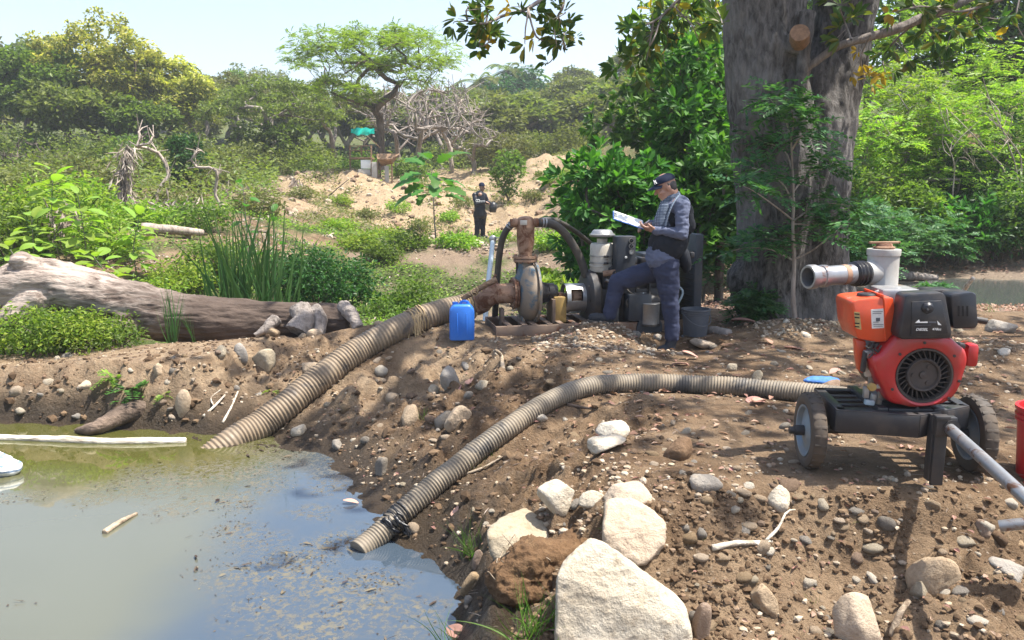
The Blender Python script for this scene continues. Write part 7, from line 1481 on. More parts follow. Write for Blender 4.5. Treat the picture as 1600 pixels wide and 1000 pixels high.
hN, tN = J(545, 945, -.1), J(455, 948, -.12); hN[2] = tN[2] = root[2] + .004; boot(hN, tN, J(530, 885, -.1))
hF, tF = J(245, 826, .1), J(118, 806, .1); hF[2] = h1(hF[0], hF[1]) + .006; tF[2] = h1(tF[0], tF[1]) + .02; boot(hF, tF, J(226, 775, .1))
FOOT = (hF + tF) / 2
# clipboard and pen, held
t = thing("clipboard", "clipboard with white papers held up by the man in the navy cap", "clipboard", (cb0 + cb1) / 2); W_, H_ = .225, np.linalg.norm(cb1 - cb0)
Mb = Matrix((Vector(cbd), Vector(cby), Vector(cbn))).transposed(); cc = (cb0 + cb1) / 2
g = G(); g.box(cc - cbn * .004, (H_, W_, .004), .001, Mb); g.build("board", M['blue_plastic'], t); g = G(); g.box(cc + cbn * .002, (H_ * .95, W_ * .94, .004), 0, Mb); g.build("paper", M['white'], t)
g = G(); g.box(cb0 + cbd * .02 + cbn * .008, (.025, .09, .010), .002, Mb); g.build("clip", M['grey_metal'], t)
pe = wrF + np.array([-.085, -.03, -.015]); t = thing("pen", "white pen in the writing hand of the man with the clipboard", "pen", pe); g = G(); g.cyl(pe + [-.03, 0, -.02], pe + [.055, -.01, .055], .0048, n=8); g.build("barrel", M['white'], t); g = G(); g.cyl(pe + [-.03, 0, -.02], pe + [-.038, .001, -.028], .003, .0008, n=8); g.build("tip", M['dark_metal'], t)

# the second man, far off
YD = 26.5
_b = at(748, 380, YD); _bz = h1(_b[0], _b[1]); _sd = _bz - at(748, 381, YD)[2]
def D(X, Y, dy=0.0): q = at(720 + X / 10, 285 + Y / 10, YD + dy); q[2] += _sd; return q
gd = thing("person", "distant man in black jacket and dark cap standing on the grassy bank", "person", [_b[0], _b[1], _bz])
hc2 = D(328, 175); caps = [('e', hc2 + [0, 0, .03], (.085, .09, .10)), ('e', hc2 + [.02, -.01, -.05], (.065, .065, .08)), ('c', hc2 + [.09, -.02, -.0], hc2 + [.105, -.025, -.03], .012, .015), ('c', hc2 + [0, 0, -.06], D(310, 260), .055, .065), ('e', hc2 + [-.01, -.088, -.01], (.02, .012, .03)), ('e', hc2 + [-.01, .088, -.01], (.02, .012, .03)),
     ('c', D(295, 320), D(300, 560), .13, .14), ('c', D(300, 285, -.1), D(300, 285, .1), .08, .08), ('c', D(262, 620), D(262, 780), .08, .055), ('c', D(262, 780), D(245, 920), .055, .04), ('c', D(345, 620, .1), D(342, 780, .1), .08, .055), ('c', D(342, 780, .1), D(345, 915, .1), .055, .04), ('c', D(235, 300, -.08), D(255, 430, -.16), .055, .045), ('c', D(255, 430, -.16), D(385, 395, -.12), .045, .03), ('c', D(375, 300, .1), D(420, 400, .1), .055, .045), ('c', D(420, 400, .1), D(470, 410, 0), .045, .03)]
caps += hand(D(385, 395, -.12), None, np.array([1.0, .1, -.25]), np.array([0, .3, -1]), 1, (.3, .5, .4)); caps += hand(D(470, 408, 0), None, np.array([1.0, -.2, -.3]), np.array([0, -.3, -1]), -1, (.3, .5, .4))
V, nn, F = remesh(caps, .012, 2, .4); mesh_obj("body", V, F, M['skin_dark'], gd)
caps = [('c', D(297, 300), D(300, 580), .17, .185), ('c', D(262, 580), D(262, 605), .14, .14), ('c', D(345, 580, .08), D(345, 605, .08), .13, .13), ('c', D(215, 290, -.06), D(240, 430, -.16), .085, .07), ('c', D(240, 430, -.16), D(370, 400, -.14), .068, .05), ('c', D(372, 295, .08), D(415, 400, .1), .085, .068), ('c', D(415, 400, .1), D(455, 408, 0), .065, .05), ('c', D(310, 262, -.0), D(305, 285), .075, .09)]
V, nn, F = remesh(caps, .014, 3); V = fold(V, nn, .014, 8, 4); jk = mesh_obj("jacket", V, F, M['jacket'], gd)
caps = [('c', D(262, 600), D(262, 780), .125, .09), ('c', D(262, 780), D(250, 925), .09, .085), ('c', D(345, 600, .1), D(342, 780, .1), .12, .085), ('c', D(342, 780, .1), D(346, 905, .1), .085, .08)]
V, nn, F = remesh(caps, .014, 3); V = fold(V, nn, .014, 7, 6); mesh_obj("trousers", V, F, M['black_trousers'], gd)
for x, dy in ((250, 0), (348, .1)): V, nn, F = remesh([('c', D(x, 925, dy), D(x + 55, 940, dy - .08), .055, .045)], .014, 2); mesh_obj("boot", V, F, M['boot'], gd)
g = G(); g.lathe([(0, .100), (.05, .098), (.10, .07), (.125, .0)], hc2 + [0, 0, .055], (0, 0, 1), 20); c2 = g.build("cap", M['cap'], gd); g = G(); g.box(hc2 + [.115, -.02, .065], (.10, .15, .012), .004); g.build("brim", M['cap'], c2)
# pale print across the jacket: two letters and strokes too small to read
for k, (x0, w0) in enumerate(((240, 22), (268, 24))):
    a = np.linspace(.6, 5.7, 10) if k == 0 else np.linspace(0, 2 * pi, 13); ctr = D(x0 + 12, 375, -.245); g = G(); g.tube([ctr + [cos(q) * .030, 0, sin(q) * .038] for q in a], .009, 5); g.build("lettering", M['white'], jk)
for x0 in (300, 322, 345, 366): g = G(); c_ = D(x0, 388, -.25); g.box(c_, (.012, .010, .06), .002); g.box(c_ + [.016, 0, .02], (.028, .010, .014), .002); g.build("lettering", M['white'], jk)
hb_ = D(505, 475, -.05); t = thing("helmet", "dark helmet held at the waist by the distant man in black", "helmet", hb_); V, nn, F = remesh([('e', hb_, (.13, .13, .17)), ('c', hb_ + [-.08, 0, -.12], hb_ + [.06, 0, -.14], .05, .04)], .012, 3); mesh_obj("shell", V, F, M['black_plastic'], t); g = G(); g.box(hb_ + [-.02, -.125, -.02], (.13, .02, .10), .008); g.build("visor", M['dark_metal'], t)
# ------------------------------------------------------------------ logs and floating things
rng = np.random.default_rng(61)
def logm(path, rad, vox, amp, sc_, seed, stretch=1.0, extra=()):
    V, nn, F = remesh([('t', spline(np.asarray(path), n=30), np.interp(np.linspace(0, 1, 30), np.linspace(0, 1, len(rad)), rad))] + list(extra), vox, 3)
    f = fbm(V[:, 0] * sc_ * stretch, V[:, 1] * sc_, V[:, 2] * sc_, 4, seed, .6, ridge=True); f2 = fbm(V[:, 0] * 2.2, V[:, 1] * 2.2, V[:, 2] * 2.2, 3, seed + 5); return V + nn * (amp * (f - .4) + amp * 2.2 * f2)[:, None], F
YL = 9.15; ml = YL / FPX
def LP(px, py, dy=0.0): return at(px, py, YL + dy)
t = thing("fallen_log", "huge weathered grey log lying along the bank behind the pond", "log", [LP(230, 500)[0], YL, h1(LP(230, 500)[0], YL)])
V, F = logm([LP(-90, 478), LP(-20, 468), LP(40, 448), (LP(95, 447)), LP(150, 462), LP(215, 482), LP(290, 498), LP(370, 504), LP(450, 503), LP(545, 500)], np.array([30, 34, 43, 38, 40, 42, 38, 34, 31, 24]) * ml, .016, .026, 13, 81, .16,
            [('c', LP(75, 440), LP(38, 412, -.1), 34 * ml, 20 * ml), ('c', LP(60, 470, -.15), LP(5, 505, -.35), 30 * ml, 14 * ml), ('c', LP(205, 500, -.15), LP(180, 528, -.35), 26 * ml, 14 * ml)])
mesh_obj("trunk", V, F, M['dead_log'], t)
for pts, r in (([LP(468, 482, -.15), LP(476, 500, -.26), LP(466, 520, -.34)], [17, 18, 21]), ([LP(492, 480, -.15), LP(500, 502, -.26), LP(498, 524, -.34)], [10, 11, 9]), ([LP(535, 478, -.05), LP(550, 492, -.2), LP(560, 512, -.32)], [11, 10, 7]), ([LP(432, 498, -.2), LP(415, 514, -.32), LP(398, 526, -.36)], [11, 9, 6])):
    V, F = logm(pts, np.array(r) * ml, .010, .016, 16, 85, .4); mesh_obj("root", V, F, M['bark_grey'], t)
p = [gz(118, 672, ZW + .02), gz(150, 668, ZW + .06), at(185, 650, 7.25), at(218, 640, 7.35), at(258, 632, 7.5)]
V, F = logm(p, np.array([.03, .06, .085, .09, .07]), .010, .012, 14, 91, .5); o = mesh_obj("sunken_log", V, F, M['wet_log'], None, loc=p[2]); tag(o, "dark rotten log half sunk at the foot of the far bank", "log")
p = [gz(-60, 683, ZW + .01), gz(60, 686, ZW + .012), gz(160, 690, ZW + .010), gz(230, 690, ZW + .008), gz(291, 689, ZW + .006)]
V, F = logm(p, np.array([.030, .034, .036, .035, .030]), .007, .006, 18, 93, .3); o = mesh_obj("floating_pole", V, F, M['drift'], None, loc=p[2]); tag(o, "long pale barkless pole floating on the pond near the far bank", "log")
c_ = gz(-6, 735, ZW + .02); V, nn, F = remesh([('e', c_ + [-.05, 0, .06], (.22, .13, .085), Matrix.Rotation(.3, 3, 'Y')), ('e', c_ + [.10, -.02, .03], (.10, .09, .06))], .010, 3); V = V + nn * (.016 * fbm(V[:, 0] * 14, V[:, 1] * 14, V[:, 2] * 14, 3, 5, ridge=True))[:, None]
mm_, tt, bb = new_mat('sack'); wv = tt.nodes.new("ShaderNodeTexWave"); wv.inputs["Scale"].default_value = 7; wv.inputs["Distortion"].default_value = 1.5; wv.bands_direction = 'Z'; tt.links.new(coords(tt), wv.inputs["Vector"]); tt.links.new(mix(tt, maprange(tt, wv.outputs["Fac"], .78, .84), (.72, .72, .70), (.18, .26, .40)), bb.inputs["Base Color"]); bb.inputs["Roughness"].default_value = .5
o = mesh_obj("plastic_sack", V, F, mm_, None, loc=c_); tag(o, "crumpled white plastic sack with blue stripes floating in the pond", "sack")
p = [gz(163, 832, ZW + .01), gz(185, 817, ZW + .014), gz(214, 802, ZW + .006)]; V, F = logm(p, np.array([.020, .016, .010]), .005, .003, 25, 3, .6); o = mesh_obj("floating_stick", V, F, M['stick'], None, loc=p[1]); tag(o, "brown stick adrift among the pond's scum", "stick")

def stick(name, label, pts, r0, r1, mat='stick', group=None, cat="stick", tw=()):
    P = spline(pts, n=16); t = thing(name, label, cat, P[0], group=group); g = G(); g.tube(P, np.linspace(r0, r1, 16), 8, True, len(label), .22); g.build("stem", M[mat], t, sharp=None)
    for q in tw: Q = spline(q, n=8); g = G(); g.tube(Q, np.linspace(r1, r1 * .35, 8), 6, True); g.build("twig", M[mat], t, sharp=None)
def gp(px, py, up=.01): q = ground(px, py); q[2] += up; return q
stick("pale_root", "pale branching root lying on the stony brow below the cart", [gp(1112, 862, .02), gp(1150, 858, .03), gp(1180, 857, .03), gp(1205, 852, .02)], .016, .010, 'drift', tw=[[gp(1182, 857, .03), gp(1195, 868, .01), gp(1190, 880, .0)], [gp(1196, 854, .03), gp(1215, 840, .05), gp(1228, 815, .05), gp(1242, 805, .03)]])
stick("stick", "upright broken stick in the dirt in front of the jerrycan's slope", [gp(786, 574, -.02), gp(783, 565, .05), at(775, 548, ground(786, 574)[1] + .06)], .020, .016, 'stick')
stick("stick", "short dark stick beside the thin hose's bend", [gp(886, 634, .015), gp(905, 640, .02), gp(925, 642, .015)], .012, .008, 'wet_log')
stick("stick", "stub of branch poking from the soil at the frame's bottom right", [gp(1392, 995, .0), gp(1405, 972, .04), gp(1418, 958, .06)], .018, .012, 'stick')
stick("stick", "thin stick under the lower suction hose", [gp(720, 745, .01), gp(755, 735, .02), gp(790, 715, .02)], .009, .006, 'stick')
stick("stick", "weathered branch stub on the low ridge before the great trunk", [gp(1262, 528, .01), at(1240, 516, 8.2), at(1224, 502, 8.25)], .035, .045, 'drift')
stick("stick", "stick leaning up behind the black muffler guard", [at(1498, 470, 9.6), at(1510, 448, 9.4), at(1521, 434, 9.3)], .03, .022, 'drift')
stick("short_log", "short sawn log lying on the dirt beside the grey bucket", [at(1108, 516, 8.3), at(1126, 519, 8.2), at(1139, 521, 8.1)], .048, .048, 'bark_grey', cat="log")
stick("stick", "black charred stick on the low ridge right of the short sawn log", [at(1149, 521, 8.25), at(1165, 518, 8.3), at(1182, 517, 8.35)], .02, .018, 'wet_log')
stick("plank", "long pale board lying on the ground in front of the great trunk", [at(1108, 511, 8.75), at(1230, 509, 8.78), at(1345, 509, 8.8)], .022, .022, 'planks', cat="plank")
stick("fallen_branch", "pale fallen trunk lying across the stony slope beyond the log", [P_(195, 0, 16) + [0, 0, .12], P_(245, 0, 16.2) + [0, 0, .16], P_(295, 0, 16.6) + [0, 0, .14]], .11, .07, 'bark_pale', cat="log")
stick("fallen_branch", "grey fallen trunk lying on the shaded litter before the woods", [P_(1400, 0, 15.2) + [0, 0, .08], P_(1450, 0, 15.4) + [0, 0, .10], P_(1500, 0, 15.6) + [0, 0, .06]], .12, .06, 'bark_grey', cat="log")
stick("root", "exposed pale root on the far bank left of the big hose", [gp(318, 652, .01), gp(335, 640, .03), gp(352, 622, .03)], .014, .008, 'drift', cat="root", tw=[[gp(335, 640, .03), gp(330, 625, .02), gp(345, 612, .02)]])
stick("root", "second exposed root lower on the far bank by the big hose", [gp(348, 662, .01), gp(362, 640, .03), gp(372, 615, .02)], .012, .007, 'drift', cat="root")
stick("dead_branch", "bare curved branch on the sandy slope left of the sluice mound", [P_(470, 0, 29.5), at(500, 315, 29.5), at(530, 292, 29.4), at(545, 280, 29.3)], .035, .012, 'bark', cat="branch", tw=[[at(500, 315, 29.5), at(490, 300, 29.4), at(480, 285, 29.4)]])

# ------------------------------------------------------------------ rocks
def rock_geo(seed, sub=3, k=11, soft=9, nz=.07, flat=1.0):
    r = np.random.default_rng(seed); b = bmesh.new(); bmesh.ops.create_icosphere(b, subdivisions=sub, radius=1.0); V = np.array([v.co[:] for v in b.verts]); F = np.array([[v.index for v in f.verts] for f in b.faces]); b.free()
    n = rand_dirs(k, r); d = r.uniform(.62, 1.0, k); c = np.maximum(V @ n.T, 1e-3) / d[None]; rad = 1 / (np.sum(c ** soft, 1) ** (1 / soft) + 1e-6); rad = np.minimum(rad, 1.25)
    q = V * 1.0; rad = rad * (1 + nz * fbm(q[:, 0] * 2.1 + seed, q[:, 1] * 2.1, q[:, 2] * 2.1, 4, seed % 50) + nz * .5 * fbm(q[:, 0] * 7, q[:, 1] * 7 + seed, q[:, 2] * 7, 3, seed % 31))
    return V * rad[:, None], F
def Rz(a): return np.array([[cos(a), -sin(a), 0], [sin(a), cos(a), 0], [0, 0, 1]])
def rock(name, label, cat, px, pyb, w, h, mat, seed, sub=4, depth=.85, roll=0.0, embed=.34, k=10, soft=13, nz=.09, group=None, spin=None):
    b = ground(px, pyb); d = b[1]; m_ = d / FPX; W = w * m_ / 2; vis = h * m_; el = atan2(1.5 - b[2], d); Dp = W * depth; Hh = max((vis - Dp * 2 * sin(el) * .55) / cos(el), W * .5) / 2
    V, F = rock_geo(seed, sub, k, soft, nz); V = V @ Rz(seed * 1.7 if spin is None else spin).T; V = V / np.abs(V).max(0) * [W, Dp, Hh * (1 + embed)]; c, s = cos(roll), sin(roll); V = V @ np.array([[c, 0, s], [0, 1, 0], [-s, 0, c]]).T
    cen = b + [0, Dp * .75, Hh * (1 - embed)]; o = mesh_obj(name, V + cen, F, M[mat], None, loc=[b[0], b[1] + Dp * .75, b[2]], sharp=None); tag(o, label, cat, group); return o
def hull_rock(name, label, pts, mat, vox, nz, seed, loc):
    bm = bmesh.new(); [bm.verts.new([float(x) for x in p]) for p in pts]; r = bmesh.ops.convex_hull(bm, input=bm.verts); bmesh.ops.delete(bm, geom=[e for e in r['geom_interior'] if isinstance(e, bmesh.types.BMVert)], context='VERTS'); bm.verts.index_update(); bm.verts.ensure_lookup_table()
    me = bpy.data.meshes.new("t"); bm.to_mesh(me); bm.free(); o = bpy.data.objects.new("t", me); COL.objects.link(o); a = o.modifiers.new("r", 'REMESH'); a.mode = 'VOXEL'; a.voxel_size = vox; s = o.modifiers.new("s", 'SMOOTH'); s.iterations = 5; s.factor = .5
    dg = bpy.context.evaluated_depsgraph_get(); dg.update(); e = o.evaluated_get(dg).to_mesh(); V = np.empty(len(e.vertices) * 3); e.vertices.foreach_get("co", V); V = V.reshape(-1, 3); nn = np.empty(len(V) * 3); e.vertices.foreach_get("normal", nn); nn = nn.reshape(-1, 3); F = [tuple(p.vertices) for p in e.polygons]; o.evaluated_get(dg).to_mesh_clear(); bpy.data.objects.remove(o)
    V = V + nn * (nz * fbm(V[:, 0] * 6, V[:, 1] * 6, V[:, 2] * 6, 4, seed) + nz * .45 * fbm(V[:, 0] * 24, V[:, 1] * 24, V[:, 2] * 24, 4, seed + 3, ridge=True))[:, None]
    o = mesh_obj(name, V, F, M[mat], None, loc=loc, sharp=None); tag(o, label, "boulder"); return o
a = at
hull_rock("boulder", "largest pale boulder, peaked at its left, filling the bottom of the picture", [a(866, 1080, 2.95), a(1078, 1090, 2.95), a(1080, 985, 2.98), a(1068, 945, 3.05), a(1040, 918, 3.10), a(985, 878, 3.12), a(942, 845, 3.14), a(922, 838, 3.2), a(912, 848, 3.16), a(900, 872, 3.1), a(880, 874, 3.12), a(869, 900, 3.05), a(930, 850, 3.34), a(1000, 895, 3.42), a(1070, 950, 3.4), a(880, 900, 3.45), a(870, 1050, 3.4), a(1080, 1050, 3.4)], 'rock_pale', .0085, .010, 5, [.4, 3.1, -.5])
b0 = ground(800, 890); y0 = b0[1]
hull_rock("boulder", "smooth pale boulder half buried beside the drooping grass tuft", [a(760, 835, y0), a(764, 862, y0 - .02), a(785, 895, y0 - .06), a(835, 880, y0 - .02), a(862, 850, y0 + .06), a(858, 815, y0 + .22), a(822, 792, y0 + .30), a(785, 806, y0 + .22), a(766, 822, y0 + .1), a(790, 900, y0 + .2), a(855, 880, y0 + .35)], 'rock_pale', .009, .012, 8, b0)
b0 = ground(990, 880); y0 = b0[1]
hull_rock("boulder", "tall tan boulder with a sunlit rounded top behind the largest boulder", [a(944, 880, y0 - .03), a(1004, 884, y0 - .06), a(1036, 850, y0), a(1040, 818, y0 + .06), a(1020, 795, y0 + .12), a(985, 780, y0 + .16), a(948, 782, y0 + .14), a(942, 830, y0), a(1010, 800, y0 + .4), a(950, 800, y0 + .4), a(1040, 860, y0 + .3)], 'rock_tan', .009, .014, 12, b0)
RK = [("boulder", "smooth sunlit tan boulder resting on the tall tan one", 992, 795, 95, 50, 'rock_tan', 21, .9, .1), ("boulder", "blocky pale boulder at the top left of the boulder heap", 872, 800, 66, 58, 'rock_pale', 22, .9, -.2), ("boulder", "small white-grey block wedged between two pale boulders", 928, 797, 46, 32, 'rock_pale', 23, .9, .2),
      ("boulder", "rounded grey-brown boulder alone on the dirt below the thin hose", 1066, 720, 54, 44, 'rock_brown', 24, .85, .15), ("boulder", "flat pale slab, upper of two below the hose's bend", 957, 690, 62, 36, 'rock_pale', 25, .9, -.1), ("boulder", "flat pale slab, lower of two below the hose's bend", 945, 707, 78, 30, 'rock_pale', 26, .8, -.15),
      ("boulder", "pointed grey wedge of rock on the brow below the lone rounded boulder", 1103, 770, 56, 36, 'rock_grey', 27, .7, .3), ("boulder", "squarish pale boulder left of the cart's near wheel track", 1222, 802, 50, 54, 'rock_pale', 28, .9, .1), ("boulder", "large rounded tan boulder in the slope under the cart", 1466, 940, 104, 86, 'rock_tan', 29, .8, .2), ("boulder", "broad pale boulder cut by the picture's bottom under the cart", 1350, 1030, 84, 108, 'rock_tan', 30, .8, -.1),
      ("boulder", "upright tan boulder beside the dark crevice at the bottom", 1197, 968, 46, 62, 'rock_tan', 31, .8, -.2), ("boulder", "grey block at the frame's right edge below the steel pipe", 1588, 908, 64, 42, 'rock_grey', 32, .9, .05), ("boulder", "flat tan stone under the short steel pipe", 1588, 856, 66, 30, 'rock_tan', 33, .9, .0), ("boulder", "brown stone against the end of the short steel pipe", 1540, 838, 34, 30, 'rock_brown', 34, .9, .2),
      ("boulder", "egg-shaped tan boulder standing at the pond's far edge", 281, 655, 36, 52, 'rock_tan', 35, .8, .05), ("boulder", "pale block set in the top of the far bank by the hose", 412, 580, 46, 40, 'rock_pale', 36, .8, .1), ("boulder", "rounded pale stone in the hollow of the far bank", 344, 560, 22, 22, 'rock_pale', 37, .9, 0), ("boulder", "squarish grey stone right of the round one in the far bank", 373, 562, 24, 28, 'rock_grey', 38, .9, 0), ("boulder", "tan stone leaning by the big hose's left side", 483, 588, 34, 30, 'rock_tan', 39, .9, .3),
      ("boulder", "tan stone above the fern on the far bank", 246, 588, 22, 26, 'rock_tan', 40, .9, 0), ("boulder", "buried brown stone below the fern on the far bank", 130, 612, 28, 24, 'rock_tan', 41, .9, .1), ("boulder", "pale stone at the water beside the big hose's lower end", 466, 682, 26, 24, 'rock_pale', 42, .9, .3), ("boulder", "dark wet stone left of the pond's inner corner", 525, 705, 22, 20, 'rock_grey', 43, .9, 0),
      ("boulder", "squared grey boulder on the slope above the grass tuft", 702, 608, 32, 38, 'rock_grey', 44, .8, .05), ("boulder", "pale block with grass growing on its right side", 644, 668, 38, 42, 'rock_tan', 45, .9, .1), ("boulder", "smooth flat tan boulder right of the block with grass", 714, 668, 48, 44, 'rock_tan', 46, .8, .35), ("boulder", "tan slab leaning below the smooth flat boulder", 690, 672, 36, 38, 'rock_grey', 47, .7, .5), ("boulder", "grey stone half under the thin hose's lower slope", 680, 768, 28, 30, 'rock_grey', 48, .8, .5), ("boulder", "dark grey stone above the pond corner on the slope", 596, 745, 26, 34, 'rock_grey', 49, .8, .2),
      ("boulder", "rounded stone in the cluster at the middle of the slope", 733, 624, 20, 16, 'rock_grey', 50, .9, 0), ("boulder", "pale flat stone at the foot of the dirt mound", 846, 660, 30, 18, 'rock_pale', 51, .8, .1), ("boulder", "long flat slab behind the inspector's rear boot", 1105, 545, 50, 16, 'rock_tan', 52, .6, .2), ("boulder", "pale upright stone beside the thin hose right of the mound", 1186, 597, 20, 20, 'rock_pale', 53, .7, .2), ("boulder", "pale flat pebble left of the thin hose beside the brown leaf", 1146, 580, 20, 14, 'rock_pale', 54, .8, 0), ("boulder", "grey stone wedged under the cart's left wheel", 1302, 618, 44, 30, 'rock_brown', 55, .8, 0), ("boulder", "grey boulder beside the puddle behind the cart", 1570, 520, 48, 22, 'rock_grey', 56, .8, .1), ("boulder", "pale squared stone on the dirt right of the engine", 1572, 556, 22, 14, 'rock_pale', 57, .9, 0),
      ("boulder", "tan rock under the cart's hitch", 1478, 714, 44, 28, 'rock_tan', 58, .8, .1), ("boulder", "pale stone at the distant man's feet", 745, 386, 22, 12, 'rock_pale', 59, .9, 0), ("boulder", "tan stone left of the largest boulder's peak, in shade", 855, 880, 40, 40, 'rock_brown', 60, .9, 0), ("boulder", "long grey-brown stone at the largest boulder's right", 1095, 1010, 34, 90, 'rock_brown', 61, .8, .1), ("boulder", "flat reddish stone standing in the wet soil by the grass", 747, 885, 20, 34, 'rock_brown', 62, .5, .1), ("boulder", "tilted tan slab in the wet soil near the pond's corner", 735, 925, 34, 40, 'rock_tan', 63, .5, .6), ("boulder", "small dark stone at the pond's near corner", 733, 945, 18, 16, 'rock_grey', 64, .8, 0)]
for i, (x0, y0_) in enumerate(((428, 527), (462, 526), (488, 528), (505, 520), (538, 511))): RK.append(("boulder", ["pale stone on the bank top, leftmost of the row before the log's roots", "flat pale stone, second in the row before the log's roots", "round tan stone, middle of the row before the log's roots", "pale stone, fourth in the row before the log's roots", "white stone nearest the hose in the row before the log's roots"][i], x0, y0_, 26, 16, 'rock_pale' if i % 2 else 'rock_tan', 70 + i, .8, .1))
for (nm, lb, px, pyb, w, h, mat, seed, dep, roll) in RK: rock(nm, lb, "boulder" if w > 30 else "stone", px, pyb, w, h, mat, seed, 4 if w > 45 else 3, dep, roll, soft=5 if 'round' in lb or 'egg' in lb else 16 if mat == 'rock_pale' else 12, k=18 if 'round' in lb or 'egg' in lb else 10)
# lump of root-bound earth
b0 = ground(840, 932); V, nn, F = remesh([('c', at(795, 905, b0[1] + .05), at(925, 845, b0[1] + .30), .10, .085), ('c', at(830, 880, b0[1] + .10), at(890, 880, b0[1] + .15), .13, .10), ('c', at(800, 920, b0[1]), at(870, 920, b0[1] + .05), .08, .07)], .010, 3)
V = V + nn * (.030 * fbm(V[:, 0] * 7, V[:, 1] * 7, V[:, 2] * 7, 3, 3) + .022 * fbm(V[:, 0] * 26, V[:, 1] * 26, V[:, 2] * 26, 4, 6, .6, ridge=True))[:, None]; ti = thing("earth_clump", "dark lump of root-bound earth leaning on the boulder heap", "earth clump", b0); mesh_obj("soil", V, F, M['clod'], ti)
for k in range(26): i = rng.integers(len(V)); s = V[i] + nn[i] * .01; g = G(); g.tube(spline([s, s + rng.normal(0, .03, 3), s + rng.normal(0, .06, 3) + [0, -.01, -.02]], n=8), .0028, 4); g.build("rootlet", M['stick'], ti, sharp=None)

# stones one could pick up, each its own object
VAR = [mesh_np("stone", *rock_geo(200 + i, 2, 8, 14, .08), smooth=True) for i in range(14)]
LM = [("the cart's left wheel", 1285, 745), ("the cart's stand leg", 1468, 752), ("the pale branching root", 1160, 860), ("the lone rounded boulder", 1066, 722), ("the largest boulder", 1080, 960), ("the steel pipe's end", 1560, 830), ("the large tan boulder under the cart", 1466, 945), ("the upright boulder by the crevice", 1197, 968), ("the squarish pale boulder", 1222, 802), ("the thin hose's bend", 930, 625), ("the block with grass", 644, 670), ("the squared grey boulder", 702, 608), ("the upright broken stick", 786, 574), ("the blue jerrycan", 722, 532), ("the inspector's rear boot", 1040, 552), ("the great trunk's foot", 1243, 505), ("the egg-shaped boulder", 281, 655), ("the fern on the far bank", 205, 612), ("the big hose's lower end", 440, 680), ("the pale block on the far bank", 412, 580), ("the red bucket", 1600, 700), ("the puddle behind the cart", 1550, 500), ("the thin hose's lower end", 620, 830), ("the boulder heap", 900, 810)]
AREAS = [((1050, 1600, 760, 1000), 92, (11, 38)), ((880, 1300, 640, 780), 40, (10, 24)), ((560, 900, 560, 840), 46, (10, 30)), ((830, 1330, 520, 605), 34, (8, 20)), ((10, 420, 545, 655), 26, (9, 22)), ((1310, 1600, 500, 720), 30, (8, 18)), ((440, 700, 500, 700), 20, (10, 26))]
cands = []
for (x0, x1, y0_, y1), n, (s0_, s1_) in AREAS:
    for _ in range(n):
        px, py = rng.uniform(x0, x1), rng.uniform(y0_, y1); b = ground(px, py)
        if b[2] < ZW + .04 or b[1] > 10: continue
        dA = min(np.hypot(HOSE_A[::20, 0] - b[0], HOSE_A[::20, 1] - b[1]).min() - RA, np.hypot(HOSE_B[::20, 0] - b[0], HOSE_B[::20, 1] - b[1]).min() - RB)
        if dA < .05: continue
        cands.append((px, py, b, s0_ + (s1_ - s0_) * rng.uniform() ** 1.9))
cnt = {}
def ordn(k):
    ones = ["nearest", "second", "third", "fourth", "fifth", "sixth", "seventh", "eighth", "ninth", "tenth", "eleventh", "twelfth", "thirteenth", "fourteenth", "fifteenth", "sixteenth", "seventeenth", "eighteenth", "nineteenth", "twentieth"]
    return ones[k] if k < 20 else "twenty-" + ["first", "second", "third", "fourth", "fifth", "sixth", "seventh", "eighth", "ninth"][k - 20] if k < 29 else "thirtieth-or-so %d" % k
for c in cands: c_ = c
byl = {}
for c in cands:
    j = int(np.argmin([hypot for hypot in [math.hypot(c[0] - l[1], (c[1] - l[2]) * 1.6) for l in LM]])); byl.setdefault(j, []).append(c)
for j, L_ in byl.items():
    L_.sort(key=lambda c: math.hypot(c[0] - LM[j][1], c[1] - LM[j][2]))
    for k, (px, py, b, s) in enumerate(L_):
        mi = rng.choice(['rock_pale', 'rock_tan', 'rock_grey', 'rock_brown'], p=[.30, .34, .22, .14]); me = VAR[rng.integers(len(VAR))]; key = (me.name, mi)
        if key not in cnt: m2 = me.copy(); m2.materials.append(M[mi]); cnt[key] = m2
        o = bpy.data.objects.new("stone", cnt[key]); COL.objects.link(o); r = s * b[1] / FPX / 2; fl = rng.uniform(.45, .8); o.scale = (r, r * rng.uniform(.65, 1.0), r * fl); o.rotation_euler = (rng.normal(0, .25), rng.normal(0, .25), rng.uniform(0, 6.28)); o.location = (b[0], b[1], b[2] + r * fl * .10)
        size = "tiny" if s < 11 else "small" if s < 16 else "fist-sized"; colr = {'rock_pale': "pale", 'rock_tan': "tan", 'rock_grey': "grey", 'rock_brown': "brown"}[mi]; shp = "flat" if fl < .56 else "rounded" if fl > .7 else "angular"
        tag(o, f"{size} {colr} {shp} stone, {ordn(k)} one from {LM[j][0]}" if k else f"{size} {colr} {shp} stone, nearest one to {LM[j][0]}", "stone", "loose stones on the banks")

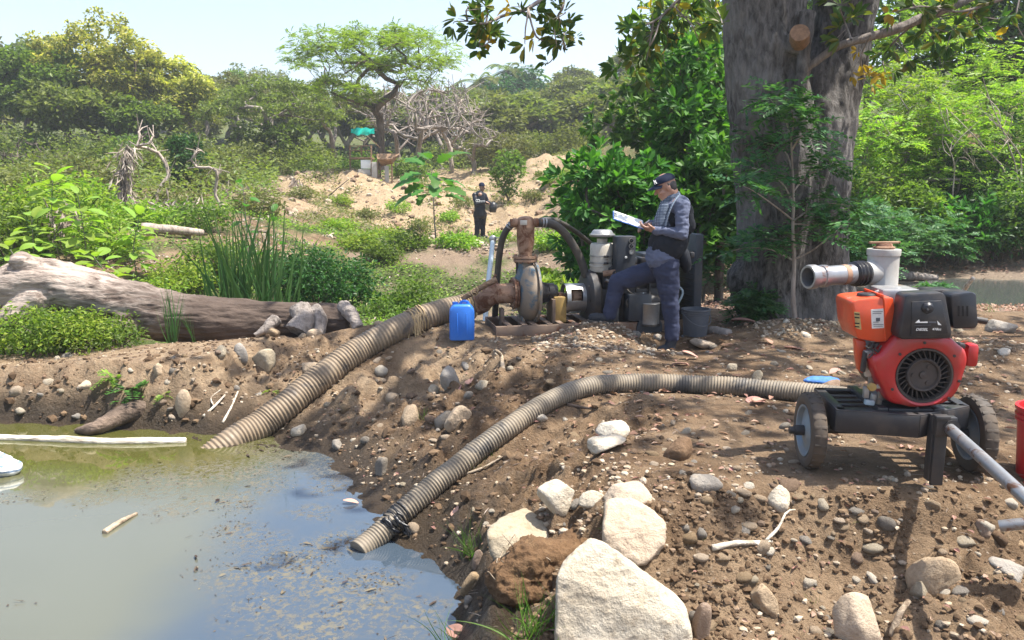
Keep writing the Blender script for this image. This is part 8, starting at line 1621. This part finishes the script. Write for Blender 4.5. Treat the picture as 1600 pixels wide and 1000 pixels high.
# gravel, clods, litter: past counting
ico = bmesh.new(); bmesh.ops.create_icosphere(ico, subdivisions=1, radius=1.0); IV = np.array([v.co[:] for v in ico.verts]); IF = np.array([[v.index for v in f.verts] for f in ico.faces]); ico.free()
def pebbles(name, n, boxes, smin, smax, mat, seed, power=2.2, sink=.15, jag=.22, lo=ZW + .03, wt=None):
    r = np.random.default_rng(seed); X = []; Yv = []
    tot = sum(b[4] for b in boxes)
    for x0, x1, y0_, y1, wgt in boxes: k = int(n * wgt / tot); X.append(r.uniform(x0, x1, k)); Yv.append(r.uniform(y0_, y1, k))
    x = np.concatenate(X); y = np.concatenate(Yv); z = height(x, y); keep = z > lo
    if wt is not None: keep &= r.uniform(size=len(x)) < wt(x, y, z)
    x, y, z = x[keep], y[keep], z[keep]; k = len(x); s = smin + (smax - smin) * r.uniform(size=k) ** power
    V = np.repeat(IV[None], k, 0) * (1 + r.uniform(-jag, jag, (k, len(IV), 1))) * np.stack([np.ones(k), r.uniform(.6, 1, k), r.uniform(.4, .85, k)], 1)[:, None, :]; an = r.uniform(0, 6.283, k); ca, sa = np.cos(an)[:, None], np.sin(an)[:, None]; vx = V[..., 0] * ca - V[..., 1] * sa; vy = V[..., 0] * sa + V[..., 1] * ca
    V = np.stack([vx, vy, V[..., 2]], -1) * s[:, None, None] + np.stack([x, y, z + s * sink], 1)[:, None, :]; F = (IF[None] + (np.arange(k) * len(IV))[:, None, None]).reshape(-1, 3); o = mesh_obj(name, V.reshape(-1, 3), F, M[mat], None, smooth=False); o['kind'] = 'stuff'; return o
def isl(mat, cols, nm):
    m, t, b = new_mat(nm); g = t.nodes.new("ShaderNodeNewGeometry"); k = len(cols); c = ramp(t, g.outputs["Random Per Island"], [(i / (k - 1), q) for i, q in enumerate(cols)]); t.links.new(mix(t, .4, c, mix(t, noise(t, 120, 4, .7, worldpos(t)), (.25, .25, .25), (.75, .75, .75)), 'OVERLAY'), b.inputs["Base Color"]); b.inputs["Roughness"].default_value = .92; b.inputs["Specular IOR Level"].default_value = .2; M[nm] = m
isl(None, [(.12, .085, .06), (.20, .14, .095), (.27, .22, .165), (.34, .27, .19), (.42, .36, .28), (.18, .115, .075), (.24, .17, .11)], 'gravel'); isl(None, [(.060, .038, .022), (.092, .058, .034), (.125, .082, .049), (.17, .115, .07)], 'clods')
NEAR = (0.0, 2.6, 2.4, 4.3, 3.0); BENCH = (-1.2, 4.6, 4.2, 9.4, 3.0); SLOPE = (-2.4, 1.0, 3.6, 8.4, 2.6); DIKE = (-6.5, -1.6, 7.2, 8.7, 1.2)
pebbles("gravel", 13000, [NEAR, BENCH, SLOPE, DIKE], .003, .024, 'gravel', 71, 2.6, wt=lambda x, y, z: .35 + .65 * sstep(-.2, .3, fbm(x * 1.4, y * 1.4, oct=3, seed=77)))
pebbles("gravel", 2600, [(.2, 1.6, 7.1, 8.0, 1), (2.4, 3.8, 7.9, 8.7, .7), (3.4, 5.2, 6.4, 7.8, .7)], .004, .030, 'gravel', 72, 2.0)
pebbles("soil_clods", 11000, [(0.0, 2.8, 2.4, 4.1, 4), (-2.4, 1.0, 3.6, 8.2, 4), (-6.5, -1.6, 7.2, 8.6, 3), (-.5, 4.4, 4.2, 9.2, 1.6)], .003, .028, 'clods', 73, 2.8, .1, .3, wt=lambda x, y, z: .25 + .75 * sstep(-.1, .25, fbm(x * 1.1, y * 1.1, oct=3, seed=78)))
pebbles("soil_clods", 9000, [(0.0, 2.7, 2.5, 3.95, 1)], .004, .024, 'clods', 79, 2.2, .15, .34, wt=lambda x, y, z: .2 + .8 * sstep(-.1, .2, fbm(x * 1.6, y * 1.6, oct=3, seed=80)))
pebbles("soil_clods", 420, [(-6.5, -2.0, 7.15, 8.0, 1.6), (-1.6, .6, 4.2, 7.6, 1)], 0.018, .06, 'clods', 76, 2.4, .0, .34)
pebbles("gravel", 1500, [(-9, 2.5, 14, 22, 1)], .02, .12, 'gravel', 74, 2.2, lo=-2, wt=lambda x, y, z: sstep(0, .3, fbm(x * .6, y * .6, oct=3, seed=79)))
pebbles("gravel", 900, [(-9, 3, 24, 34, 1)], .03, .16, 'gravel', 75, 2.4, lo=-2)
def litter(name, n, boxes, L, ratio, mat, seed, up=.004, wt=None, lo=ZW + .03, curl=.3, zc=None):
    r = np.random.default_rng(seed); tot = sum(b[4] for b in boxes); X = np.concatenate([r.uniform(b[0], b[1], int(n * b[4] / tot)) for b in boxes]); Yv = np.concatenate([r.uniform(b[2], b[3], int(n * b[4] / tot)) for b in boxes]); z = height(X, Yv) if zc is None else np.full(len(X), zc); k = z >= lo
    if wt is not None: k &= r.uniform(size=len(X)) < wt(X, Yv)
    X, Yv, z = X[k], Yv[k], z[k]; m = len(X); D = rand_dirs(m, r, -.12, .25); U = np.stack([r.normal(0, .3, m), r.normal(0, .3, m), np.ones(m)], 1); Ls = L * r.uniform(.5, 1.4, m); V, F = leaf_geo(np.stack([X, Yv, z + up + r.uniform(0, up, m)], 1), D, U, Ls, Ls * ratio * r.uniform(.6, 1.2, m), curl, 'broad', .1); o = mesh_obj(name, V, F, M[mat], None, smooth=False); o['kind'] = 'stuff'; return o
litter("leaf_litter", 2600, [(.3, 5.5, 4.4, 9.4, 1)], .055, .5, 'dry_leaf', 81, .008, lambda x, y: .25 + .75 * sstep(-.1, .3, fbm(x * 1.2, y * 1.2, oct=3, seed=83)))
litter("leaf_litter", 700, [(-2.4, 1, 4, 8.5, 1), (0, 2.6, 2.6, 4.2, 1)], .035, .45, 'dry_leaf', 82, .008)
litter("straw", 2200, [(-2.2, 4.5, 2.6, 9.2, 1), (-6, -1.8, 7.3, 8.6, .3)], .07, .05, 'dead_frond', 84, .008)
zin = lambda x, y: scum_mask(x, y) ** 1.2 * (.12 + .88 * sstep(-.05, .2, fbm(x * 1.9, y * 2.4, oct=4, seed=64))) * (pond_sd(x, y) < -.01)
litter("pond_scum", 13000, [(-4.4, -.2, 3.4, 7.2, 1)], .016, .5, 'fleck', 85, .0015, zin, -9, .02, ZW + .002)
litter("pond_scum", 900, [(-3.2, -.2, 3.4, 6.9, 1)], .055, .30, 'fleck', 86, .002, zin, -9, .05, ZW + .003)
litter("pond_scum", 2500, [(-3.4, -.2, 3.4, 7.1, 1)], .06, .05, 'fleck', 87, .002, zin, -9, .02, ZW + .003)
# larger fallen leaves, one by one
DL = broad_leaf_mesh("dry_leaf", .12, .07, 0, .12); DL.materials.append(M['dry_leaf'])
M['pink_leaf'] = leaf_mat('pink_leaf', [(.42, .22, .18), (.50, .30, .24)], .12, .8, (1, 1, 1)); DP = DL.copy(); DP.materials.clear(); DP.materials.append(M['pink_leaf'])
for i, (px, py, s, p_, lb) in enumerate([(712, 798, 1.0, 1, "dry pink-brown leaf on the slope under the thin hose"), (1165, 628, 1.3, 1, "curled pinkish dry leaf in front of the thin hose, left of two"), (1195, 629, 1.2, 1, "curled pinkish dry leaf in front of the thin hose, right of two"), (1268, 632, 1.3, 0, "brown dry leaf leaning on the thin hose near the cart"), (1225, 545, 1.6, 0, "large tan dry leaf on the low ridge before the great trunk"), (1205, 540, 1.2, 0, "smaller tan dry leaf beside the large one on the ridge"), (1090, 562, 1.2, 1, "pinkish dry leaf near the inspector's rear boot"), (1075, 572, 1.1, 1, "second pinkish dry leaf right below the inspector's rear boot"), (735, 596, 1.2, 1, "reddish dry leaf in the stone cluster on the slope"), (720, 605, 1.1, 1, "reddish dry leaf touching the squared grey boulder"), (1310, 580, 1.4, 1, "pinkish dry leaf on the dirt left of the orange fuel tank"), (1330, 588, 1.3, 1, "pale dry leaf beside the cart's rear corner"), (1290, 508, 1.3, 0, "orange dry leaf before the great trunk's right foot"), (560, 790, .9, 1, "wet reddish leaf at the pond's inner corner"), (1180, 506, 2.0, 0, "big yellow dry leaf on the board before the great trunk"), (700, 985, 1.2, 0, "curled brown leaf at the pond's near corner"), (670, 978, 1.0, 0, "torn brown leaf at the water's edge at the bottom")]):
    b = ground(px, py); o = bpy.data.objects.new("dry_leaf", DP if p_ else DL); COL.objects.link(o); o.location = tuple(b + [0, 0, .018]); o.rotation_euler = (rng.normal(0, .3), rng.normal(.1, .3), rng.uniform(0, 6.28)); o.scale = (s, s, s * 1.3); tag(o, lb, "dry leaf", "fallen leaves on the dirt")
